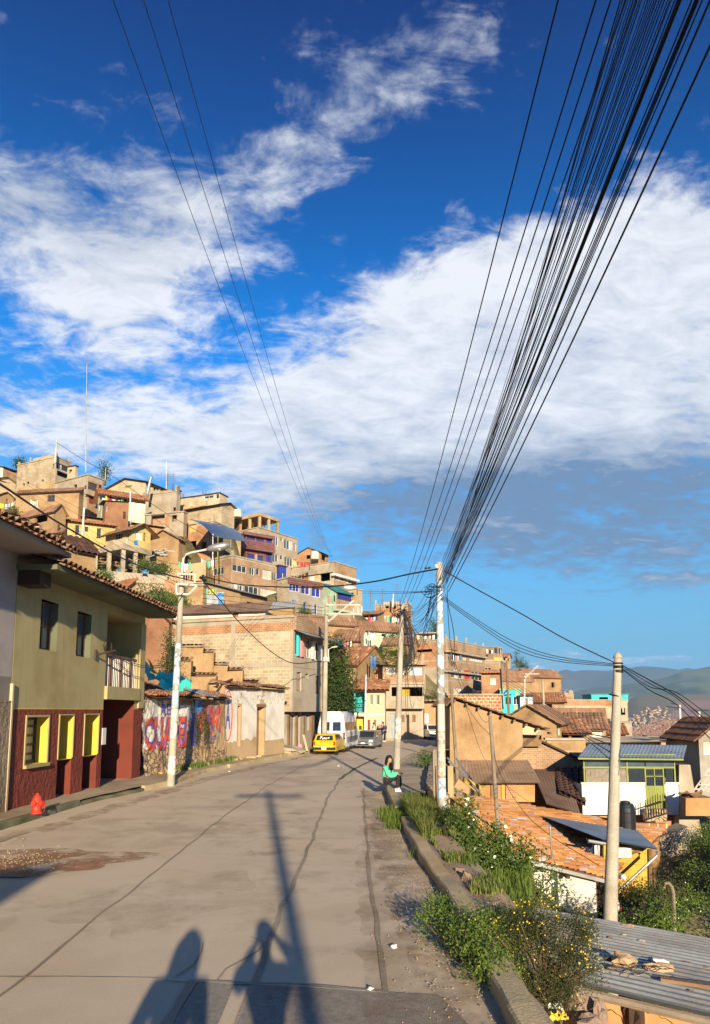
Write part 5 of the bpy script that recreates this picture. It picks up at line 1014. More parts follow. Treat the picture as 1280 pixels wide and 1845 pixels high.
def pile(name, lab, px, py, Y, n, ln, m, cat='pile', group=None, sx=1.6, sz=.9):
    c = P(px, py, Y); mb = MB()
    for i in range(n): p = c+V((rnd.uniform(-sx, sx), rnd.uniform(-.6, .6), rnd.uniform(0, sz))); d = V((rnd.uniform(-1, 1), rnd.uniform(-.5, .5), rnd.uniform(-.2, .2))); mb.tube([p-d*ln/2, p+d*ln/2], .06, 4)
    return tag(mb.build(name, m), lab, cat, group)
pile('stone_pile', 'stack of timber and rubble stored under the concrete frame', 205, 1020, 66, 90, 1.0, 'rubble')
pile('timber_pile', 'loose poles and planks leaning at the right of the concrete frame', 250, 1025, 65, 40, 1.6, 'wood_grey')
pile('scrap_pile', 'heap of white frames and scrap beside the tan adobe gable house', 282, 1004, 70, 26, 1.4, 'metal_white')

# retaining walls on the slope
def slope_wall(name, label, pts, Y, th, m, cap=None, cat='wall'):
    """pts: (px, ytop, ybot) along the wall"""
    mb = MB(); n = len(pts)
    for (x, yt, yb, *yy) in pts:
        y_ = yy[0] if yy else Y; t_, b_ = P(x, yt, y_), P(x, yb, y_); b_.z -= 2; b_ = V((t_.x, t_.y, b_.z)); mb.v += [t_, b_, b_+V((0, th, 0)), t_+V((0, th, 0))]
    for i in range(n-1):
        for k in range(4): mb.f.append((4*i+k, 4*i+(k+1) % 4, 4*i+4+(k+1) % 4, 4*i+4+k)); mb.mi.append(0)
    mb.f += [(0, 1, 2, 3), (4*n-4, 4*n-3, 4*n-2, 4*n-1)]; mb.mi += [0, 0]
    HS.append((mb.v[0].x, mb.v[0].y-1.5, mb.v[1].z+1.7)); HS.append((mb.v[-4].x, mb.v[-4].y-1.5, mb.v[-3].z+1.7))
    return tag(mb.build(name, m), label, cat)
slope_wall('retaining_wall', 'pale rendered retaining wall under the concrete frame', [(170, 1026, 1050), (225, 1031, 1052), (265, 1034, 1056), (302, 1038, 1060)], 60, .5, 'concrete')
slope_wall('retaining_wall', 'stone rubble retaining wall below the pale rendered one', [(225, 1048, 1080), (262, 1050, 1085), (298, 1050, 1090), (332, 1054, 1092)], 57.5, .5, 'rubble')
slope_wall('brick_wall', 'small orange brick wall at the end of the pale retaining wall', [(297, 1044, 1062), (318, 1046, 1062)], 57, .4, 'brick')
slope_wall('adobe_wall', 'broken terrace wall left of the shack under the brick house', [(300, 1015, 1045), (330, 1018, 1048), (372, 1012, 1050)], 66, .5, 'adobe_pale')
slope_wall('adobe_wall', 'ochre garden wall below the purple-tiled house', [(372, 1060, 1100), (400, 1062, 1100), (440, 1100, 1112)], 60, .5, A_)
# stepped walls with tile caps
def stepped(name, label, steps, Y, m, capm='roof_tile_old', th=.45):
    O = P(steps[0][0], steps[0][2], Y); r = thing(name, label, 'wall', O); zb = None
    for (x0, x1, yt) in steps:
        a, b = P(x0, yt, Y), P(x1, yt, Y); b.z = a.z; mb = MB(); z0 = -1
        mb.hexa([V((a.x, Y, z0)), V((b.x, Y, z0)), V((b.x, Y+th, z0)), V((a.x, Y+th, z0)), a, b, b+V((0, th, 0)), a+V((0, th, 0))]); mb.build('wall_step', m, r)
        F = (V((a.x, Y, a.z)), V((1, 0, 0)), V((0, -1, 0))); tile_cap(r, F, 0, b.x-a.x, .03, out=.25, back=.6, lift=.12, m=capm, pitch=.22)
    return r
stepped('stepped_wall', 'ochre adobe wall stepping down in tile-capped steps behind the white ruin', [(308, 330, 1165), (330, 352, 1166), (352, 367, 1166), (367, 386, 1175), (386, 411, 1198), (411, 438, 1207), (438, 466, 1228)], 38.6, A_)
stepped('stepped_wall', 'low ochre wall with curved tile caps behind the graffiti wall', [(318, 345, 1190), (345, 390, 1217)], 36.4, A_)
stepped('stepped_wall', 'weathered pink and white wall stepping down behind the nearest tiled eave', [(12, 34, 930), (34, 50, 938), (50, 71, 947), (71, 80, 958), (80, 92, 966), (92, 104, 988)], 48, 'pink_pale')

# curved blue awning on posts
aw = thing('awning', 'long curved blue translucent awning on thin posts in the middle of the hill', 'awning', P(390, 1010, 77))
ex = P(446, 976, 86)-P(385, 967, 77); pr = [P(x, y, 77) for x, y in ((333, 933), (341, 934.5), (350, 937.5), (358, 941), (366, 946), (373, 952), (379, 959), (385, 967))]
for k in range(5):
    mb = MB(); mb.grid(lambda u, v: pr[min(7, int(u*7+.5))]+ex*((k+v*.985)/5), 7, 1)
    n_ = len(mb.v); mb.v += [p-V((0, 0, .05)) for p in mb.v[:n_]]; mb.f += [tuple(i+n_ for i in f)[::-1] for f in mb.f[:]]; mb.mi = [0]*len(mb.f); mb.build('awning_panel', 'awning_blue', aw, smooth=True)
for x, y0, y1, m_, Y in ((384, 962, 1012, 'metal_white', 77.2), (393, 966, 1016, 'green_metal', 77.5), (416, 972, 1000, 'metal_grey', 81)): mb = MB(); mb.tube([P(x, y0, Y), P(x, y1, Y)-Zv], .07, 6); mb.build('post', m_, aw)

# water tanks
def tank(px, py, Y, r, hgt, m, lab):
    c = P(px, py, Y); t_ = thing('water_tank', lab, 'water tank', c); mb = MB()
    mb.lathe(c, [(r*.93, 0), (r, .06), (r, hgt*.3), (r*1.02, hgt*.31), (r*1.02, hgt*.34), (r, hgt*.35), (r, hgt*.62), (r*1.02, hgt*.63), (r*1.02, hgt*.66), (r, hgt*.67), (r*.98, hgt*.8), (r*.80, hgt*.93), (r*.5, hgt*.96)], 22); mb.build('body', m, t_, smooth=False)
    mb = MB(); mb.lathe(c+Zv*hgt*.96, [(r*.52, 0), (r*.52, hgt*.05), (r*.3, hgt*.07)], 18); mb.build('lid', m, t_)
    for a in range(0): pass
    return t_
tank(568, 1008, 102, .62, 1.25, 'tank_white', 'pale round water tank on the skyline roof by the teal shelter')
tank(428, 932, 98, .62, 1.2, 'tank_white', 'pale round water tank beside the unfinished top storey')

# ------------------------------------------------------------ right-hand side below the street
def prism_house(name, label, outline, Y, depth, m, cat='house', root=None):
    """front wall drawn by its corner pixels at distance Y, extruded back"""
    pts = [P(x, y, Y) for x, y in outline]; n = len(pts); r = root or thing(name, label, cat, pts[-1]); mb = MB()
    bk = [p+V((0, depth, 0)) for p in pts]; mb.add(pts+bk, [tuple(range(n)), tuple(range(n, 2*n))[::-1]]+[(i, (i+1) % n, n+(i+1) % n, n+i) for i in range(n)]); mb.build('wall', m, r); return r
def roofplane(root, q, kind, m, pitch=.25, amp=.03, row=.5, jit=0., th=True, name='roof'):
    mb = MB(); uvv = []; sheet(mb, *q, pitch=pitch, amp=amp, kind=kind, row=row, jit=jit, uvs=uvv); return mb.build(name, m, root, uvs=uvv)
# biggest adobe house: gable falling right
big = prism_house('adobe_house', 'biggest plain ochre adobe house right of the painted pole with a long roofline falling right', [(811, 1274), (818, 1262), (942, 1303), (942, 1420), (811, 1420)], 40, 7, A_)
a, b = P(805, 1276, 40)+V((0, -.3, .08)), P(818, 1260.5, 40)+V((0, -.3, .1)); c = P(988, 1317, 40)+V((0, -.35, .05))
roofplane(big, (c, c+V((0, 7.8, 0)), b+V((0, 7.8, 0)), b), 'tile', 'roof_tile_old', row=.5, jit=.02, amp=.04); roofplane(big, (a+V((0, 7.8, 0)), a, b, b+V((0, 7.8, 0))), 'tile', 'roof_tile_old', amp=.04)
mb = MB()
for i in range(9): p = (b*(1-i/8)+c*(i/8))+V((0, .12, -.16)); mb.box(p, (.12, .5, .12))
mb.build('rafters', 'wood', big)
mb = MB(); q = [P(942, 1305, 40.05), P(980, 1318, 40.05), P(976, 1324, 40.05), P(942, 1323, 40.05)]; mb.hexa([p for p in q]+[p+V((0, .3, 0)) for p in q]); mb.build('gable_infill', 'cream', big)
mb = MB(); q = [P(942, 1324, 41), P(976, 1325, 41), P(976, 1345, 41), P(942, 1345, 41)]; mb.hexa([p for p in q]+[p+V((0, .15, 0)) for p in q]); mb.build('balcony', 'wood', big)
HS += [(8, 40, -3.2), (12, 42, -4.5), (8, 47, -2)]
brw = prism_house('brick_wall', 'brick and adobe wall with a slanting dark coping right of the biggest adobe house', [(940, 1322), (1052, 1374), (1052, 1440), (940, 1440)], 41.5, .6, 'brick_raw', 'wall')
mb = MB(); q = [P(960, 1330, 41.4), P(1054, 1374, 41.4)]; mb.hexa([q[0]+V((0, -.2, 0)), q[1]+V((0, -.2, 0)), q[1]+V((0, .9, 0)), q[0]+V((0, .9, 0))]+[p+Zv*.12 for p in (q[0]+V((0, -.2, 0)), q[1]+V((0, -.2, 0)), q[1]+V((0, .9, 0)), q[0]+V((0, .9, 0)))]); mb.build('coping', 'wood_dark', brw)
lean = thing('lean_to', 'brown corrugated tin lean-to against the foot of the biggest adobe house', 'shed', P(900, 1430, 37))
roofplane(lean, (P(829, 1411, 36), P(975, 1410, 36), P(952, 1370, 39.9), P(824, 1370, 39.9)), 'tin', 'tin_brown', pitch=.18, amp=.02)
mb = MB(); q = [P(866, 1412, 36.6), P(964, 1412, 36.6), P(964, 1445, 36.6), P(866, 1445, 36.6)]; mb.hexa(q+[p+V((0, .3, 0)) for p in q]); mb.build('wall', 'adobe_orange', lean)
for (x0, x1, m_) in ((885, 898, 'wood'), (904, 909, 'yellow_wood'), (912, 930, 'brick')): mb = MB(); q = [P(x0, 1414, 36.5), P(x1, 1414, 36.5), P(x1, 1440, 36.5), P(x0, 1440, 36.5)]; mb.hexa(q+[p+V((0, .08, 0)) for p in q]); mb.build('infill', m_, lean)
ln2 = thing('lean_to', 'rusty dark corrugated roof between the brown lean-to and the green glazed house', 'shed', P(1000, 1450, 37))
roofplane(ln2, (P(985, 1448, 35), P(1046, 1466, 35), P(1020, 1386, 40.5), P(958, 1386, 40.5)), 'tin', 'tin_rust', pitch=.18, amp=.025)
ln3 = thing('tile_roof', 'dark old tile roof left of the green glazed house', 'roof', P(1030, 1440, 37))
roofplane(ln3, (P(1008, 1428, 36.5), P(1056, 1452, 36.5), P(1052, 1384, 41), P(996, 1384, 41)), 'tile', 'roof_tile_dark', pitch=.34, amp=.07, row=.45, jit=.03)
HS += [(10, 36, -5), (13, 37, -5.5)]

# green glazed house
Yg = 37; gh = thing('glazed_house', 'white house with green framed glazing and corrugated grey tin roof', 'house', P(1140, 1480, Yg))
FG_ = (P(1051, 1480, Yg), V((1, 0, 0)), V((0, -1, 0)))
gp = lambda *q: px_rect(FG_, *q)
r = gp(1051, 1413, 1224, 1468); dg = gp(1163, 1380, 1198, 1456)
mb = MB(); facade(mb, FG_, r[1], r[2], r[3], [(dg[0], dg[1], r[2]+.25, r[3]+.5, .2)]); O = FG_[0]
for uu in (0, r[1]): mb.quad(O+FG_[1]*uu+Zv*r[2], O+FG_[1]*uu+Zv*r[2]+V((0, 5, 0)), O+FG_[1]*uu+Zv*r[3]+V((0, 5, 0)), O+FG_[1]*uu+Zv*r[3])
mb.quad(*[O+V((u, v, r[2])) for u, v in ((0, 0), (r[1], 0), (r[1], 5), (0, 5))]); mb.quad(*[O+V((u, v, r[3]-.9)) for u, v in ((0, .2), (r[1], .2), (r[1], 5), (0, 5))])
mb.build('wall', 'white_clean', gh)
mb = MB(); mb.fb(FG_, -.05, dg[0]-.02, r[3]+.001, r[3]+.1, -.1, .08); mb.fb(FG_, dg[1]+.02, r[1]+.02, r[3]+.001, r[3]+.1, -.1, .08); mb.build('sill', 'white_clean', gh)
zt = gp(1051, 1362, 1060, 1400)[3]; zm_ = gp(1051, 1381, 1060, 1383)[2]
mb = MB()
for x in (1053, 1130.5, 1216):
    u = gp(x-1.2, 1380, x+1.2, 1400); mb.fb(FG_, u[0], u[1], r[3]+.11, zt, -.06, .02)
mb.fb(FG_, 0, r[1]-.1, zt, zt+.1, -.06, .02); mb.fb(FG_, .1, r[1]-.15, zm_-.04, zm_+.05, -.055, .025); mb.build('frame', 'green_metal', gh)
for i, (x0, x1) in enumerate(((1055, 1097), (1098, 1129), (1132, 1162), (1164, 1215))):
    u = gp(x0, 1370, x1, 1379); mb = MB(); mb.fq(FG_, u[0], u[1], zm_+.05, zt, -.03); mb.build('clerestory_pane', 'glass_blue', gh)
    if i < 2: mb = MB(); mb.grid(lambda a, b: O+V((u[0]+(u[1]-u[0])*a, .012+.008*sin(a*40), r[3]+(zm_-r[3])*(.02+.9*b))), 40, 2); mb.build('curtain', 'curtain_tan', gh)
    if i < 3: mb = MB(); mb.fq(FG_, u[0], u[1], r[3]+.1, zm_-.04, -.03); mb.build('pane', 'glass', gh)
u = gp(1200, 1385, 1214, 1410); mb = MB(); mb.fq(FG_, u[0], u[1], r[3]+.1, zm_-.04, -.03); mb.build('pane', 'glass', gh)
mb = MB(); zd = dg[2]; zh = gp(1163, 1416, 1198, 1456)[3]
mb.fb(FG_, dg[0]+.06, dg[1]-.06, r[2]+.3, zh, -.08, -.02)
for k in range(9): uu = dg[0]+.1+(dg[1]-dg[0]-.2)*k/8; mb.fb(FG_, uu-.02, uu+.02, r[2]+.35, zh-.05, -.019, -.005)
for q in ((dg[0], dg[0]+.07, r[2]+.26, zm_), (dg[1]-.07, dg[1], r[2]+.26, zm_), (dg[0]+.07, dg[1]-.07, zm_-.08, zm_), ((dg[0]+dg[1])/2-.025, (dg[0]+dg[1])/2+.025, zh, zm_-.08), (dg[0]+.07, dg[1]-.07, (zh+zm_)/2, (zh+zm_)/2+.05)): mb.fb(FG_, *q, -.07, .01)
d_ = mb.build('door', 'green_metal', gh); mb = MB(); mb.fq(FG_, dg[0]+.07, dg[1]-.07, zh, zm_-.08, -.05); mb.build('pane', 'glass', d_)
rl = [P(1042, 1364, Yg-.7), P(1232, 1366, Yg-.7), P(1238, 1343, Yg+2.6), P(1060, 1341, Yg+2.6)]
roofplane(gh, rl, 'tin', 'tin_blue', pitch=.2, amp=.025); mb = MB(); mb.hexa([rl[0]-Zv*.12, rl[1]-Zv*.12, rl[1]-Zv*.12+V((0, .06, 0)), rl[0]-Zv*.12+V((0, .06, 0)), rl[0]-Zv*.035, rl[1]-Zv*.035, rl[1]-Zv*.035+V((0, .06, 0)), rl[0]-Zv*.035+V((0, .06, 0))]); mb.build('fascia', 'green_metal', gh)
mb = MB(); back = [O+V((0, 5, r[2])), O+V((r[1], 5, r[2])), O+V((r[1], 5, zt)), O+V((0, 5, zt))]; mb.quad(*back); mb.build('back_wall', 'adobe_pale', gh)
# rough column and lower parts
mb = MB(); pc = [P(1224, 1378, Yg+.2), P(1244, 1378, Yg+.2)]; z0 = P(1235, 1600, Yg-6).z
mb.hexa([V((pc[0].x-.5, Yg-.3, z0)), V((pc[1].x+.3, Yg-.3, z0)), V((pc[1].x+.3, Yg+.9, z0)), V((pc[0].x-.5, Yg+.9, z0)), pc[0], pc[1], pc[1]+V((0, .7, 0)), pc[0]+V((0, .7, 0))]); mb.build('buttress', 'concrete', gh)
mb = MB(); q = [P(1060, 1470, Yg+.6), P(1222, 1470, Yg+.6)]; mb.hexa([V((q[0].x, Yg+.6, z0)), V((q[1].x, Yg+.6, z0)), V((q[1].x, Yg+1, z0)), V((q[0].x, Yg+1, z0)), q[0]+Zv*.25, q[1]+Zv*.25, q[1]+V((0, .4, .25)), q[0]+V((0, .4, .25))]); mb.build('basement_wall', 'adobe_orange', gh)
stair = thing('iron_stair', 'thin black iron stair railing by the green door', 'railing', P(1165, 1490, Yg-1)); mb = MB()
for i in range(10): x = 1164+i*4.6; p = P(x, 1478-i*1.5, Yg-.9); mb.tube([p, p+Zv*(.9+i*.02)], .02, 4)
mb.tube([P(1162, 1455, Yg-.9), P(1208, 1440, Yg-.9)], .03, 4); mb.tube([P(1162, 1478, Yg-.9), P(1208, 1464, Yg-.9)], .03, 4); mb.build('railing', 'frame_dark', stair)
mb = MB(); mb.fb((P(1163, 1480, Yg-.5), V((1, 0, 0)), V((0, -1, 0))), 0, 1.15, 0, .62, -.3, 0); mb.build('step_block', 'rubble', stair)
bw = prism_house('brick_wall', 'short wall of red hollow bricks under the green door', [(1128, 1484), (1203, 1484), (1203, 1516), (1128, 1516)], 34, .3, 'brick_white', 'wall')
cw = prism_house('concrete_wall', 'stained concrete retaining wall beneath the red hollow bricks', [(1176, 1514), (1242, 1490), (1246, 1600), (1176, 1600)], 33.6, 1.2, 'concrete', 'wall')
tank(1129, 1496, 32, .42, 1.28, 'black_plastic', 'black plastic water tank in front of the green glazed house')
HS += [(14, 33, -4.3), (18, 33, -4.5), (16, 38, -5), (20, 38, -4)]
# small building under yellow tarps right far; adobe wall on right with stairs
aw2 = prism_house('adobe_wall', 'orange adobe yard wall at the right edge above the green slope', [(1236, 1438), (1400, 1438), (1400, 1470), (1236, 1470)], 35, .5, 'adobe_orange', 'wall')
pile('timber_pile', 'bundle of dark rafters lying on the orange adobe yard wall', 1250, 1436, 35.3, 10, 1.3, 'wood', sx=.35, sz=.15)
sw = thing('white_stair', 'white metal open stair at the right edge', 'stair', P(1262, 1430, 38)); mb = MB()
for dx in (0, 9, 18, 27): mb.tube([P(1248+dx, 1428, 38), P(1283+dx, 1378, 38)], .045, 4)
for k in range(6): mb.tube([P(1252+k*6, 1422-k*8, 38), P(1278+k*6, 1422-k*8, 38)], .04, 4)
mb.build('frame', 'metal_white', sw)

# ---- white house with big tiled roof
wh = thing('tiled_house', 'white walled house with a broad orange tile roof sloping down away from the street', 'house', P(1000, 1640, 24))
qa, qb, qc, qd = P(846, 1520, 23.2), P(1098, 1583, 23.2), P(1200, 1497, 33.5), P(806, 1428, 35)
mb = MB(); uvv = []; sheet(mb, qb, qc, qd, qa, pitch=.23, amp=.06, kind='tile', row=.42, jit=.05, uvs=uvv); mb.build('roof', 'roof_tile_bright', wh, uvs=uvv)
nrm = (qb-qa).cross(qd-qa).normalized(); nrm = nrm if nrm.z > 0 else -nrm
def onroof(x, y): o = qa; d = ray(x, y); return CAM+d*((o-CAM).dot(nrm)/d.dot(nrm))
def roofpatch(px, m, kind, lift, pitch, amp, name): q = [onroof(x, y)+nrm*lift for x, y in px]; return roofplane(wh, q, kind, m, pitch=pitch, amp=amp, name=name)
roofpatch([(1010, 1468), (960, 1476), (868, 1428), (895, 1424)][::-1] if False else [(1000, 1470), (1004, 1460), (888, 1424), (872, 1428)], 'tile_red', 'tile', .12, .2, .04, 'red_tiles')
roofpatch([(868, 1448), (872, 1440), (815, 1430), (808, 1436)], 'tin_blue', 'tin', .16, .2, .02, 'tin_patch')
wo = [(qa+V((0, .25, -.1))), (qb+V((-.5, .25, -.12)))]
zb_ = -6.5
wy = wo[0].y; w0, w1_ = wo[0], wo[1]
Fw = (V((w0.x, wy, zb_)), V((1, 0, 0)), V((0, -1, 0)))
mb = MB(); uD = [(hit(x, 1600, Fw[0], Fw[2])-Fw[0]).x for x in (1073, 1100)]; zz = lambda y: hit(1000, y, Fw[0], Fw[2]).z-zb_
un = [(hit(x, 1600, Fw[0], Fw[2])-Fw[0]).x for x in (995, 1005)]
sl = (w1_.z-w0.z)/(w1_.x-w0.x); wt = lambda u: w0.z+sl*u-zb_
def wseg(u0, u1, m_, nm, d=0, v0=0): mb = MB(); mb.hexa([Fw[0]+V((u, dy+d, z)) for z_ in (0, 1) for u, dy in ((u0, 0), (u1, 0), (u1, .4), (u0, .4)) for z in ((v0 if not z_ else wt(u)),)]); mb.build(nm, m_, wh)
wseg(0, un[0], 'white_plaster', 'wall'); wseg(un[0]+.01, un[1]-.01, 'lightblue', 'recess', .25); wseg(un[1], uD[0], 'white_plaster', 'wall', -.05)
wseg(uD[0]+.01, uD[1]+.3, 'inside_shade', 'doorway', .8)  # near-black block painted as the unlit depth of the doorway
q = [P(994, 1592, wy-.02), P(1001, 1592, wy-.02), P(1001, 1618, wy-.02), P(994, 1618, wy-.02)]; mb = MB(); mb.hexa(q+[p+V((0, .1, 0)) for p in q]); mb.build('window', 'frame_dark', wh)
mb = MB(); mb.hexa([p+o for o in (V((0, -.25, -.14)), V((0, -.25, -.02))) for p in (qa, qb, qb+V((0, .2, 0)), qa+V((0, .2, 0)))]); mb.build('verge_board', 'metal_grey', wh)
mb = MB()
for k in (.25, .5, .68): p = qa.lerp(qb, k)+V((0, -.1, -.22)); mb.box(p, (.12, .6, .1))
mb.build('rafter_ends', 'wood_dark', wh)
# side/back walls
mb = MB(); mb.hexa([V((x, y, z)) for z_, in ((0,), (1,)) for (x, y, z) in ((qd.x+.2, qd.y-.5, -7 if not z_ else qd.z-.15), (qc.x-.6, qc.y-.5, -7 if not z_ else qc.z-.15), (qc.x-.6, qc.y-.2, -7 if not z_ else qc.z-.15), (qd.x+.2, qd.y-.2, -7 if not z_ else qd.z-.15))]); mb.build('back_wall', 'adobe_orange', wh)
mb = MB(); mb.hexa([V((x, y, z)) for z_ in (0, 1) for (x, y, z) in ((qb.x-.6, qb.y+.7, -7 if not z_ else qb.z-.3), (qb.x-.3, qb.y+.7, -7 if not z_ else qb.z-.3), (qc.x-.6, qc.y-.6, -7 if not z_ else qc.z-.3), (qc.x-.9, qc.y-.6, -7 if not z_ else qc.z-.3))]); mb.build('side_wall', 'adobe_orange', wh)
mb = MB(); mb.hexa([V((x, y, z)) for z_ in (0, 1) for (x, y, z) in ((qa.x+.1, qa.y+.3, -7 if not z_ else qa.z-.2), (qa.x+.4, qa.y+.3, -7 if not z_ else qa.z-.2), (qd.x+.4, qd.y-.3, -7 if not z_ else qd.z-.2), (qd.x+.1, qd.y-.3, -7 if not z_ else qd.z-.2))]); mb.build('side_wall', 'adobe', wh)
HS += [(5, 26, -3.6), (9, 24, -6.6), (12, 28, -7), (6, 34, -3.5), (4, 30, -2.8)]
# blue tin roof over yellow plank room
yr = thing('plank_room', 'yellow plank room under a long blue-grey tin sheet beside the tiled roof', 'shed', P(1140, 1640, 24.5))
roofplane(yr, (P(1088, 1513, 24.2), P(1187, 1530, 24.2), P(1150, 1497, 28), P(976, 1470, 31)), 'tin', 'tin_blue', pitch=.2, amp=.02)
q = [P(1088, 1520, 25.2), P(1172, 1528, 25.2), P(1172, 1622, 25.2), P(1088, 1622, 25.2)]; mb = MB(); mb.hexa(q+[p+V((0, .15, 0)) for p in q])
for k in range(1, 9): a_, b_ = q[0].lerp(q[3], k/9), q[1].lerp(q[2], k/9); mb.tube([a_+V((0, -.005, 0)), b_+V((0, -.005, 0))], .012, 3)
mb.build('plank_wall', 'yellow_wood', yr)
q = [P(1172, 1528, 25.2), P(1172, 1622, 25.2)]; mb = MB(); mb.hexa([q[1], q[1]+V((.1, 4.5, 0)), q[1]+V((.0, 4.5, 0)), q[1]+V((-.1, .1, 0)), q[0], q[0]+V((.1, 4.5, 0)), q[0]+V((.0, 4.5, 0)), q[0]+V((-.1, .1, 0))]); mb.build('side_wall', 'wood', yr)
mb = MB(); mb.tube([P(1184, 1534, 24.1), P(1184, 1542, 24.1), P(1117, 1604, 24.1)], .055, 8); mb.build('drainpipe', 'metal_grey', yr)
mb = MB(); mb.tube([P(1060, 1515, 24.4), P(1095, 1521, 24.4)], .06, 8); mb.build('gutter', 'metal_grey', yr)
mb = MB(); mb.box(P(1123, 1536, 25), (.55, .12, .35)); mb.build('lamp_box', 'frame_white', yr)
mb = MB(); mb.tube([P(1172, 1530, 25.1), P(1173, 1622, 25.1)], .06, 4); mb.tube([P(1088, 1555, 25.1), P(1160, 1530, 25.1)], .05, 4); mb.build('post', 'wood', yr)
cap = thing('gutter_end', 'white plastic gutter end at the corner of the tiled roof', 'gutter', P(1122, 1582, 23)); mb = MB(); mb.tube([P(1098, 1570, 24), P(1124, 1581, 23)], .1, 8); mb.build('gutter', 'metal_white', cap)
HS += [(12, 24, -6.4), (14, 26, -6)]

# ---- foreground tin roof on adobe wall
fr = thing('tin_roof_shed', 'cracked orange adobe shed under a wide grey corrugated tin roof in the right foreground', 'shed', P(1150, 1845, 8))
NL, FLc = P(1036, 1768, 8.0), P(880, 1622, 12.4); NR, FR = P(1420, 1860, 7.5), P(1420, 1716, 12.)
mb = MB(); uvv = []; sheet(mb, NR, FR, FLc, NL, pitch=.26, amp=.022, kind='rib', uvs=uvv); mb.build('roof', 'tin_near', fr, uvs=uvv)
mb = MB(); mb.tube([NL+V((-.05, -.05, -.07)), NR+V((0, -.05, -.07))], .05, 8); mb.build('verge_pole', 'wood_grey', fr)
nF = V((0, -1, 0)); w0, w1_ = NL+V((.05, .12, -.12)), NR+V((0, .12, -.12)); w1_ = V((w1_.x, w0.y-.3, w1_.z)); tw = (w1_-w0); tl = V((tw.x, tw.y, 0)).length; tw = V((tw.x, tw.y, 0)).normalized(); nw = V((tw.y, -tw.x, 0))
mb = MB(); dz = (w1_.z-w0.z)/tl
def ws(u, v): uu = u*tl; top = w0.z+dz*uu; z = -2.6+(top+2.6)*v; p = V((w0.x, w0.y, 0))+tw*uu+Zv*z; return p+nw*(.05*noise.noise(p*1.7)+.015*noise.noise(p*7)-.03*max(0, noise.noise(p*2.7+V((4, 4, 4)))-.25))
mb.grid(ws, 70, 40); e0, e1 = V((w0.x, w0.y, -2.6)), V((w0.x, w0.y, w0.z)); mb.quad(e0, e1, e1+V((-.2, 3.6, -.15)), e0+V((-.2, 3.6, 0))); mb.build('wall', 'adobe_orange', fr, smooth=True)
def on_shed(px, py, o=.0): d = ray(px, py); p0 = V((w0.x, w0.y, 0)); return CAM+d*((p0-CAM).dot(nw)/d.dot(nw))+nw*o
cr = [[(1120, 1797), (1132, 1803), (1152, 1810), (1163, 1822), (1178, 1826), (1196, 1832), (1210, 1842)], [(1150, 1808), (1160, 1795), (1175, 1793)], [(1100, 1815), (1112, 1822), (1120, 1838)], [(1205, 1795), (1212, 1808), (1207, 1820)], [(1060, 1800), (1075, 1812), (1100, 1815)], [(1178, 1826), (1190, 1815), (1207, 1812)], [(1240, 1800), (1252, 1815), (1248, 1840)]]
for c_ in cr:
    pts = resample([on_shed(x, y, .035) for x, y in c_], 14); pts = [p+V((noise.noise(p*14)*.05, 0, noise.noise(p*14+V((5, 5, 5)))*.05)) for p in pts]
    mb = MB(); mb.tube(pts, .0035, 4); mb.build('crack', 'wood_dark', fr)
c_ = on_shed(1138, 1818, .0); mb = MB(); mb.box(c_, (.17, .3, .3)); mb.blob(c_, (.12, .16, .17), .3, 2, 5); mb.build('beam_end', 'wood_dark', fr)
nr = (NR-NL).cross(FLc-NL).normalized(); nr = nr if nr.z > 0 else -nr
def on_tin(px, py, o=.02): d = ray(px, py); return CAM+d*((NL-CAM).dot(nr)/d.dot(nr))+nr*o
def rockthing(name, lab, cat, px, py, sz, m, seed, group=None, jit=.3, sub=2, o=.02):
    p = on_tin(px, py, o+sz[2]*.7); mb = MB(); mb.blob(p, sz, jit, sub, seed); return tag(mb.build(name, m), lab, cat, group)
rockthing('stone', 'biggest pale stone weighing down the tin roof', 'stone', 1122, 1742, (.15, .12, .09), 'rock_pale', 3)
rockthing('stone', 'flat yellowish stone beside a crushed plastic bottle on the tin roof', 'stone', 1186, 1752, (.18, .09, .06), 'rock_pale', 8)
rockthing('brick_piece', 'orange brick fragment near the top of the tin roof', 'brick', 1128, 1672, (.14, .06, .03), 'brick', 11, jit=.15)
bt = on_tin(1188, 1740, .05); mb = MB(); mb.lathe(bt, [(.035, -.1), (.04, -.08), (.032, 0), (.04, .06), (.015, .11), (.015, .13)], 10, ax=(1, .1, -.1)); tag(mb.build('plastic_bottle', 'lamp_clear'), 'crushed clear plastic bottle lying behind the flat stone', 'bottle')
for i in range(46):
    x, y = rnd.uniform(985, 1278), rnd.uniform(1650, 1790)
    if y < 1640+(x-900)*.19 or y > 1765+(x-1040)*.2: continue
    s_ = rnd.uniform(.012, .045); p = on_tin(x, y, .02+s_*.4); mb = MB(); mb.blob(p, (s_*rnd.uniform(1, 2.2), s_, s_*.6), .35, 1, i)
    tag(mb.build('pebble', rnd.choice(['rock', 'rock_pale', 'rock', 'wood'])), 'small pebble or chip scattered on the tin roof', 'pebble', 'pebbles and chips scattered on the tin roof')
for i in range(6):
    x, y = rnd.uniform(1090, 1150), rnd.uniform(1752, 1766); a_ = on_tin(x, y, .03); mb = MB(); q = [a_+V((.07*k, rnd.uniform(-.04, .04), .03+rnd.uniform(-.02, .03))) for k in range(9)]; mb.tube(q, .005, 4)
    tag(mb.build('twig', 'wood_dark'), 'thin dry twig lying on the edge of the tin roof', 'twig', 'dry twigs on the tin roof')
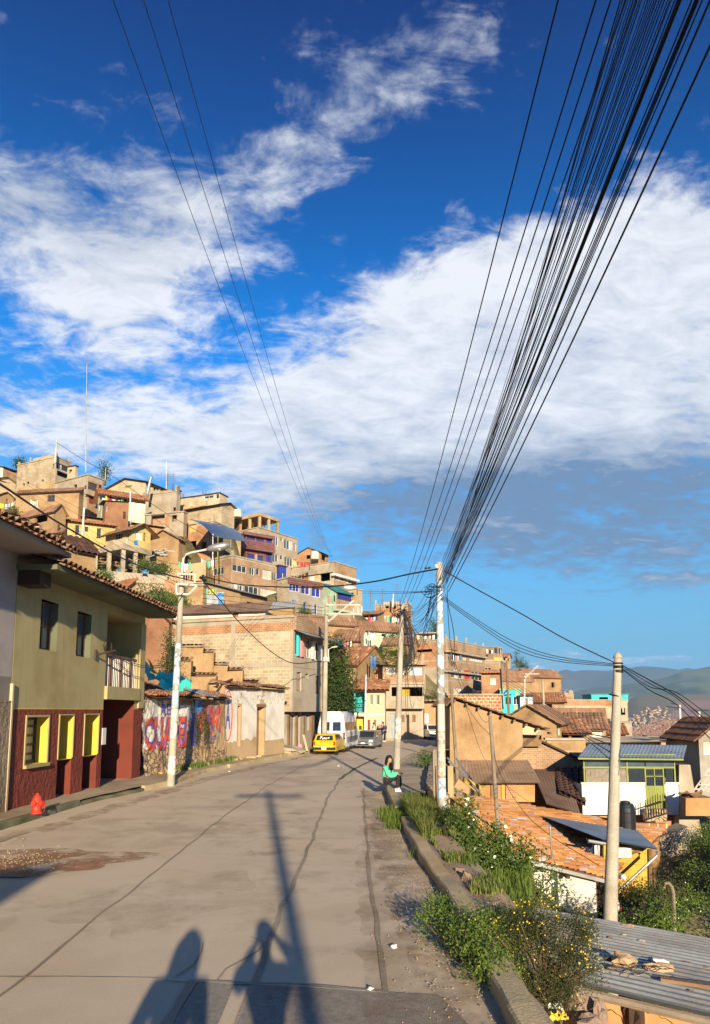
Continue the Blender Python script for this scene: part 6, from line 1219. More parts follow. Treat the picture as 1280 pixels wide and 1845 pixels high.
pl = on_tin(1225, 1778, .04); mb = MB(); mb.hexa([pl+V((x, y, z-.13*x)) for z in (0, .04) for x, y in ((-.25, -.05), (1.4, -.12), (1.4, .02), (-.2, .05))]); tag(mb.build('plank', 'wood'), 'weathered orange-brown plank along the tin roof edge', 'plank')
# stones by the adobe shed corner
for i, (x, y, Y, sz, m_, lb) in enumerate(((1022, 1780, 7.7, (.13, .12, .2), 'rock', 'grey stone leaning on the adobe shed corner'), (1048, 1822, 7.3, (.17, .14, .24), 'rock', 'tall brown stone leaning on the adobe shed corner'), (1062, 1850, 7.0, (.14, .12, .13), 'rock', 'dark stone at the bottom of the adobe shed corner'),
      (831, 1578, 10.2, (.14, .1, .1), 'rock', 'dark rock behind the kerb wall below the tall grass'), (845, 1592, 9.8, (.13, .13, .16), 'rock', 'upright brown rock behind the kerb wall'), (868, 1632, 9.0, (.2, .12, .1), 'rock', 'flat reddish stone block behind the kerb wall'), (1082, 1840, 7.1, (.07, .05, .2), 'rock', 'pointed slab standing by the adobe shed corner'))):
    mb = MB(); mb.blob(P(x, y, Y), sz, .4, 2, i*5+2); tag(mb.build('rock', m_), lb, 'rock')
mb = MB(); p = P(1003, 1838, 6.6); mb.grid(lambda u, v: p+V(((u-.5)*.2, (v-.5)*.12, .06*noise.noise(V((u*5, v*5, 1)))+.03)), 10, 8); tag(mb.build('plastic_wrapper', 'cloth_yellow'), 'crumpled yellow plastic wrapper behind the kerb wall', 'wrapper')
mb = MB(); p = P(1000, 1822, 6.8); mb.grid(lambda u, v: p+V(((u-.5)*.14, (v-.5)*.1, .07*noise.noise(V((u*5, v*5, 3)))+.05)), 8, 8); tag(mb.build('plastic_bag', 'cloth_white'), 'small white plastic bag by the yellow wrapper', 'bag')
HS += [(3.2, 8, -3.0), (5, 8, -3.4), (8, 8, -4.2), (3.2, 12, -3), (6, 12, -4.2), (4.5, 16, -3.2), (7, 17, -5.0), (10, 16, -5.2), (13, 16, -5.5)]
for (x, y, Y) in ((1200, 1690, 17), (1270, 1640, 21), (1270, 1560, 26), (1260, 1500, 31), (1330, 1480, 33), (1400, 1600, 24), (1400, 1500, 30), (1210, 1600, 26), (1190, 1620, 22)): HS.append(tuple(P(x, y, Y)))

# ------------------------------------------------------------ terrain
for y in range(-20, 60, 3):
    HS.append((xat(LK, y)-2.5, y, 0.0)); HS.append((xat(LK, y)+3, y, -.1)); HS.append((min(xat(RK, y)+.3, 9), y, -.3))
    if y < 22: HS.append((-10.5, y, 2.2 if y > 22 else .3))
HS += [(-10.5, 26, 2.7), (-10.5, 29, 2.8), (-8.6, 33, 2.3), (-13, 28, 4.2), (-14, 32, 5), (-12, 20, 1), (-18, 10, 4), (-30, 10, 8), (-60, 20, 18), (-80, 60, 30), (-30, -20, 8), (-60, -20, 16), (-90, 100, 38), (-140, 60, 46), (-50, 120, 36), (-20, 130, 24), (20, 150, 6), (50, 180, -4), (-100, 160, 44), (-60, 200, 40), (0, 220, 10), (60, 260, -20), (0, 300, -5), (40, 220, -12), (45, 140, -10), (80, 180, -34), (100, 260, -44), (30, 110, -2), (20, 320, -20), (-140, 260, 50), (-22, 40, 9), (-30, 60, 15), (-18, 60, 12), (-60, 60, 24)]
HS += [(6, 66, 1), (12, 66, .6), (10, 75, 2), (15, 82, 3), (5, 75, 3.2), (20, 64, -.4), (28, 62, -.8), (35, 60, -9), (40, 80, -10), (30, 75, -7), (45, 95, -10), (24, 70, -4), (35, 100, -5), (60, 132, -24), (75, 130, -28), (55, 145, -26), (90, 118, -30), (45, 155, -26), (110, 150, -40), (14, 30, -7.5), (15, 31.5, -6.5), (12, 29.5, -8)]
HS += [(20, -10, -7), (40, -20, -14), (30, 20, -11), (40, 60, -18), (60, 100, -24), (80, 40, -28), (100, 140, -36), (130, 0, -40), (130, 80, -46), (200, 100, -62), (300, 200, -66), (120, 220, -48), (200, 300, -60), (100, 320, -50), (320, 0, -66), (320, 400, -70), (200, 420, -64), (60, 420, -50), (-100, 420, 40)]
hs = np.array(HS)
def tz(xy):
    d2 = ((xy[:, None, :]-hs[None, :, :2])**2).sum(2)+.3; w = 1/d2**1.6; return (w*hs[None, :, 2]).sum(1)/w.sum(1)
gx = np.concatenate([np.linspace(-150, -40, 40)[:-1], np.linspace(-40, 45, 120), np.linspace(45, 330, 50)[1:]]); gy = np.concatenate([np.linspace(-30, 70, 110), np.linspace(70, 430, 90)[1:]])
XX, YY = np.meshgrid(gx, gy); pts = np.stack([XX.ravel(), YY.ravel()], 1); Zt = np.concatenate([tz(pts[i:i+4000]) for i in range(0, len(pts), 4000)])
def lim(x, y, z):
    l, r_ = xat(LK, y)-2.6, xat(RK, y)+.5
    if y < 62 and l < x < (r_ if y < 40 else max(r_, 9)): return min(z, -.16)
    if 62 <= y < 66 and 9 < x < 34: return min(z, .2)
    if 55 < y < 62 and 3 < x < 14: return min(z, -.16)
    if y < 22 and r_ <= x < r_+6: return min(z, max(-4.6, -1.6-(x-r_)*1.4))
    if y < 38 and -11.5 < x <= l and y > 25: return z
    return z
zs = [lim(x, y, z)+.22*noise.noise(V((x*.25, y*.25, 0)))*(1 if abs(x) > 10 or y > 60 else .1) for x, y, z in zip(pts[:, 0], pts[:, 1], Zt)]
mb = MB(); mb.v = [V((x, y, z)) for (x, y), z in zip(pts, zs)]; nx = len(gx); ny = len(gy)
mb.f = [(j*nx+i, j*nx+i+1, (j+1)*nx+i+1, (j+1)*nx+i) for j in range(ny-1) for i in range(nx-1)]; mb.mi = [0]*len(mb.f)
struct(mb.build('terrain', 'terrain', smooth=True, base=(0, 0, 0)))
def ground_z(x, y): z = float(tz(np.array([[x, y]]))[0]); return lim(x, y, z)

# valley floor to the horizon and mountains
mb = MB(); R_ = [300, 700, 1500, 3000, 7000, 20000]
def vz(x, y): return -70-.010*max(0, math.hypot(x, y)-300) if math.hypot(x, y) < 3000 else -97
seg = 96; o = 0
for r_ in R_:
    for k in range(seg): a = 2*pi*k/seg; x, y = r_*sin(a), r_*cos(a); mb.v.append(V((x, y, vz(x, y)-(0 if r_ > 300 else 12))))
for j in range(len(R_)-1):
    for k in range(seg): mb.f.append((j*seg+k, j*seg+(k+1) % seg, (j+1)*seg+(k+1) % seg, (j+1)*seg+k)); mb.mi.append(0)
mb.f.append(tuple(range(seg))); mb.mi.append(0)
struct(mb.build('valley_floor', 'valley', base=(0, 0, -70)))
def ridge(name, prof, Yr, Yb, zb, m, amp, sc, nu=220, nv=40, seed=0, Yk=None):
    """hill whose crest passes through the pixel profile at distance Yr; falls toward the viewer to (Yb, zb) and away behind"""
    xs = [p[0] for p in prof]; x0, x1 = xs[0], xs[-1]; mb = MB()
    def crest(x): return float(np.interp(x, xs, [p[1] for p in prof]))
    for j in range(nv+9):
        for i in range(nu+1):
            px = x0+(x1-x0)*i/nu; c = P(px, crest(px), Yr); th = (px-640)/FL
            if j <= nv:
                v = j/nv; Y = Yb+(Yr-Yb)*v; f = v**1.25*(1-.15*sin(pi*v)); z = zb+(c.z-zb)*f; amp_ = amp*(min(1, (1-v)*3+.12))*min(1, v*5)
            else:
                v = (j-nv)/9; Y = Yr+(Yr-Yb)*v*1.2; z = c.z+(zb-c.z)*v; amp_ = amp*v
            X = th*Y*cos(PT)*1.0+((z-H)*sin(PT))*th; 
            r1 = noise.noise(V((X/sc*1.0, Y/sc*.55, seed))); r2 = noise.noise(V((X/sc*2.7, Y/sc*1.6, seed+5))); r3 = noise.noise(V((X/sc*7, Y/sc*5, seed+9)))
            zz_ = z+amp_*((.5-abs(r1))*1.3+(.3-abs(r2))*.6+r3*.15)
            mb.v.append(V((X, Y, zz_)))
    for j in range(nv+8):
        for i in range(nu): mb.f.append((j*(nu+1)+i, j*(nu+1)+i+1, (j+1)*(nu+1)+i+1, (j+1)*(nu+1)+i)); mb.mi.append(0)
    return struct(mb.build(name, m, smooth=True, base=(0, Yr, zb)))
ridge('mountains', [(-900, 1150), (-200, 1180), (300, 1200), (600, 1215), (760, 1228), (860, 1222), (930, 1216), (975, 1207), (998, 1213), (1018, 1206), (1032, 1211), (1048, 1209), (1090, 1210), (1120, 1208), (1145, 1203), (1158, 1201), (1178, 1203), (1200, 1205), (1225, 1209), (1242, 1204), (1262, 1210), (1300, 1208), (1400, 1198), (1700, 1180), (2300, 1150)], 6200, 4300, -100, 'mountain_far', 100, 1100, seed=3)
ridge('hills', [(930, 1262), (1000, 1256), (1060, 1244), (1100, 1240), (1150, 1232), (1200, 1222), (1230, 1212), (1262, 1206), (1282, 1203), (1340, 1192), (1500, 1180), (1800, 1170), (2400, 1165)], 3900, 2300, -90, 'mountain_mid', 90, 700, seed=11)
ridge('hills', [(1040, 1300), (1090, 1280), (1130, 1262), (1150, 1256), (1200, 1252), (1290, 1250), (1500, 1246), (2200, 1240)], 2100, 900, -82, 'valley', 14, 300, seed=21)
dep = bpy.data.objects['hills.001']
bpy.context.view_layer.update(); dg = bpy.context.evaluated_depsgraph_get()
def drop(px, py):
    d = ray(px, py).normalized(); ok, loc, n, i, ob, _ = S.ray_cast(dg, CAM+d*400, d); return loc if ok else None
# bare earth scars on the valley slope, as thin sheets laid on it
def scar(name, cx, cy, w, hgt, m, seed):
    loc = {}; nn = 14; mb = MB(); vs = []
    for j in range(nn+1):
        for i in range(nn+1):
            a, b = i/nn*2-1, j/nn*2-1; x = cx+a*w*math.sqrt(1-b*b/2)*(1+.35*noise.noise(V((b*2, seed, 0)))); y = cy+b*hgt*math.sqrt(1-a*a/2)*(1+.3*noise.noise(V((a*2, seed, 4)))); p = drop(x, y)
            if p is None: return
            vs.append(p+V((0, 0, .0015*p.y)))
    mb.v = vs; mb.f = [(j*(nn+1)+i, j*(nn+1)+i+1, (j+1)*(nn+1)+i+1, (j+1)*(nn+1)+i) for j in range(nn) for i in range(nn)]; mb.mi = [0]*len(mb.f); struct(mb.build(name, m))
for k, (cx, cy, w, hh_) in enumerate(((1255, 1272, 45, 9), (1235, 1292, 32, 12), (1205, 1305, 34, 12), (1270, 1300, 24, 10), (1180, 1322, 40, 8))): scar('bare_earth', cx, cy, w, hh_, 'bare_earth', k)
# the town in the valley: countless tiny houses
mb = MB(); mats = ['roof_tile', 'cream', 'adobe_pale', 'tin']
k = 0
rt = random.Random(3)
dens = [(1180, 1322, 60, 12, 700), (1200, 1308, 40, 12, 260), (1180, 1285, 26, 14, 50), (1150, 1330, 40, 8, 300), (1255, 1310, 40, 16, 160), (1110, 1335, 40, 10, 120), (1145, 1300, 14, 8, 30)]
for cx, cy, w, hh_, n in dens:
    for i in range(n):
        p = drop(cx+rt.gauss(0, w*.5), cy+rt.gauss(0, hh_*.5))
        if p is None or p.y < 500 or p.y > 3000: continue
        s_ = rt.uniform(3, 5.5)*p.y/1500; hgt = rt.uniform(2, 4)*p.y/1500; mb.cur = rt.choice([1, 1, 2, 2, 2, 3]); mb.box(p+Zv*hgt/2, (s_, s_, hgt), rt.uniform(0, 1.5)); mb.cur = 0; mb.box(p+Zv*(hgt+.4*p.y/1500), (s_*1.1, s_*1.1, 1.2*p.y/1500), rt.uniform(0, 1.5), taper=.6)
mb.build('valley_town', mats, kind='stuff')
o = bpy.data.objects['valley_town']; o['label'] = 'distant town of pale walls and orange roofs spread over the valley slope'; o['category'] = 'town'

# ------------------------------------------------------------ poles
def pole(label, bpx, bpy_, Y, tpx, tpy, r0, r1, m='pole_concrete', paint=(), name='utility_pole', base=None, dip=.6):
    b = base or P(bpx, bpy_, Y); t = P(tpx, tpy, Y); t = V((t.x, Y, t.z)); root = thing(name, label, 'utility pole' if r0 > .07 else 'post', b)
    mb = MB(); q = [b-V((0, 0, dip))]+[b.lerp(t, k/12) for k in range(13)]; mb.tube(q, [r0]+[r0+(r1-r0)*k/12 for k in range(13)], 16); mb.build('shaft', m, root, smooth=True)
    for (y0, y1, pm, ex) in paint:
        z0, z1 = hit(bpx, y1, V((0, Y, 0)), V((0, -1, 0))).z, hit(bpx, y0, V((0, Y, 0)), V((0, -1, 0))).z; k0, k1 = (z0-b.z)/(t.z-b.z), (z1-b.z)/(t.z-b.z)
        mb = MB(); mb.tube([b.lerp(t, k0+(k1-k0)*k/8) for k in range(9)], [r0+(r1-r0)*(k0+(k1-k0)*k/8)+ex for k in range(9)], 16, caps=False); mb.build('paint', pm, root, smooth=True)
    return root, b, t
p1, b1_, t1_ = pole('concrete street-lamp pole in front of the graffiti wall, nearest pole on the left', 308, 1413, 22.3, 328, 1045, .125, .085, paint=((1278, 1330, 'white_paint_worn', .004), (1160, 1275, 'paint_skyblue_worn', .003), (1362, 1395, 'white_paint_worn', .004)))
def lampset(root, t, arm, side=1, br=None):
    mb = MB(); mb.tube(arm, .035, 6); mb.build('lamp_arm', 'metal_white', root)
    e = arm[-1]; d = (arm[-1]-arm[-2]).normalized(); mb = MB(); mb.lathe(e, [(.04, -.1), (.10, .0), (.14, .2), (.13, .5), (.07, .66), (.02, .68)], 12, ax=d); lh = mb.build('lamp_head', 'metal_grey', root, smooth=True)
    mb = MB(); mb.blob(e+d*.33-Zv*.05, (.12, .12, .09), 0, 2); mb.build('lamp_glass', 'lamp_clear', lh)
lampset(p1, t1_, [P(x, y, 22.2) for x, y in ((328, 1046), (329, 1020), (331, 1006), (336, 999), (344, 996), (378, 989))])
def bars(root, lst, Y, r, m, name='bracket'):
    mb = MB()
    for l in lst: mb.tube([P(x, y, Y) for x, y in l], r, 5)
    return mb.build(name, m, root)
bars(p1, [[(320, 1034), (352, 1035)], [(352, 1035), (351, 1050)], [(318, 1052), (318, 1069)], [(318, 1052), (356, 1055)], [(318, 1070), (340, 1071)], [(340, 1071), (355, 1056)]], 22.1, .035, 'metal_white')
bars(p1, [[(366, 1036), (370, 1052)], [(360, 1040), (372, 1046)]], 22.1, .05, 'cable', 'insulator')
p2, b2_, t2_ = pole('concrete pole with white crossarms rising behind the white van', 584, 1352, 39.5, 589, 1086, .16, .11)
bars(p2, [[(588, 1090), (650, 1090)], [(588, 1106), (652, 1107)], [(592, 1120), (638, 1082)], [(592, 1121), (592, 1116)]], 39.3, .05, 'metal_white'); bars(p2, [[(652, 1104), (652, 1092)], [(645, 1107), (645, 1094)]], 39.3, .05, 'metal_white', 'insulator')
bars(p2, [[(592, 1190), (592, 1170), (600, 1166), (608, 1165)]], 39.3, .04, 'metal_white', 'lamp_arm'); bars(p2, [[(583, 1186), (594, 1186)], [(583, 1190), (594, 1190)]], 39.3, .06, 'metal_white', 'insulator')
p3, b3_, t3_ = pole('leaning concrete pole with a tangle of cables directly behind the sitting girl', 715, 1386, 27.9, 725, 1088, .135, .09, paint=((1295, 1330, 'white_paint_worn', .004),), base=G(715, 1386, .13))
p4, b4_, t4_ = pole('tall pole with peeling pale blue and white paint beside the footway', 797, 1473, 15.05, 792, 1013, .092, .072, paint=((1268, 1318, 'white_clean', .004), (1046, 1130, 'paint_skyblue_worn', .003), (1128, 1262, 'paint_skyblue_worn', .0035), (1405, 1470, 'paint_skyblue_worn', .003), (1320, 1400, 'white_paint_worn', .003)), base=G(797, 1475, 0))
mb = MB(); p = P(784, 1021, 15.05); mb.lathe(p, [(.03, 0), (.05, .02), (.05, .08), (.02, .09)], 8, ax=(1, 0, .2)); mb.build('insulator', 'frame_white', p4)
p5, b5_, t5_ = pole('plain grey concrete pole standing among the roofs on the right', 1100, 1652, 16, 1113.5, 1186, .155, .088, dip=4)
mb = MB(); mb.lathe(t5_, [(.088, 0), (.10, .01), (.10, .05), (.05, .12), (.02, .14)], 16); mb.build('pole_cap', 'pole_concrete', p5)
mb = MB()
for k in range(5): mb.lathe(t5_-Zv*(.14+.05*k+.02*(k % 2)), [(.1, 0), (.112, .01), (.112, .03), (.1, .04)], 14)
mb.lathe(P(1107, 1254, 16), [(.12, 0), (.125, .02)], 14, ax=(.3, 0, 1)); mb.build('wire_band', 'cable', p5)
pole('slim grey wooden post rising from the tiled roof', 900, 1518, 26, 883, 1290, .085, .06, 'wood_grey', name='wooden_post', dip=2)
pole('tall weathered wooden post at the left corner of the biggest adobe house', 824, 1400, 33, 813, 1236, .09, .06, 'wood_grey', name='wooden_post', dip=2)
pole('short stick standing between the painted pole and the tiled roof', 839, 1436, 30, 841, 1368, .04, .03, 'wood_grey', name='wooden_post')
pole('thin pipe standing at the near edge of the tiled roof', 997, 1574, 23.3, 991, 1486, .035, .03, 'metal_grey', name='wooden_post', dip=.2)
pole('slender pale blue street pole in front of the cyan house', 657, 1335, 50, 660, 1215, .08, .05, 'lightblue', paint=((1290, 1328, 'white_clean', .003),), name='street_pole')
pole('slim pole left of the turquoise house', 907, 1268, 78, 902, 1205, .14, .1, name='ridge_pole'); pole('brown pole in front of the turquoise house', 917, 1285, 76, 913, 1190, .14, .1, 'wood', name='ridge_pole')
pq, _, _ = pole('white pole with slanting arm right of the turquoise house', 945, 1275, 76, 946, 1215, .1, .08, 'metal_white', name='ridge_pole'); bars(pq, [[(946, 1222), (970, 1199)], [(946, 1215), (972, 1214)]], 75.8, .08, 'metal_white')
pole('pale pole with drooping wires below the pink house', 980, 1270, 72, 978, 1224, .13, .1, name='ridge_pole')
pq, _, _ = pole('distant lamp post before the valley view', 1019, 1285, 105, 1018, 1243, .12, .08, 'metal_grey', name='ridge_pole'); bars(pq, [[(1018, 1243), (1024, 1243)]], 105, .12, 'metal_grey', 'lamp_arm')
pole('short pole on the tiled hillside roofs right of the lamp post', 1040, 1300, 70, 1039, 1282, .12, .1, 'adobe_pale', name='ridge_pole')
pole('white pole on the skyline block building', 100, 828, 94, 103, 793, .14, .1, 'metal_white', name='ridge_pole'); pole('white pole in front of the yellow house', 147, 990, 64, 152, 915, .12, .09, 'metal_white', name='ridge_pole')
pole('thin tall radio mast above the hill', 155, 850, 120, 157, 640, .10, .06, 'metal_grey', name='radio_mast'); pole('dark short pole with wires in front of the small adobe house', 105, 985, 60, 106, 945, .1, .08, 'wood_dark', name='ridge_pole')
pole('blue-white pole in front of the pale green hilltop house', 236, 935, 78, 235, 885, .1, .08, 'lightblue', name='ridge_pole'); pole('faint lattice aerial on the skyline', 300, 885, 115, 300, 828, .08, .04, 'metal_white', name='radio_mast')
pole('slanting grey chimney pipe on the green panelled skyline house', 266, 888, 90, 273, 858, .2, .2, 'metal_grey', name='chimney_pipe'); pole('dark mast end by the pale block roof', 190, 862, 90, 191, 842, .06, .05, 'metal_grey', name='radio_mast')
pole('white pole in front of the flat brick house near the middle pole', 708, 1088, 100, 709, 1070, .12, .1, 'metal_white', name='ridge_pole')
pole('white post between the grey house and mint house', 638, 1120, 84, 637, 1096, .08, .08, 'metal_white', name='ridge_pole')
for i, (x, yb, yt, Y) in enumerate(((1225, 1325, 1270, 54), (1260, 1325, 1282, 50))): pole(('left' if i == 0 else 'right')+'most of two white poles by the tin roof of the shadowed brick house', x+2, yb, Y, x, yt, .1, .08, 'metal_white', name='ridge_pole')
lp = thing('bent_pipe', 'thin grey pipe bent into a hook standing among the bushes', 'pipe', P(1216, 1682, 17.5)); mb = MB(); mb.tube([P(1217, 1700, 17.5), P(1214, 1610, 17.5), P(1211, 1598, 17.5), P(1205, 1591, 17.5), P(1199, 1592, 17.5), P(1197, 1600, 17.5)], .04, 7); mb.build('pipe', 'wood_grey', lp)
for i, (x, y0, y1, Y, m_) in enumerate(((784, 1350, 1460, 17.5, 'wood_grey'), (789, 1380, 1470, 16.4, 'wood'), (812, 1380, 1436, 20, 'adobe_pale'))):
    mb = MB(); mb.box((P(x, y0, Y)+P(x, y1, Y))/2, (.1 if i < 2 else .16, .1, (P(x, y0, Y)-P(x, y1, Y)).z)); tag(mb.build('fence_post', m_), ['rough grey fence post just left of the painted pole', 'brown fence post half hidden by the painted pole', 'pale square gate post just right of the painted pole'][i], 'post')
gt = thing('scrap_fence', 'scrap of corrugated sheet, wire frame and planks behind the painted pole', 'fence', P(830, 1440, 27)); mb = MB()
for l in (((806, 1365), (865, 1428)), ((808, 1372), (860, 1412)), ((822, 1366), (846, 1400)), ((846, 1412), (868, 1432))): mb.tube([P(x, y, 27) for x, y in l], .035, 5)
mb.build('pole_frame', 'metal_grey', gt)
q = [P(838, 1398, 28), P(868, 1418, 28), P(866, 1436, 28), P(830, 1420, 28)]; mb = MB(); mb.hexa(q+[p+V((0, .1, .05)) for p in q]); mb.build('sheet', 'yellow_wood', gt)
q = [P(826, 1404, 26.6), P(862, 1432, 26.6), P(848, 1434, 26.6), P(818, 1418, 26.6)]; mb = MB(); mb.hexa(q+[p+V((0, .1, .05)) for p in q]); mb.build('plank', 'adobe_pale', gt)
q = [P(806, 1384, 29), P(812, 1384, 29), P(812, 1432, 29), P(806, 1432, 29)]; mb = MB(); mb.hexa(q+[p+V((0, 1, 0)) for p in q]); mb.build('gap_shade', 'inside_shade', gt)  # solid dark block painted in for the shade of a gap

# ------------------------------------------------------------ cables
def cable(pts, r, lab='thin black service wire in the tangle round the middle poles', group='slack wires in the tangle at the two middle poles', sag=0., n=14, name='wire', cat='cable', m='cable', seg=4):
    pts = [V(p) for p in pts]
    if len(pts) == 2: a, b = pts; q = [a.lerp(b, k/n)-Zv*(sag*4*(k/n)*(1-k/n)) for k in range(n+1)]
    else:
        q = []
        for i in range(len(pts)-1):
            p0 = pts[max(0, i-1)]; p1_, p2_ = pts[i], pts[i+1]; p3_ = pts[min(len(pts)-1, i+2)]
            for k in range(6): t = k/6; q.append(.5*((2*p1_)+(p2_-p0)*t+(2*p0-5*p1_+4*p2_-p3_)*t*t+(3*p1_-p0-3*p2_+p3_)*t**3))
        q.append(pts[-1])
    mb = MB(); mb.tube(q, r, seg); return tag(mb.build(name, m, smooth=True), lab, cat, group)
def overhead(xt, A, r, kx=0., Ym=3.7, Ye=-16., sag=.75, lab='black cable in the thick overhead bundle running to the top right', group='overhead cables of the thick bundle', yt=0):
    M_ = P(xt, yt, Ym); d = A.y-Ye; t = (A.y-Ym)/d; # position at t equals M_
    z_end = (M_.z+sag*4*t*(1-t)-A.z*(1-t))/t; x_end = (M_.x-A.x*(1-t))/t
    return cable([A, V((x_end, Ye, z_end))], r, lab, group, sag=sag, n=26, name='overhead_cable', seg=5)
rc = random.Random(5)
for i in range(24):
    xt = 1118+(1220-1118)*(i/23)**1.0+rc.uniform(-1.5, 1.5); k = rc.random(); A = P(790+rc.uniform(-8, 9)+k*6, 1036+rc.uniform(-2, 34), 15.0+rc.uniform(-.05, .05))
    overhead(xt, A, rc.choice([.003, .0037, .0045]), Ym=3.6+rc.uniform(-.25, .3), sag=.85)
for xt in (1222, 1227): overhead(xt, P(798, 1050, 15), .008, Ym=3.7, sag=.85, lab='thickest black cable in the overhead bundle', group='thickest cables of the overhead bundle')
for xt in (1247, 1253, 1256, 1259, 1266): overhead(xt, P(803+rc.uniform(-3, 3), 1046+rc.uniform(-6, 10), 15), .0052, Ym=3.8, sag=.9)
overhead(1280, P(806, 1060, 15), .008, Ym=3.8, sag=.9, yt=0); overhead(1318, P(808, 1066, 15), .009, Ym=3.8, sag=.9)
for xt, ax, ay, YY_ in ((1006, 720, 1090, 28), (1074, 722, 1096, 28), (1101, 728, 1100, 28), (1128, 738, 1090, 28)):
    overhead(xt, P(ax, ay, YY_), .0075, Ym=4.6, sag=1.0, Ye=-16, lab='single thin wire left of the overhead bundle, ending at the leaning pole', group='single wires left of the overhead bundle')
for xt, r_ in ((204, .02), (259, .022), (303, .022)):
    A = P(599+rc.uniform(-2, 2), 1004, 97); overhead(xt, A, .0085, Ym=12, Ye=-4, sag=2.2, lab='thin power line crossing the sky on the upper left', group='three power lines crossing the sky on the upper left')
bk = lambda pts, r, lab, g=None: cable(pts, r, lab, g)
bk([P(-60, 845, 7), P(0, 872, 9), P(120, 950, 12.5), P(250, 1019, 17.5), P(345, 1046, 22), P(368, 1046, 22)], .020, 'thick black cable passing over the olive house eave to the left street-lamp pole')
bk([P(368, 1046, 22), P(372, 1038, 22), P(376, 1041, 22), P(440, 1054, 20.5), P(560, 1058, 18), P(660, 1050, 16.5), P(740, 1034, 15.5), P(790, 1025, 15)], .018, 'thick black cable sagging across the hill between the left street-lamp pole and the painted pole')
bk([P(368, 1050, 22), P(400, 1085, 24), P(440, 1130, 27), P(490, 1175, 33), P(530, 1195, 37), P(577, 1191, 41)], .024, 'black cable dropping from the left street-lamp pole to the block house')
bk([P(800, 1028, 15), P(860, 1062, 15.1), P(940, 1106, 15.4), P(1020, 1152, 15.7), P(1108, 1194, 16)], .014, 'upper black cable between the painted pole and the pole among the roofs')
for i in range(3): bk([P(796, 1072+i*3, 15), P(850, 1110+i*4, 15.1), P(930, 1158+i*6, 15.4), P(1010, 1184+i*4, 15.7), P(1108, 1196+i*2, 16)], .008, 'lower sagging cable between the painted pole and the pole among the roofs', 'lower cables between the painted pole and the pole among the roofs')
for i, (y1, y2, r_) in enumerate(((1246, 1300, .013), (1250, 1312, .009), (1240, 1288, .009), (1262, 1330, .012))): bk([P(1118, 1197+i*2, 16), P(1170, 1225+i*6, 15), P(1220, y1+8, 14), P(1290, y2+12, 12.5)], r_, 'cable leaving the pole among the roofs toward the right edge', 'cables leaving the pole among the roofs to the right edge')
for i in range(4): bk([P(1104, 1330+i*14, 16.2), P(1040, 1310+i*3, 30), P(980, 1262+i*4, 50), P(905, 1215+i*5, 75)], .018, 'thin wire running down over the hillside houses behind the pole among the roofs', 'thin wires over the right hillside roofs')
bk([P(820, 1240, 33), P(860, 1300, 30), P(886, 1330, 27), P(900, 1390, 26.5), P(960, 1480, 24.5), P(1080, 1560, 23)], .012, 'slack wire from the weathered wooden post down across the tiled roof')
bk([P(806, 1062, 15), P(812, 1160, 17), P(828, 1230, 22), P(880, 1380, 26), P(960, 1450, 28)], .007, 'thin wire falling from the painted pole across the biggest adobe house')
bk([P(803, 1070, 15), P(818, 1140, 16), P(822, 1200, 20), P(850, 1262, 24), P(872, 1300, 26), P(884, 1296, 26)], .008, 'looping wire from the painted pole to the slim grey wooden post')
for i in range(18):  # tangle between the two poles
    a = P(790+rc.uniform(-16, 12), 1062+rc.uniform(-14, 24), 15+rc.uniform(-.1, .1)); b = P(722+rc.uniform(-6, 10), 1094+rc.uniform(-6, 22), 27.8)
    s_ = rc.choice([.2, .35, .6, .9, 1.4, 2.0]); cable([a, b], rc.choice([.004, .0055, .007]), sag=s_, n=16)
for i in range(9):  # hanging down the leaning pole and fanning to houses
    a = P(726+rc.uniform(-3, 6), 1096+rc.uniform(-2, 30), 27.7); b = rc.choice([P(745+rc.uniform(0, 30), 1240+rc.uniform(-20, 40), 45), P(790, 1225+rc.uniform(-10, 30), 60), P(735+rc.uniform(-4, 10), 1290, 40), P(900, 1262, 70), P(650, 1100+rc.uniform(-10, 20), 60)])
    cable([a, b], rc.choice([.009, .012]), sag=rc.uniform(.3, 2.2), n=14)
for i in range(12):
    a = P(724+rc.uniform(-3, 6), 1100+rc.uniform(-4, 20), 27.75); c_ = P(732+rc.uniform(-3, 16), 1165+rc.uniform(-20, 40), 27.8); d_ = P(722+rc.uniform(0, 16), 1190+rc.uniform(0, 50), 27.75)
    cable([a, a.lerp(c_, .5)+V((.12, 0, 0)), c_, d_], rc.choice([.012, .018]))
tg = MB(); c_ = P(724, 1100, 27.9)
for i in range(30): p = c_+V((rc.uniform(-.3, .35), rc.uniform(-.15, .15), rc.uniform(-.35, .2))); tg.tube([p, p+V((rc.uniform(-.3, .3), 0, rc.uniform(-.15, .15))), p+V((rc.uniform(-.2, .3), 0, rc.uniform(-.5, .1)))], .015, 4)
tg.build('junction_knot', 'cable', p3)
tg = MB(); c_ = P(776, 1064, 14.9)
for i in range(16): a = rc.uniform(0, 6); p = c_+V((rc.uniform(-.1, .16), 0, rc.uniform(-.1, .1))); tg.tube([p+V((.12*cos(a+t*.9), 0, .07*sin(a+t*.9))) for t in range(5)], .006, 4)
tg.build('junction_knot', 'cable', p4)
for x, y in ((768, 1025), (774, 1024)): mb = MB(); mb.blob(P(x, y-1, 15.35), (.04, .035, .03), .1, 1); tag(mb.build('cable_clamp', 'cable'), 'black clamp on the thick cable just left of the painted pole', 'clamp', 'two clamps on the thick cable')
for i in range(2): bk([P(600, 1064+i*4, 96), P(700, 1066+i*3, 50), P(776, 1066, 15)], .013, 'faint horizontal wire running left from the painted pole', 'faint horizontal wires left of the painted pole')
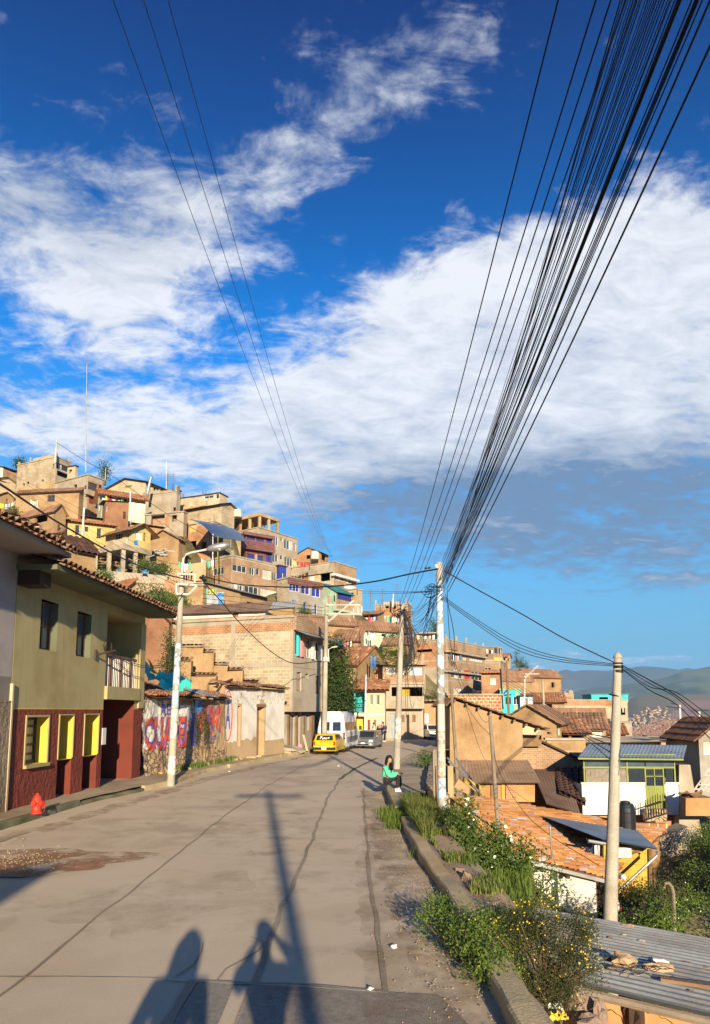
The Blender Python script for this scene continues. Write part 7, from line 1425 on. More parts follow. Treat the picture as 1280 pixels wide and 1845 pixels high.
bk([P(102, 797, 93), P(150, 828, 88), P(210, 862, 84), P(300, 925, 80), P(420, 990, 70)], .03, 'line of wire descending from the skyline pole across the hill')
for i in range(5): bk([P(rc.uniform(0, 60), 850+i*18, 80), P(160, 925+i*14, 66), P(330, 1040+i*5, 40)], .014, 'thin wire strung across the upper hillside', 'thin wires strung across the hillside')
for i in range(4): bk([P(365, 1070+i*8, 30), P(470, 1080+i*9, 40), P(585, 1095+i*6, 39.4)], .012, 'thin wire between the left street-lamp pole and the pole behind the van', 'thin wires between the two left poles')

# ------------------------------------------------------------ cars
def arch(mb, c, r, w, side): pass
def car(name, label, loc, rz, body_m, prof, roofp, w, wheels, wr, taillights=True, kind='car', lower_m=None, glass_pts=None, group=None):
    """prof: lower body silhouette (x,z), roofp: greenhouse silhouette; x forward, half width w"""
    root = thing(name, label, kind, loc, group, rz); mt_ = INV.pop(root.name); INV[root.name] = Matrix.Identity(4)
    def loft(pts, yo, taper, m, nm, inner=0.):
        n = len(pts); vs = []; ys_ = [(-yo*taper, 0), (-yo, .5), (-yo, .5), (yo, .5), (yo, .5), (yo*taper, 0)]
        cx = sum(p[0] for p in pts)/n; cz = sum(p[1] for p in pts)/n
        for y_, k in ((-yo, .955), (-yo*.93, 1.), (yo*.93, 1.), (yo, .955)):
            for (x, z, *tt) in pts: tpr = tt[0] if tt else 1.; vs.append((cx+(x-cx)*(k if k < 1 else 1), y_*tpr, cz+(z-cz)*(k if k < 1 else 1)))
        fs = [(j*n+i, j*n+(i+1) % n, (j+1)*n+(i+1) % n, (j+1)*n+i) for j in range(3) for i in range(n)]+[tuple(range(n))[::-1], tuple(3*n+i for i in range(n))]
        mb = MB(); mb.add(vs, fs); return mb.build(nm, m, root)
    body = loft(prof, w, 1, body_m, 'body'); gh_ = loft(roofp, w*.93, 1, body_m, 'cabin')
    for wx in wheels:
        for sy in (-1, 1):
            mb = MB(); mb.lathe((wx, sy*(w-.19 if sy > 0 else w-.19), wr), [(wr*.7, 0), (wr*.95, 0), (wr, .03), (wr, .16), (wr*.95, .19), (wr*.62, .19), (wr*.58, .15)], 20, ax=(0, sy, 0)); wh_ = mb.build('wheel', 'black_rubber', root, smooth=False)
            mb = MB(); mb.lathe((wx, sy*(w-.05), wr), [(wr*.6, 0), (wr*.55, .025), (wr*.2, .03), (wr*.15, .045)], 14, ax=(0, sy, 0)); mb.build('rim', 'metal_grey', wh_)
            mb = MB(); mb.lathe((wx, sy*(w+.002), wr+.03), [(wr*1.22, -.02), (wr*1.22, .004)], 20, ax=(0, sy, 0)); mb.build('wheel_arch', 'black_plastic', root) if False else None
    return root, body
def cpart(root, nm, m, boxes, parent=None):
    mb = MB()
    for b_ in boxes:
        if len(b_) == 4 and hasattr(b_[0], '__len__'): mb.quad(*b_)
        else: mb.box(b_[0:3], b_[3:6])
    return mb.build(nm, m, parent or root)
# taxi estate (rear toward camera: x forward = away)
tx, tb = car('parked_taxi', 'yellow estate taxi seen from behind, parked behind the white van', V((-1.38, 38.9, 0)), R(80), 'car_yellow',
    [(-2.0, .32), (-2.05, .5), (-2.05, .92), (-1.9, 1.0), (.6, .98), (1.75, .88), (2.0, .75), (2.05, .45), (1.95, .28), (-1.9, .26)], [(-1.98, .97, 1), (-1.72, 1.36, .86), (-1.55, 1.42, .82), (.1, 1.43, .82), (.85, .97, .98)], .80, (-1.25, 1.25), .29)
cpart(tx, 'rear_window', 'car_glass', [[V((-2.005, -.60, 1.02)), V((-2.005, .60, 1.02)), V((-1.79, .54, 1.33)), V((-1.79, -.54, 1.33))]])
for s_ in (-1, 1):
    cpart(tx, 'side_window', 'car_glass', [[V((-1.65, s_*.752, 1.03)), V((-.4, s_*.756, 1.03)), V((-.4, s_*.640, 1.36)), V((-1.45, s_*.640, 1.36))], [V((-.33, s_*.756, 1.03)), V((.72, s_*.752, 1.03)), V((.15, s_*.65, 1.36)), V((-.33, s_*.64, 1.36))]])
    cpart(tx, 'tail_light', 'lamp_red', [(-2.055, s_*.70, .80, .04, .12, .24)])
    cpart(tx, 'mirror', 'black_plastic', [(.75, s_*.86, 1.02, .1, .14, .1)])
cpart(tx, 'bumper', 'black_plastic', [(-2.08, 0, .47, .14, 1.56, .18)]); cpart(tx, 'bumper_trim', 'frame_white', [(-2.155, 0, .56, .01, 1.4, .035)]); cpart(tx, 'number_plate', 'frame_white', [(-2.16, 0, .46, .012, .34, .15)])
mb = MB(); mb.fb((V((-2.05, -.3, 1.05)), V((.0, 1, 0)), V((-1, 0, 0))), 0, .6, 0, .25, .0, .001)
dec = MB()
for (y, z, r_) in ((.24, 1.22, .075), (.02, 1.14, .07), (-.12, 1.13, .07), (-.28, 1.17, .06), (.12, 1.1, .05), (.3, 1.12, .04)): xx = -2.01+(z-1.02)*.69; dec.lathe((xx, y, z), [(r_, 0), (r_, .006)], 12, ax=(-.82, 0, .56))
dec.build('window_decal', 'cloth_white', tx)
# minibus
vx, vb = car('parked_minibus', 'tall white high-roof minibus seen from behind with two rear windows', V((-.92, 42.4, 0)), R(79), 'car_white',
    [(-2.6, .38), (-2.68, .6), (-2.66, 1.15), (-2.5, 1.22), (1.9, 1.2), (2.45, 1.05), (2.75, .8), (2.75, .4), (2.5, .3), (-2.4, .3)], [(-2.66, 1.16, 1.03), (-2.55, 1.75, .96), (-2.44, 2.28, .86), (-2.2, 2.42, .78), (-1.9, 2.44, .74), (.7, 2.44, .76), (1.2, 2.2, .85), (2.0, 1.2, 1.0)], .93, (-1.75, 1.7), .33, kind='minibus')
for y0, y1 in ((-.62, -.1), (.1, .62)):
    cpart(vx, 'rear_window', 'car_glass', [[V((-2.655, y0, 1.32)), V((-2.655, y1, 1.32)), V((-2.545, y1*.97, 1.86)), V((-2.545, y0*.97, 1.86))]])
for s_ in (-1, 1):
    cpart(vx, 'side_window', 'car_glass', [[V((a_, s_*.876, 1.32)), V((b_, s_*.876, 1.32)), V((b_, s_*.836, 1.84)), V((a_, s_*.836, 1.84))] for a_, b_ in ((-2.2, -1.45), (-1.38, -.6), (-.5, .3), (.4, 1.3))])
    cpart(vx, 'tail_light', 'lamp_red', [(-2.675, s_*.83, 1.02, .03, .1, .38)]); cpart(vx, 'reflector', 'lamp_red', [(-2.70, s_*.6, .52, .02, .2, .09)]); cpart(vx, 'mirror', 'black_plastic', [(1.75, s_*1.04, 1.4, .12, .16, .28)])
    cpart(vx, 'side_decal', 'metal_grey', [(-.4, s_*.932, .75, 3.6, .006, .35)])
cpart(vx, 'bumper', 'metal_grey', [(-2.68, 0, .5, .14, 1.84, .22)]); cpart(vx, 'number_plate', 'frame_white', [(-2.755, 0, .5, .01, .36, .14)]); cpart(vx, 'roof_hatch', 'car_white', [(-.9, 0, 2.47, 2.4, 1.0, .08)]); cpart(vx, 'door_seam', 'black_plastic', [(-2.672, 0, .95, .01, .015, .9)])
# silver hatchback facing the camera
sx, sb = car('parked_car', 'silver hatchback facing the camera beyond the white minibus', V((.86, 44.6, 0)), R(-104), 'car_silver',
    [(-1.85, .32), (-1.9, .6), (-1.85, .92), (.75, .90), (1.55, .78), (1.85, .62), (1.92, .42), (1.85, .25), (-1.8, .25)], [(-1.82, .9, 1), (-1.5, 1.34, .86), (-1.2, 1.42, .82), (.0, 1.42, .82), (.3, 1.36, .84), (.98, .88, .98)], .82, (-1.2, 1.22), .29)
cpart(sx, 'windscreen', 'car_glass', [[V((.985, -.66, .92)), V((.985, .66, .92)), V((.36, .58, 1.35)), V((.36, -.58, 1.35))]])
for s_ in (-1, 1):
    cpart(sx, 'side_window', 'car_glass', [[V((-1.4, s_*.772, .97)), V((-.3, s_*.776, .97)), V((-.3, s_*.66, 1.35)), V((-1.2, s_*.66, 1.35))], [V((-.24, s_*.776, .97)), V((.8, s_*.776, .95)), V((.25, s_*.675, 1.33)), V((-.24, s_*.66, 1.35))]])
    cpart(sx, 'headlight', 'lamp_clear', [(1.80, s_*.62, .66, .16, .3, .15)]); cpart(sx, 'fog_light', 'lamp_clear', [(1.92, s_*.62, .38, .03, .14, .08)]); cpart(sx, 'mirror', 'car_silver', [(.75, s_*.92, .98, .12, .18, .12)])
cpart(sx, 'grille', 'black_plastic', [(1.925, 0, .56, .02, .8, .09), (1.93, 0, .37, .02, .9, .12)]); cpart(sx, 'number_plate', 'frame_white', [(1.945, 0, .47, .01, .34, .11)])
# distant taxi facing the camera
cx_, cb_ = car('distant_taxi', 'white taxi with yellow bonnet stripe facing the camera at the end of the street', V((6.5, 57.6, 0)), R(-82), 'car_white',
    [(-1.95, .34), (-2.0, .6), (-1.95, .92), (.7, .92), (1.8, .84), (1.95, .65), (1.98, .42), (1.9, .28), (-1.9, .28)], [(-1.8, .92, 1), (-1.4, 1.34, .88), (-1.1, 1.4, .84), (.1, 1.4, .84), (.35, 1.34, .86), (.9, .92, .98)], .80, (-1.25, 1.25), .29)
cpart(cx_, 'windscreen', 'car_glass', [[V((.905, -.64, .95)), V((.905, .64, .95)), V((.40, .58, 1.32)), V((.40, -.58, 1.32))]])
for s_ in (-1, 1): cpart(cx_, 'side_window', 'car_glass', [[V((-1.3, s_*.753, .97)), V((.7, s_*.753, .97)), V((.25, s_*.66, 1.31)), V((-1.1, s_*.66, 1.31))]]); cpart(cx_, 'headlight', 'lamp_clear', [(1.93, s_*.56, .72, .05, .3, .13)])
cpart(cx_, 'grille', 'black_plastic', [(1.965, 0, .70, .02, .72, .12), (2.0, 0, .5, .06, 1.55, .14)]); cpart(cx_, 'number_plate', 'car_yellow', [(2.035, 0, .52, .01, .34, .12)]); cpart(cx_, 'bonnet_stripe', 'car_yellow', [(1.3, 0, .905, .9, .8, .02)])

for o_, k_ in ((tx, .79), (vx, .93), (sx, .79), (cx_, .88)): o_.scale = (k_, k_, k_)

# ------------------------------------------------------------ people
def skin_bm(pts, edges, sub=2):
    """pts: name -> (co, r); returns evaluated mesh verts and faces"""
    ks = list(pts); me = bpy.data.meshes.new('tmp'); me.from_pydata([pts[k][0] for k in ks], [(ks.index(a), ks.index(b)) for a, b in edges], []); ob = bpy.data.objects.new('tmp', me); COL.objects.link(ob)
    md = ob.modifiers.new('s', 'SKIN'); md.use_smooth_shade = True; ob.modifiers.new('u', 'SUBSURF').levels = sub; ob.modifiers['u'].render_levels = sub
    sv = me.skin_vertices[0].data
    for i, k in enumerate(ks): r = pts[k][1]; sv[i].radius = r if isinstance(r, tuple) else (r, r); sv[i].use_root = (i == 0)
    bpy.context.view_layer.update(); dg = bpy.context.evaluated_depsgraph_get(); m2 = bpy.data.meshes.new_from_object(ob.evaluated_get(dg)); vs = [v.co.copy() for v in m2.vertices]; fs = [tuple(p.vertices) for p in m2.polygons]
    bpy.data.objects.remove(ob); bpy.data.meshes.remove(m2); return vs, fs
def figure(label, loc, rz, J, s=1., top='cloth_black', legs='cloth_blue', shoes='cloth_white', hair='hair', longhair=False, cap=None, bag=None, group=None, hem=None):
    """J joints in local metres, x = forward, y = left"""
    r = thing('person', label, 'person', loc, group, rz); INV[r.name] = Matrix.Identity(4); J = {k: V(v)*s for k, v in J.items()}
    pts = {'hip': (J['hip'], (.12*s, .10*s)), 'chest': (J['chest'], (.13*s, .10*s)), 'neckb': (J['neck'], .055*s), 'head0': (J['head']-(J['head']-J['neck'])*.45, .055*s), 'head': (J['head'], (.078*s, .088*s)), 'crown': (J['head']+(J['head']-J['neck']).normalized()*.07*s, .06*s)}
    ed = [('hip', 'chest'), ('chest', 'neckb'), ('neckb', 'head0'), ('head0', 'head'), ('head', 'crown')]
    for sd_ in 'LR':
        pts.update({'sh'+sd_: (J['sh'+sd_], .055*s), 'el'+sd_: (J['el'+sd_], .04*s), 'wr'+sd_: (J['wr'+sd_], .027*s), 'kn'+sd_: (J['kn'+sd_], .06*s), 'hp'+sd_: (J['hp'+sd_], .085*s), 'an'+sd_: (J['an'+sd_], .038*s), 'to'+sd_: (J['to'+sd_], .036*s)})
        d = (J['wr'+sd_]-J['el'+sd_]).normalized(); pts['pm'+sd_] = (J['wr'+sd_]+d*.055*s, (.036*s, .018*s))
        ed += [('chest', 'sh'+sd_), ('sh'+sd_, 'el'+sd_), ('el'+sd_, 'wr'+sd_), ('wr'+sd_, 'pm'+sd_), ('hip', 'hp'+sd_), ('hp'+sd_, 'kn'+sd_), ('kn'+sd_, 'an'+sd_), ('an'+sd_, 'to'+sd_)]
    vs, fs = skin_bm(pts, ed); mb = MB(); mb.add(vs, fs)
    F_ = J.get('face', V((1, 0, 0))).normalized(); up = (J['head']-J['neck']).normalized(); F_ = (F_-up*F_.dot(up)).normalized(); lf = up.cross(F_); hc_ = J['head']; 
    mb.blob(hc_+F_*.02*s, (.078*s, .078*s, .105*s), .0, 2); mb.lathe(hc_+F_*.085*s-up*.0*s, [(.016*s, -.02*s), (.012*s, .01*s), (.004*s, .028*s)], 6, ax=F_)  # nose
    for e in (-1, 1): mb.blob(hc_+lf*e*.08*s, (.015*s, .02*s, .03*s), 0, 1)
    for sd_ in 'LR':
        w_, e_ = J['wr'+sd_], J['el'+sd_]; d = (w_-e_).normalized(); sdv = d.cross(V((0, 0, 1))); sdv = sdv.normalized() if sdv.length > .1 else V((0, 1, 0)); dn = V((0, 0, -1)) if abs(d.z) < .7 else V((1, 0, 0))
        for k in range(4): b_ = w_+d*.075*s+sdv*(k-1.5)*.018*s; L_ = (.06, .072, .068, .05)[k]*s; mb.tube([b_, b_+d*L_*.5+dn*L_*.12, b_+d*L_*.8+dn*L_*.5], [.0095*s, .009*s, .0065*s], 6)
        b_ = w_+d*.035*s+sdv*.03*s; mb.tube([b_, b_+sdv*.025*s+d*.02*s, b_+sdv*.03*s+d*.05*s+dn*.01*s], [.011*s, .010*s, .007*s], 6)
    mb.build('body', 'skin', r, smooth=True)
    fe = MB()
    for e in (-1, 1): fe.blob(hc_+F_*.088*s+lf*e*.03*s+up*.012*s, (.008*s, .012*s, .008*s), 0, 1)
    fe.build('eyes', 'hair', r); fe = MB(); fe.blob(hc_+F_*.092*s-up*.045*s, (.008*s, .02*s, .007*s), 0, 1); fe.build('mouth', 'cloth_pink', r)
    # top
    g = .018*s; tp = {'hip': (J['hip']+(J['chest']-J['hip'])*.08, (.14*s, .12*s)), 'mid': ((J['hip']+J['chest'])/2, (.135*s, .115*s)), 'chest': (J['chest'], (.155*s, .12*s)), 'nk': (J['chest'].lerp(J['neck'], .75), .07*s)}; te = [('hip', 'mid'), ('mid', 'chest'), ('chest', 'nk')]
    for sd_ in 'LR': tp.update({'sh'+sd_: (J['sh'+sd_], .078*s), 'el'+sd_: (J['el'+sd_], .06*s), 'wr'+sd_: (J['el'+sd_].lerp(J['wr'+sd_], .93), .042*s)}); te += [('chest', 'sh'+sd_), ('sh'+sd_, 'el'+sd_), ('el'+sd_, 'wr'+sd_)]
    vs, fs = skin_bm(tp, te); mb = MB(); mb.add([v+V((noise.noise(v*14)*.008, noise.noise(v*14+V((3, 0, 0)))*.008, 0)) for v in vs], fs); mb.build('jacket' if top != 'cloth_green' else 'sweater', top, r, smooth=True)
    if hem: vs, fs = skin_bm({'a': (J['hip']-(J['chest']-J['hip'])*.12, (.135*s, .12*s)), 'b': (J['hip']+(J['chest']-J['hip'])*.12, (.142*s, .122*s))}, [('a', 'b')]); mb = MB(); mb.add(vs, fs); mb.build('shirt_hem', hem, r, smooth=True)
    lp_ = {'hip': (J['hip'], (.135*s, .115*s))}; le = []
    for sd_ in 'LR': lp_.update({'hp'+sd_: (J['hp'+sd_], .10*s), 'kn'+sd_: (J['kn'+sd_], .072*s), 'an'+sd_: (J['kn'+sd_].lerp(J['an'+sd_], .93), .052*s)}); le += [('hip', 'hp'+sd_), ('hp'+sd_, 'kn'+sd_), ('kn'+sd_, 'an'+sd_)]
    vs, fs = skin_bm(lp_, le); mb = MB(); mb.add(vs, fs); mb.build('trousers', legs, r, smooth=True)
    for sd_ in 'LR':
        a_, t_ = J['an'+sd_], J['to'+sd_]; vs, fs = skin_bm({'a': (a_-V((0, 0, .01*s)), .052*s), 'h': (a_-(t_-a_)*.25-V((0, 0, .03*s)), .045*s), 'm': (a_.lerp(t_, .55), .05*s), 't': (t_, .042*s)}, [('a', 'm'), ('a', 'h'), ('m', 't')]); mb = MB(); mb.add(vs, fs); sh = mb.build('shoe', shoes, r, smooth=True)
        if longhair: vs, fs = skin_bm({'m': (a_.lerp(t_, .3)+V((0, 0, .03*s)), .045*s), 't': (a_.lerp(t_, .7)+V((0, 0, .02*s)), .042*s)}, [('m', 't')]); mb = MB(); mb.add(vs, fs); mb.build('shoe_top', 'cloth_pink', sh, smooth=True)
    mb = MB(); mb.blob(hc_-F_*.018*s+up*.03*s, (.10*s, .095*s, .105*s), .06, 2, 4)
    if longhair:
        bk_ = -F_*.07*s
        for i in range(46):
            a = (i/45-.5)*4.4; d0 = (-F_*cos(a)+lf*sin(a)); st = hc_+d0*.085*s+up*rnd.uniform(.0, .05)*s; L_ = rnd.uniform(.30, .42)*s*(1 if abs(a) < 1.6 else .75)
            if abs(a) > 1.85: continue
            q = [st, st+d0*.02*s-V((0, 0, L_*.35)), st+d0*.03*s+bk_*.3-V((0, 0, L_*.7)), st+d0*.035*s+bk_*.4+V((rnd.uniform(-.02, .02), rnd.uniform(-.02, .02), -L_))]; mb.tube(q, [.03*s, .03*s, .024*s, .008*s], 6)
    (mb.build('hair', hair, r, smooth=True) if not cap else (MB_cap(mb, hc_, up, F_, s).build('cap', cap, r, smooth=True)))
    if bag: mb = MB(); c_ = J['chest']-V((.17*s, 0, .08*s)); mb.blob(c_, (.09*s, .15*s, .2*s), .1, 2, 2); mb.build('backpack', bag, r, smooth=True)
    return r
def MB_cap(mb, c, up, F_, s): mb.box(c+F_*.13*s+up*.06*s, (.12*s, .14*s, .015*s)); return mb
SIT = dict(hip=(0, 0, .12), chest=(-.02, 0, .42), neck=(.04, 0, .54), head=(.10, 0, .68), shL=(.0, .17, .44), shR=(.0, -.17, .44), elL=(.18, .22, .26), elR=(.14, -.21, .22), wrL=(.37, .12, .29), wrR=(.36, -.08, .26),
           hpL=(.05, .09, .10), hpR=(.05, -.09, .10), knL=(.40, .08, .22), knR=(.38, -.09, .24), anL=(.40, .09, -.14), anR=(.33, -.09, -.15), toL=(.53, .09, -.20), toR=(.46, -.10, -.21), face=(.62, -.75, -.12))
def stand(lean=0., arm=0., step=.06): return dict(hip=(0, 0, .92), chest=(lean*.5, 0, 1.30), neck=(lean*.8, 0, 1.46), head=(lean+.02, 0, 1.62), shL=(lean*.5, .19, 1.36), shR=(lean*.5, -.19, 1.36), elL=(lean*.4+.06+arm*.1, .25, 1.08), elR=(lean*.4+.04, -.25, 1.08), wrL=(.16+arm*.3, .2, .90+arm*.25), wrR=(.14+arm*.2, -.2, .9+arm*.2),
           hpL=(0, .10, .88), hpR=(0, -.10, .88), knL=(.04, .11, .48), knR=(.02+step, -.11, .48), anL=(-.02, .11, .08), anR=(step*2, -.11, .08), toL=(.14, .12, .035), toR=(step*2+.16, -.12, .035), face=(1, 0, -.2))
figure('girl in a mint green sweater and black leggings sitting on the kerb, hands on knees', (.86, 19.5, .36), R(-8), SIT, .98, 'cloth_green', 'cloth_black', 'cloth_white', longhair=True, hem='cloth_white')
figure('person in black jacket and blue jeans with back turned beside the yellow house', (1.78, 50.0, .13), R(70), stand(.05, .6), .82, 'cloth_black', 'cloth_blue', 'cloth_black', cap='cloth_white')
figure('person in a pale shirt standing behind the silver car', (1.36, 50.8, .13), R(20), stand(.03, .8), .80, 'cloth_white', 'cloth_blue', 'cloth_black')
figure('person in a navy jacket with a backpack bending toward the group', (2.18, 50.2, .13), R(170), stand(.16, .8), .83, 'cloth_navy', 'cloth_black', 'cloth_white', bag='cloth_navy')
figure('person in a red top half hidden between the two people in dark jackets', (2.0, 51.2, .13), R(200), stand(.04, .3), .68, 'cloth_red', 'cloth_blue', 'cloth_black')
# the photographer and a companion beside and behind the lens; only their shadows reach the picture
SH = V((-sin(SUN_AZ), cos(SUN_AZ), 0))
def caster(px, py, z=1.74): tip = G(px, py); return tip-SH*(z/tan(SUN_EL))
b = caster(345, 1692); figure('person standing beside the camera casting the left shadow', (b.x, b.y, 0), R(95), stand(.0, 0), 1.04, 'cloth_navy', 'cloth_black', 'cloth_black', longhair=True)
st = stand(.0, 0); st['elR'] = (.06, -.33, 1.33); st['wrR'] = (.12, -.12, 1.56); st['elL'] = (.1, .27, 1.25); st['wrL'] = (.14, .1, 1.52)
b = caster(478, 1662); figure('person with raised camera casting the middle shadow', (b.x, b.y-.1, 0), R(95), st, 1.02, 'cloth_black', 'cloth_blue', 'cloth_black')
# pole behind the camera that throws the long T-shaped shadow
tipp = G(484, 1428); bp = tipp-SH*(7.2/tan(SUN_EL)); bp = V((bp.x, bp.y, 0)); q6 = thing('utility_pole', 'wooden pole with a crossarm behind the camera, seen only by its long shadow', 'utility pole', bp)
mb = MB(); mb.tube([bp, bp+Zv*7.3], .11, 12, r2=.085); mb.build('shaft', 'wood', q6); mb = MB(); mb.box(bp+Zv*7.0, (1.9, .12, .14)); mb.build('crossarm', 'wood', q6)
# unseen house added behind left so its roof corner throws the pointed shadow
tp_ = G(128, 1557)-SH*(5.2/tan(SUN_EL)); rb_ = thing('street_house', 'unseen house added behind the camera so its roof corner shades the left road edge', 'house', V((tp_.x-4, tp_.y-3, 0)))
mb = MB(); mb.box((tp_.x-4.6, tp_.y-3.2, 2.2), (8, 6, 4.4)); mb.build('wall', 'pinkgrey_wall', rb_)
roofplane(rb_, (V((tp_.x, tp_.y-7, 4.1)), V((tp_.x-.1, tp_.y, 5.2)), V((tp_.x-9, tp_.y+.2, 4.4)), V((tp_.x-9, tp_.y-7, 4.4))), 'tin', 'tin')

# ------------------------------------------------------------ washing, aerials, small clutter
CL = ['cloth_white', 'cloth_red', 'cloth_blue', 'cloth_yellow', 'cloth_pink', 'cloth_navy', 'cloth_white', 'lightblue', 'cloth_green']
def washing(label, x0, y0, x1, y1, Y, n, hgt=.7, cols=None):
    a, b = P(x0, y0, Y), P(x1, y1, Y); r = thing('clothesline', label, 'washing', a); mb = MB(); mb.tube([a.lerp(b, k/6)-Zv*.25*sin(pi*k/6) for k in range(7)], .015, 4); mb.build('line', 'cable', r)
    rr = random.Random(int(x0*7+y0))
    for i in range(n):
        t0 = (i+.12)/n; t1 = (i+.12+rr.uniform(.5, .8))/n; h_ = hgt*rr.uniform(.6, 1.2); ph = rr.uniform(0, 9)
        def f(u, v, t0=t0, t1=t1, h_=h_, ph=ph): t = t0+(t1-t0)*u; return a.lerp(b, t)-Zv*(.25*sin(pi*t)+h_*v*(1+.08*sin(u*5+ph)))+V((0, .06*sin(u*9+ph)*v+.05*v, 0))
        mb = MB(); mb.grid(f, 5, 3); mb.build('garment', rr.choice(cols or CL), r)
for a in (('washing on the balustrade of the tile-roofed house', 640, 1109, 682, 1110, 91.5, 9, .7), ('yellow and white washing on the flat brick house', 692, 1108, 722, 1110, 99.5, 6, .8), ('white cloths below the square window of the large adobe house', 55, 899, 70, 900, 79.5, 4, 1.0, ['lightblue', 'cloth_white']),
    ('washing at the left edge near the small adobe', -2, 905, 26, 904, 84, 5, .8), ('washing on the cluttered terrace of the pale green house', 190, 893, 222, 900, 82.5, 7, .9), ('washing behind the left street-lamp pole', 322, 1010, 345, 1012, 64, 5, .8), ('bright washing above the shack', 362, 1054, 392, 1058, 57, 6, .7, ['cloth_yellow', 'cloth_white', 'cloth_red', 'cloth_green', 'cloth_yellow']),
    ('washing left of the brick house', 362, 1005, 386, 1008, 74, 4, .6, ['cloth_white', 'cloth_yellow', 'cloth_green']), ('washing at the right end of the shack', 440, 1096, 476, 1099, 60, 6, .6, ['cloth_yellow', 'cloth_white', 'cloth_red', 'cloth_pink']), ('red and yellow washing on the corner house roof', 528, 1009, 560, 1012, 97, 5, .7, ['cloth_red', 'cloth_yellow', 'cloth_black']),
    ('blue washing on the adobe cottage', 608, 1150, 636, 1154, 65.5, 5, .6, ['tarp_blue', 'cloth_blue', 'cloth_pink', 'cloth_white']), ('white washing on the long pale green house', 664, 1136, 676, 1139, 78.5, 3, .8, ['cloth_white', 'lightblue']), ('blue and white washing in the gable of the large tiled adobe house', 668, 1178, 678, 1180, 61, 2, 1.1, ['cloth_white', 'tarp_blue']),
    ('washing in the second-floor balcony of the big brick house', 812, 1176, 832, 1180, 92, 5, .8), ('white cloths on the rooftop shelter', 750, 1143, 786, 1143, 99, 5, .8, ['cloth_white', 'cream']), ('black and white washing on the ridge house', 876, 1168, 890, 1170, 126, 3, .9, ['cloth_white', 'cloth_black']), ('dark and pink washing beside the tiled house doorway', 1107, 1600, 1136, 1640, 22.5, 6, .9, ['cloth_black', 'cloth_pink', 'cloth_white', 'cloth_navy', 'cloth_red']),
    ('garments hanging through the gap in the tiled roof', 1056, 1508, 1084, 1512, 25.5, 4, .9, ['cloth_black', 'cloth_white', 'cloth_navy'])): washing(*a)
def sheetcloth(name, lab, q, m, cat='tarpaulin', amp=.15, n=14):
    mb = MB(); q = [V(x) for x in q]
    def f(u, v): p = (q[0]*(1-u)+q[1]*u)*(1-v)+(q[3]*(1-u)+q[2]*u)*v; return p+V((0, -.1, 0))+V((noise.noise(p*1.9), noise.noise(p*2.1+V((4, 0, 0))), noise.noise(p*2.4+V((0, 4, 0)))))*amp
    mb.grid(f, n, n); return tag(mb.build(name, m, smooth=True), lab, cat)
sheetcloth('tarpaulin', 'bright green tarpaulin draped over the grassy bank behind the graffiti wall', [P(290, 1240, 29.5), P(350, 1250, 29.6), P(346, 1222, 31), P(292, 1208, 31)], 'tarp_green', amp=.3)
sheetcloth('tarpaulin', 'narrow green tarpaulin end high on the grassy bank beside the olive house', [P(256, 1188, 31), P(284, 1218, 29.5), P(272, 1224, 29.3), P(258, 1205, 30.6)], 'tarp_green', amp=.25)
sheetcloth('tarpaulin', 'yellow flap on top of the narrow green tarpaulin', [P(266, 1189, 30.9), P(286, 1212, 29.6), P(280, 1214, 29.4), P(268, 1199, 30.4)], 'cloth_yellow', amp=.15)
sheetcloth('tarpaulin', 'blue plastic sheet beneath the bright green tarpaulin', [P(300, 1258, 29.2), P(322, 1262, 29.6), P(310, 1236, 30.8), P(286, 1226, 30.8)], 'tarp_blue', amp=.25)
sheetcloth('tarpaulin', 'grey sheet hanging on the front of the shack', [P(374, 1092, 55), P(402, 1098, 55), P(405, 1068, 55.3), P(375, 1068, 55.3)], 'tarp_grey')
sheetcloth('tarpaulin', 'light blue sheet at the left end of the shack', [P(356, 1088, 54.8), P(362, 1090, 54.8), P(363, 1068, 55), P(357, 1066, 55)], 'tarp_blue'); sheetcloth('tarpaulin', 'crumpled light blue sheet right of the grey sheet on the shack', [P(393, 1092, 54.8), P(399, 1094, 54.8), P(405, 1070, 55), P(395, 1070, 55)], 'tarp_blue')
sheetcloth('tarpaulin', 'blue plastic on the concrete frame deck', [P(241, 980, 61), P(252, 982, 61), P(250, 974, 61.5), P(243, 973, 61.5)], 'tarp_blue', amp=.2); sheetcloth('tarpaulin', 'blue plastic scrap on the pale retaining wall', [P(256, 1034, 59.5), P(267, 1035, 59.5), P(266, 1028, 59.8), P(258, 1028, 59.8)], 'tarp_blue', amp=.2); sheetcloth('tarpaulin', 'small blue scrap between the frame columns', [P(213, 1031, 60.5), P(219, 1032, 60.5), P(219, 1025, 60.8), P(214, 1026, 60.8)], 'tarp_blue', amp=.1)
for i, (x, y, Y) in enumerate(((302, 882, 96), (312, 882, 97), (560, 1008, 98), (690, 1090, 100), (716, 1080, 100), (668, 1092, 93), (1172, 1308, 100))[:6]):
    p = P(x, y, Y); mb = MB(); mb.tube([p-Zv*.6, p+Zv*2.4], .05, 4)
    for k in range(4): mb.tube([p+Zv*(1.4+.3*k)-V((.5-.06*k, 0, 0)), p+Zv*(1.4+.3*k)+V((.5-.06*k, 0, 0))], .025, 3)
    tag(mb.build('tv_aerial', 'metal_grey'), 'spindly metal television aerial on a hillside roof', 'aerial', 'television aerials on hillside roofs')
dr = random.Random(12)
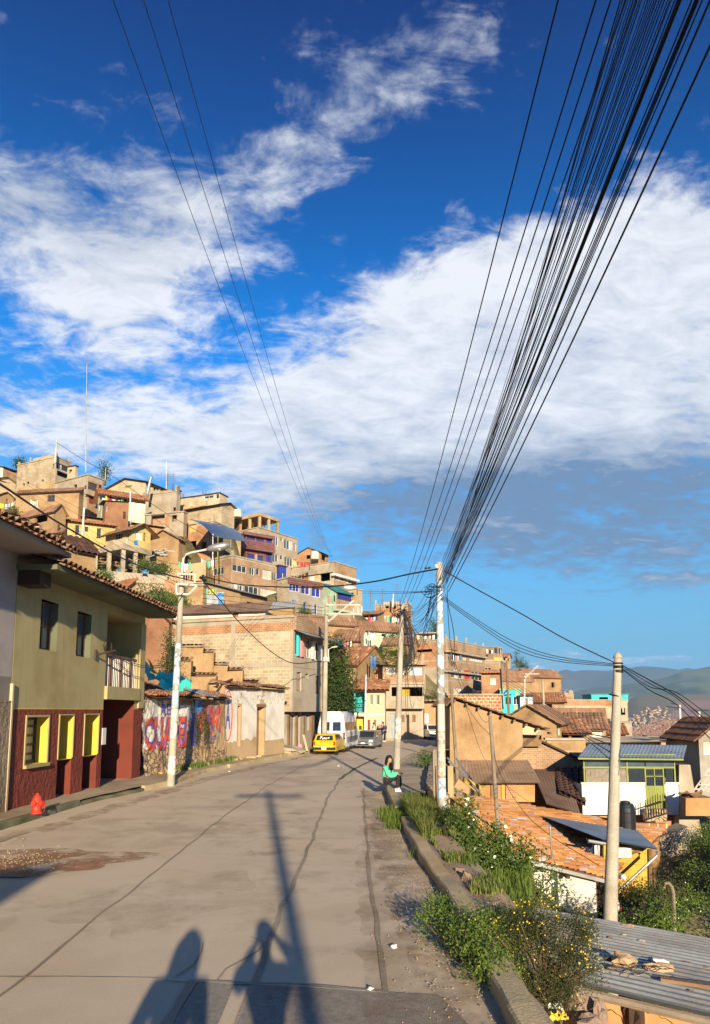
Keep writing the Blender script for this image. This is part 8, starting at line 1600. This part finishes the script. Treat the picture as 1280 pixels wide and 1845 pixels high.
for nm, q in list(HOUSES.items()):   # bare columns, parapet stubs, rods and pipes that every unfinished flat roof here carries
    root = q['root']; kids = [c.name for c in root.children]
    if root.location.y < 60 or not any(k.startswith('concrete_frame') for k in kids): continue
    F1, F2 = q['FF'], q['FS']; W1, W2, hh = q['W1'], q['W2'], q['h']; mb = MB(); n_ = max(2, int(W1/3))
    for F, W_ in ((F1, W1), (F2, W2)):
        k = max(1, round(W_/3.2))
        for i in range(k+1):
            u = min(W_-.25, max(.05, W_*i/k)); mb.fb(F, u, u+.22, hh+.16, hh+dr.uniform(.5, 1.1), -.25, -.03)
    mb.build('column_stub', 'concrete', root, kind='stuff'); mb = MB()
    for F, W_ in ((F1, W1),):
        a = dr.uniform(0, W_*.4); mb.fb(F, a, min(W_, a+W_*.5), hh+.16, hh+dr.uniform(.3, .7), -.2, -.05)
    mb.build('parapet', dr.choice(['brick', 'brick_raw', 'blockwork']), root)
names = list(HOUSES)
# litter on the road
for i, (x, y, s_) in enumerate(((711, 1705, .035), (668, 1781, .025), (610, 1380, .05), (413, 1390, .05))): mb = MB(); mb.blob(G(x, y, .03), (s_, s_*.7, s_*.5), .5, 2, i*7); tag(mb.build('crumpled_paper', 'cloth_white'), ['largest scrap of crumpled white paper by the right joint of the road', 'small white scrap near the rough patch at the bottom', 'white scrap on the road left of the sitting girl', 'white scrap by the left kerb below the ruined house'][i], 'litter')
mb = MB()
for i in range(2600):
    k = dr.random(); y = dr.uniform(3, 22); rx_ = xat(RK, y); x = rx_-abs(dr.gauss(0, .38))-.02 if k < .72 else xat(LK, y)+abs(dr.gauss(0, .3))+.03
    s_ = dr.uniform(.003, .009); z = rz_(x, y)+.016+s_*.3; mb.box((x, y, z), (s_*dr.uniform(1, 2), s_*1.3, s_), dr.uniform(0, 3), taper=.6)
for i in range(350): p = G(dr.gauss(20, 50), dr.gauss(1552, 12)); s_ = dr.uniform(.006, .02); mb.box(p+Zv*(.02+s_*.3), (s_*1.5, s_, s_*.8), dr.uniform(0, 3), taper=.6)
mb.build('road_grit', 'soil', kind='stuff')
for i in range(18): # stones at foot of the graffiti wall and ruin
    u = dr.uniform(.5, LG-.3) if i < 11 else dr.uniform(0, LD); F_ = FG if i < 11 else FD; p = F_[0]+F_[1]*u+F_[2]*dr.uniform(.25, .5)+Zv*.06; s_ = dr.uniform(.06, .16); mb = MB(); mb.blob(p, (s_*1.3, s_, s_*.7), .35, 1, i)
    tag(mb.build('stone', 'rock_pale'), 'fallen stone lying at the foot of the walls on the left pavement', 'stone', 'fallen stones along the left pavement')
sheetcloth('rubble_sack', 'dark pink bundle on the pavement before the block house', [P(535, 1352, 40.6), P(544, 1354, 40.6), P(543, 1340, 40.8), P(537, 1340, 40.8)], 'cloth_pink', 'bundle', amp=.1)
mb = MB(); mb.blob(G(520, 1352, .2), (.9, .7, .28), .3, 2, 3); tag(mb.build('sand_heap', 'concrete'), 'small heap of sand at the corner of the white ruined house', 'heap')
mb = MB(); p = G(552, 1353, .13); mb.hexa([p+V(q) for q in ((0, 0, 0), (.12, 0, 0), (.12, .03, 0), (0, .03, 0), (-.25, .3, .9), (-.13, .3, .9), (-.13, .33, .9), (-.25, .33, .9))]); tag(mb.build('board', 'cream'), 'pale board leaning by the block house pillars', 'board')

# ------------------------------------------------------------ vegetation
def leafcloud(mb, fn, n, size, rr, up=.3, asp=.5):
    for i in range(n):
        p = fn(rr); s_ = size*rr.uniform(.6, 1.3); a = V((rr.gauss(0, 1), rr.gauss(0, 1), rr.gauss(0, 1)+up)).normalized(); b = a.cross(V((rr.gauss(0, 1), rr.gauss(0, 1), rr.gauss(0, 1)))).normalized(); c = a.cross(b)*.25
        o = len(mb.v); mb.v += [p, p+a*s_*.5+b*s_*asp*.5+c*s_, p+a*s_, p+a*s_*.5-b*s_*asp*.5+c*s_]; mb.f.append((o, o+1, o+2, o+3)); mb.mi.append(mb.cur)
def plant(name, label, cat, base, clumps, n, size, mats, stems=14, flowers=None, nf=0, seed=0, group=None, trunk=None, ground_z0=None, asp=.5, fs=.016):
    """clumps: (dx,dy,dz, rx,ry,rz, weight); leaves gather on twig tips inside each clump"""
    rr = random.Random(seed); base = V(base); r = thing(name, label, cat, base, group); tot = sum(c[6] for c in clumps); sp = MB(); lv = MB()
    for (dx, dy, dz, rx, ry, rz2, w) in clumps:
        c = base+V((dx, dy, dz)); k = max(4, int(n*w/tot/28)); tips = []
        for i in range(k):
            d = V((rr.gauss(0, 1), rr.gauss(0, 1), rr.gauss(0, 1))).normalized()*rr.uniform(.45, 1.08); t = c+V((d.x*rx, d.y*ry, d.z*rz2)); tips.append(t)
        for i, t in enumerate(tips):
            if i < max(2, stems*w/tot): root_ = base+V((rr.uniform(-.12, .12)*rx*2, rr.uniform(-.1, .1)*ry*2, 0)); sp.tube([root_, root_.lerp(t, .5)+V((rr.uniform(-.1, .1)*rx, 0, .1*rz2)), t], [.012+size*.12, .008+size*.07, .004], 4)
            sr = size*rr.uniform(1.3, 2.6); lv.cur = rr.choice(range(len(mats)))
            leafcloud(lv, lambda q: t+V((q.gauss(0, sr), q.gauss(0, sr), q.gauss(0, sr))), 28, size, rr, asp=asp)
    lv.build('foliage', mats, r)
    if sp.v: sp.build('stems', 'bark', r)
    if trunk:
        mb = MB(); t0 = base-Zv*.5; mb.tube([t0, base.lerp(base+V(trunk), .5)+V((.1, 0, 0)), base+V(trunk)], [trunk[2]*.06+.05, trunk[2]*.045+.04, .05], 8); mb.build('trunk', 'bark', r)
    if nf:
        fb_ = MB()
        for i in range(nf):
            c_ = rr.choice(clumps); d = V((rr.gauss(0, 1), rr.gauss(0, 1)-.6, rr.gauss(0, 1)+.3)).normalized(); p = base+V(c_[:3])+V((d.x*c_[3], d.y*c_[4], d.z*c_[5]))*rr.uniform(.85, 1.12); s_ = fs*rr.uniform(.7, 1.3); nn_ = (to_sun*.7+V((rr.gauss(0, .5), rr.gauss(0, .5), rr.gauss(0, .5)))).normalized(); a = nn_.cross(V((0, 0, 1))).normalized(); b_ = nn_.cross(a)
            fb_.add([p+a*s_*cos(k*pi/3)+b_*s_*sin(k*pi/3) for k in range(6)], (tuple(range(6)),))
        fb_.build('flowers', flowers, r, kind='stuff')
    return r
q = V((1.83, 6.9, -.38)); plant('flowering_bush', 'large dark twiggy bush dotted with small yellow flowers in the right foreground', 'bush', (q.x, q.y, q.z),
    [(0, 0, .32, .46, .4, .36, 3), (.28, .15, .52, .28, .3, .28, 2), (-.32, .2, .45, .28, .3, .28, 2), (.40, .1, .36, .2, .25, .26, 1), (-.1, .3, .68, .22, .25, .18, 1), (-.5, .2, .55, .18, .2, .2, 1), (.46, .2, .68, .1, .13, .22, .5), (.1, .2, .76, .12, .13, .18, .4), (-.05, -.15, .15, .35, .3, .2, 1)], 24000, .024, ['leaf_olive', 'leaf_dark', 'leaf_dark', 'leaf_olive'], 80, 'flower', 300, 3, asp=.4, fs=.0085)
q = G(846, 1735); plant('weed_clump', 'leafy green weeds spilling over the kerb wall onto the road', 'weeds', (q.x-.02, q.y, .0), [(0, 0, .22, .22, .3, .2, 2), (-.22, .55, .25, .17, .3, .18, 1.4), (.12, -.45, .16, .22, .3, .16, 1.6), (.15, .1, .3, .2, .3, .16, 1)], 5200, .036, ['leaf_bright', 'leaf', 'leaf_bright'], 20, 'flower', 25, 5, asp=.45, fs=.009)
q = P(905, 1690, 8.2); plant('flowering_bush', 'smaller yellow-flowered bush between the kerb weeds and the large dark bush', 'bush', (q.x, q.y, q.z-.15), [(0, 0, .2, .35, .35, .25, 2), (.3, .1, .3, .2, .3, .22, 1), (-.25, -.3, .1, .3, .3, .2, 1)], 2400, .03, ['leaf_olive', 'leaf', 'leaf_bright'], 20, 'flower', 120, 6, fs=.009)
q = P(880, 1560, 13.2); plant('leafy_bush', 'tall leafy green bush with white flowers in front of the tiled roof', 'bush', (q.x, q.y, q.z-.3), [(-.35, 0, .5, .35, .4, .4, 2), (-.42, 0, 1.05, .18, .2, .35, 1), (-.38, 0, 1.4, .08, .1, .15, .2), (0, 0, .45, .4, .4, .35, 2), (.45, 0, .5, .4, .4, .3, 1.6), (.25, 0, .85, .2, .2, .2, .5)], 5600, .058, ['leaf', 'leaf_bright', 'leaf'], 20, 'flower_white', 40, 7, asp=.7, fs=.026)
q = P(950, 1600, 13.8); plant('leafy_bush', 'lacy green bush against the white wall of the tiled house', 'bush', (q.x, q.y, q.z-.3), [(0, 0, .35, .45, .4, .3, 2), (.45, 0, .25, .4, .3, .25, 1.4), (-.1, 0, .7, .3, .3, .2, .8), (.35, 0, .6, .3, .2, .2, .5)], 1500, .05, ['leaf', 'leaf_bright'], 30, 'flower_white', 60, 8, asp=.6)
q = P(603, 1270, 47); plant('street_tree', 'dark green leafy tree between the block house and the cyan street house', 'tree', (q.x, 47, .1), [(-.3, 0, 5.6, 1.1, 1.1, 1.3, 3), (.35, 0, 4.2, 1.0, 1.1, 1.3, 3), (-.5, 0, 3.6, .9, 1, 1.2, 2), (.45, 0, 2.6, .95, 1, 1.0, 2), (.1, 0, 2.6, 1.0, 1, .9, 1.5), (.1, 0, 6.6, .6, .6, .6, .8)], 9000, .17, ['leaf_dark', 'leaf', 'leaf_dark'], 20, trunk=(0, 0, 3.2), seed=9, asp=.6)
bl = [((268, 1078, 50), 1.6, 'dark green shrub beside the stone retaining wall', 'leaf_dark', 'leaf'), ((300, 1086, 52), 1.2, 'sunlit yellow-green shrub right of the dark shrub below the retaining wall', 'leaf_bright', 'grass'), ((322, 1090, 53), .9, 'yellow-green shrub against the left street-lamp pole', 'leaf_bright', 'grass'), ((183, 1038, 59), .9, 'small shrub at the left end of the pale retaining wall', 'leaf', 'leaf_bright'), ((292, 1026, 62), .8, 'small bright shrub right of the concrete frame', 'leaf_bright', 'leaf'), ((262, 1020, 62), .7, 'little shrub at the foot of the last concrete column', 'leaf', 'leaf_bright'),
    ((25, 925, 76), 1.0, 'green shrub near the left edge above the tiled eave', 'leaf', 'leaf_dark'), ((704, 1178, 61.5), 1.5, 'feathery bush in front of the tan porch behind the middle pole', 'leaf', 'leaf_bright'), ((722, 1190, 60.5), 1.1, 'round olive bush right of the feathery bush', 'leaf_olive', 'leaf'), ((775, 1262, 62), 1.3, 'shrub on the wall above the far taxi', 'leaf', 'leaf_olive'), ((716, 1150, 82), 1.6, 'green vine under the long pale green roof', 'leaf_dark', 'leaf'), ((550, 1106, 68), .6, 'potted plant on the eave under the grey house', 'leaf', 'leaf_bright'),
    ((1105, 1512, 1), 0, '', '', '')]
for i, (pp, s_, lb, m1, m2) in enumerate(bl):
    if s_: b_ = P(*pp); plant('shrub', lb, 'shrub', (b_.x, b_.y, b_.z-s_*.4), [(0, 0, s_*.5, s_*.8, s_*.6, s_*.5, 2), (s_*.5, 0, s_*.4, s_*.5, s_*.5, s_*.4, 1), (-s_*.5, 0, s_*.35, s_*.5, s_*.5, s_*.35, 1)], 1100, .15, [m1, m2], 6, seed=20+i)
for i, (x, y, Y, hh_, lb) in enumerate(((932, 1215, 150, 5, 'pointed dark conifer behind the pink house'), (940, 1214, 152, 3.5, 'lower conifer right of the pointed conifer on the ridge'), (948, 1218, 150, 3, 'rounded tree at the right of the ridge trees'), (784, 1152, 104, 3.0, 'small dark conifer behind the painted pole'), (189, 868, 100, 3.2, 'thin bare-looking tree on the skyline between two houses'), (35, 842, 100, 1.2, 'low green treetop behind the skyline block'))):
    b_ = P(x, y, Y); plant('hill_tree', lb, 'tree', b_, [(0, 0, hh_*.3, hh_*.22, hh_*.2, hh_*.25, 2), (0, 0, hh_*.6, hh_*.15, hh_*.15, hh_*.25, 1.5), (0, 0, hh_*.9, hh_*.07, hh_*.07, hh_*.15, .6)], 900, .22, ['leaf_dark', 'leaf'], 4, trunk=(0, 0, hh_*.8), seed=50+i)
# slope vegetation on the lower right
sl_ = random.Random(31); k = 0
bushes = []
for i in range(70):
    x = sl_.uniform(1140, 1390); y = sl_.uniform(1470, 1700)
    if x < 1185 and y < 1560: continue
    if x < 1245 and y < 1590: continue
    Y = 17+(1700-y)/230*17+sl_.uniform(-1, 1); bushes.append((x, y, Y))
bushes += [(1165, 1650, 18), (1185, 1665, 17), (1150, 1672, 17.3), (1200, 1640, 18.5), (1190, 1600, 21)]
for i, (x, y, Y) in enumerate(bushes):
    b_ = P(x, y, Y); s_ = sl_.uniform(.45, .95); dark = sl_.random() < .4
    plant('slope_bush', 'leafy bush on the overgrown slope below the orange yard wall', 'bush', (b_.x, b_.y, b_.z-s_*.7), [(0, 0, s_*.5, s_*.9, s_*.8, s_*.55, 2), (s_*.5, .2, s_*.6, s_*.5, s_*.5, s_*.4, 1), (-s_*.4, -.2, s_*.3, s_*.5, s_*.5, s_*.4, 1)], 950, .085, ['leaf_olive', 'leaf_dark'] if dark else ['leaf', 'leaf_bright', 'grass'], 6, 'flower_white', 14 if not dark else 0, seed=100+i, group='bushes on the overgrown right-hand slope', fs=.02)
# grass
def blades(name, fn, n, h0, h1, m, wd=.008, seed=1, lean=.35):
    rr = random.Random(seed); mb = MB(); ms = m if isinstance(m, list) else [m]
    for i in range(n):
        p = fn(rr); 
        if p is None: continue
        h_ = rr.uniform(h0, h1); a = rr.uniform(0, 2*pi); d = V((cos(a), sin(a), 0)); l = d*h_*lean*rr.uniform(.2, 1.6); w = V((-d.y, d.x, 0))*wd*rr.uniform(.7, 1.5); mb.cur = rr.randrange(len(ms)); o = len(mb.v)
        mb.v += [p-w, p+w, p+l*.4+Zv*h_*.55+w*.8, p+l*.4+Zv*h_*.55-w*.8, p+l+Zv*h_]; mb.f += [(o, o+1, o+2, o+3), (o+3, o+2, o+4)]; mb.mi += [mb.cur]*2
    return mb.build(name, ms, kind='stuff')
def g1(rr):
    y = rr.triangular(12.2, 18.0, 15.2); kx = xat(RK, y); x = kx+.2+abs(rr.gauss(0, .35))*(1.3 if y > 13.5 else .7)
    if noise.noise(V((x*2.2, y*1.6, 3))) < -.12+.2*rr.random(): return None
    return V((x, y, .1-.3*max(0, x-kx-.7)**1.5+.03))
blades('grass', g1, 16000, .12, .34, ['grass', 'leaf', 'leaf_bright', 'grass_dry', 'leaf_olive'], .006, 1, .6)
def g2(rr): y = rr.uniform(15.0, 16.6); return V((xat(RK, y)+rr.gauss(.0, .16), y, .02))
blades('grass', g2, 1300, .06, .22, ['grass', 'leaf_bright'], .007, 2)
def g3(rr): t = rr.random(); y = 7+t*6.5; kx = xat(RK, y); x = min(kx+.35+abs(rr.gauss(0, .3)), kx+.8); c = noise.noise(V((x*1.5, y*1.2, 9))); return V((x, y, .06-.75*max(0, x-kx-.75))) if c > .02 else None
blades('grass', g3, 9000, .05, .17, ['grass', 'grass_dry', 'leaf'], .006, 3)
def g4(rr): q_ = P(rr.uniform(850, 960), 1600, rr.uniform(11, 14)); return V((q_.x, q_.y, -.9+rr.uniform(-.3, .2)))
blades('grass', g4, 5000, .15, .4, ['grass', 'leaf_bright'], .009, 4)
for k_, (cx_, cy_, n_) in enumerate(((752, 1545, 40), (712, 1492, 220), (805, 1640, 120), (705, 1480, 120))):
    c0 = G(cx_, cy_); blades('weed_tuft', lambda rr: c0+V((rr.gauss(0, .09), rr.gauss(0, .14), 0)), n_, .05, .2, ['grass', 'leaf_bright'], .006, 40+k_, lean=.6)
c0 = G(772, 1385, .15); plant('weed_clump', 'bright green weed growing at the top of the low broken wall', 'weeds', (c0.x-.1, c0.y, .3), [(0, 0, .15, .3, .3, .22, 1)], 900, .07, ['leaf_bright', 'leaf'], 6, seed=77)
for k_, (u0, cnt) in enumerate(((2.2, 90), (3.4, 260), (4.3, 200), (6.1, 160), (7.9, 200))):
    c0 = C0+tG*min(u0, LG-.1)+nG*.38; blades('weed_tuft', lambda rr: c0+tG*rr.gauss(0, .35)+nG*rr.gauss(0, .08)+Zv*.02, cnt, .06, .28, ['grass', 'leaf'], .012, 60+k_)
for k_, (u0, v0, cnt) in enumerate(((LG*.58, 1.5, 900), (LG*.72, 1.3, 800), (LG*.66, 2.0, 500))):
    mb = MB(); rr_ = random.Random(k_); leafcloud(mb, lambda q: gsurf((u0+q.gauss(0, .22))/LG, (v0+.3+q.gauss(0, .35))/(HG+.3))+nG*.06, cnt, .06, rr_); mb.build('creeping_plant', 'leaf_olive', gwall)
def gb(rr):
    x = rr.uniform(-12.5, -8.6); y = rr.uniform(24.8, 32.5); return V((x, y, ground_z_fast(x, y)+.02))
_gc = {}
def ground_z_fast(x, y):
    k = (round(x*2), round(y*2))
    if k not in _gc: _gc[k] = ground_z(k[0]/2, k[1]/2)
    return _gc[k]
blades('grass', gb, 9000, .12, .3, ['grass', 'leaf', 'leaf_bright'], .02, 8)
b_ = P(305, 1160, 34.5); plant('creeper', 'dark green creeper at the corner of the red-brown adobe house', 'creeper', (b_.x, b_.y, b_.z-1.4), [(0, 0, 1.0, .25, .3, 1.1, 1), (.1, 0, .3, .35, .3, .5, .6)], 1300, .1, ['leaf_dark', 'leaf'], 4, seed=88)
# soft ground cover tufts over the hillside terrain
def gh(rr):
    x = rr.uniform(-60, 60); y = rr.uniform(40, 140); 
    return V((x, y, ground_z_fast(x, y))) if (x < xat(LK, min(y, 60))-4 or y > 70) else None
HZ = True
if HZ:
    mh = bpy.data.materials.new('haze'); mh.use_nodes = True; nt = mh.node_tree; nt.nodes.remove(nt.nodes['Principled BSDF']); pv = nt.nodes.new('ShaderNodeVolumePrincipled')
    pv.inputs['Color'].default_value = (.25, .52, .95, 1); pv.inputs['Density'].default_value = .000105; pv.inputs['Anisotropy'].default_value = 0.; nt.links.new(pv.outputs[0], nt.nodes['Material Output'].inputs['Volume'])
    mb = MB(); mb.box((0, 0, (520-120)/2), (30000, 30000, 520+120)); o = mb.build('haze', mh, kind='stuff', base=(0, 0, 0))
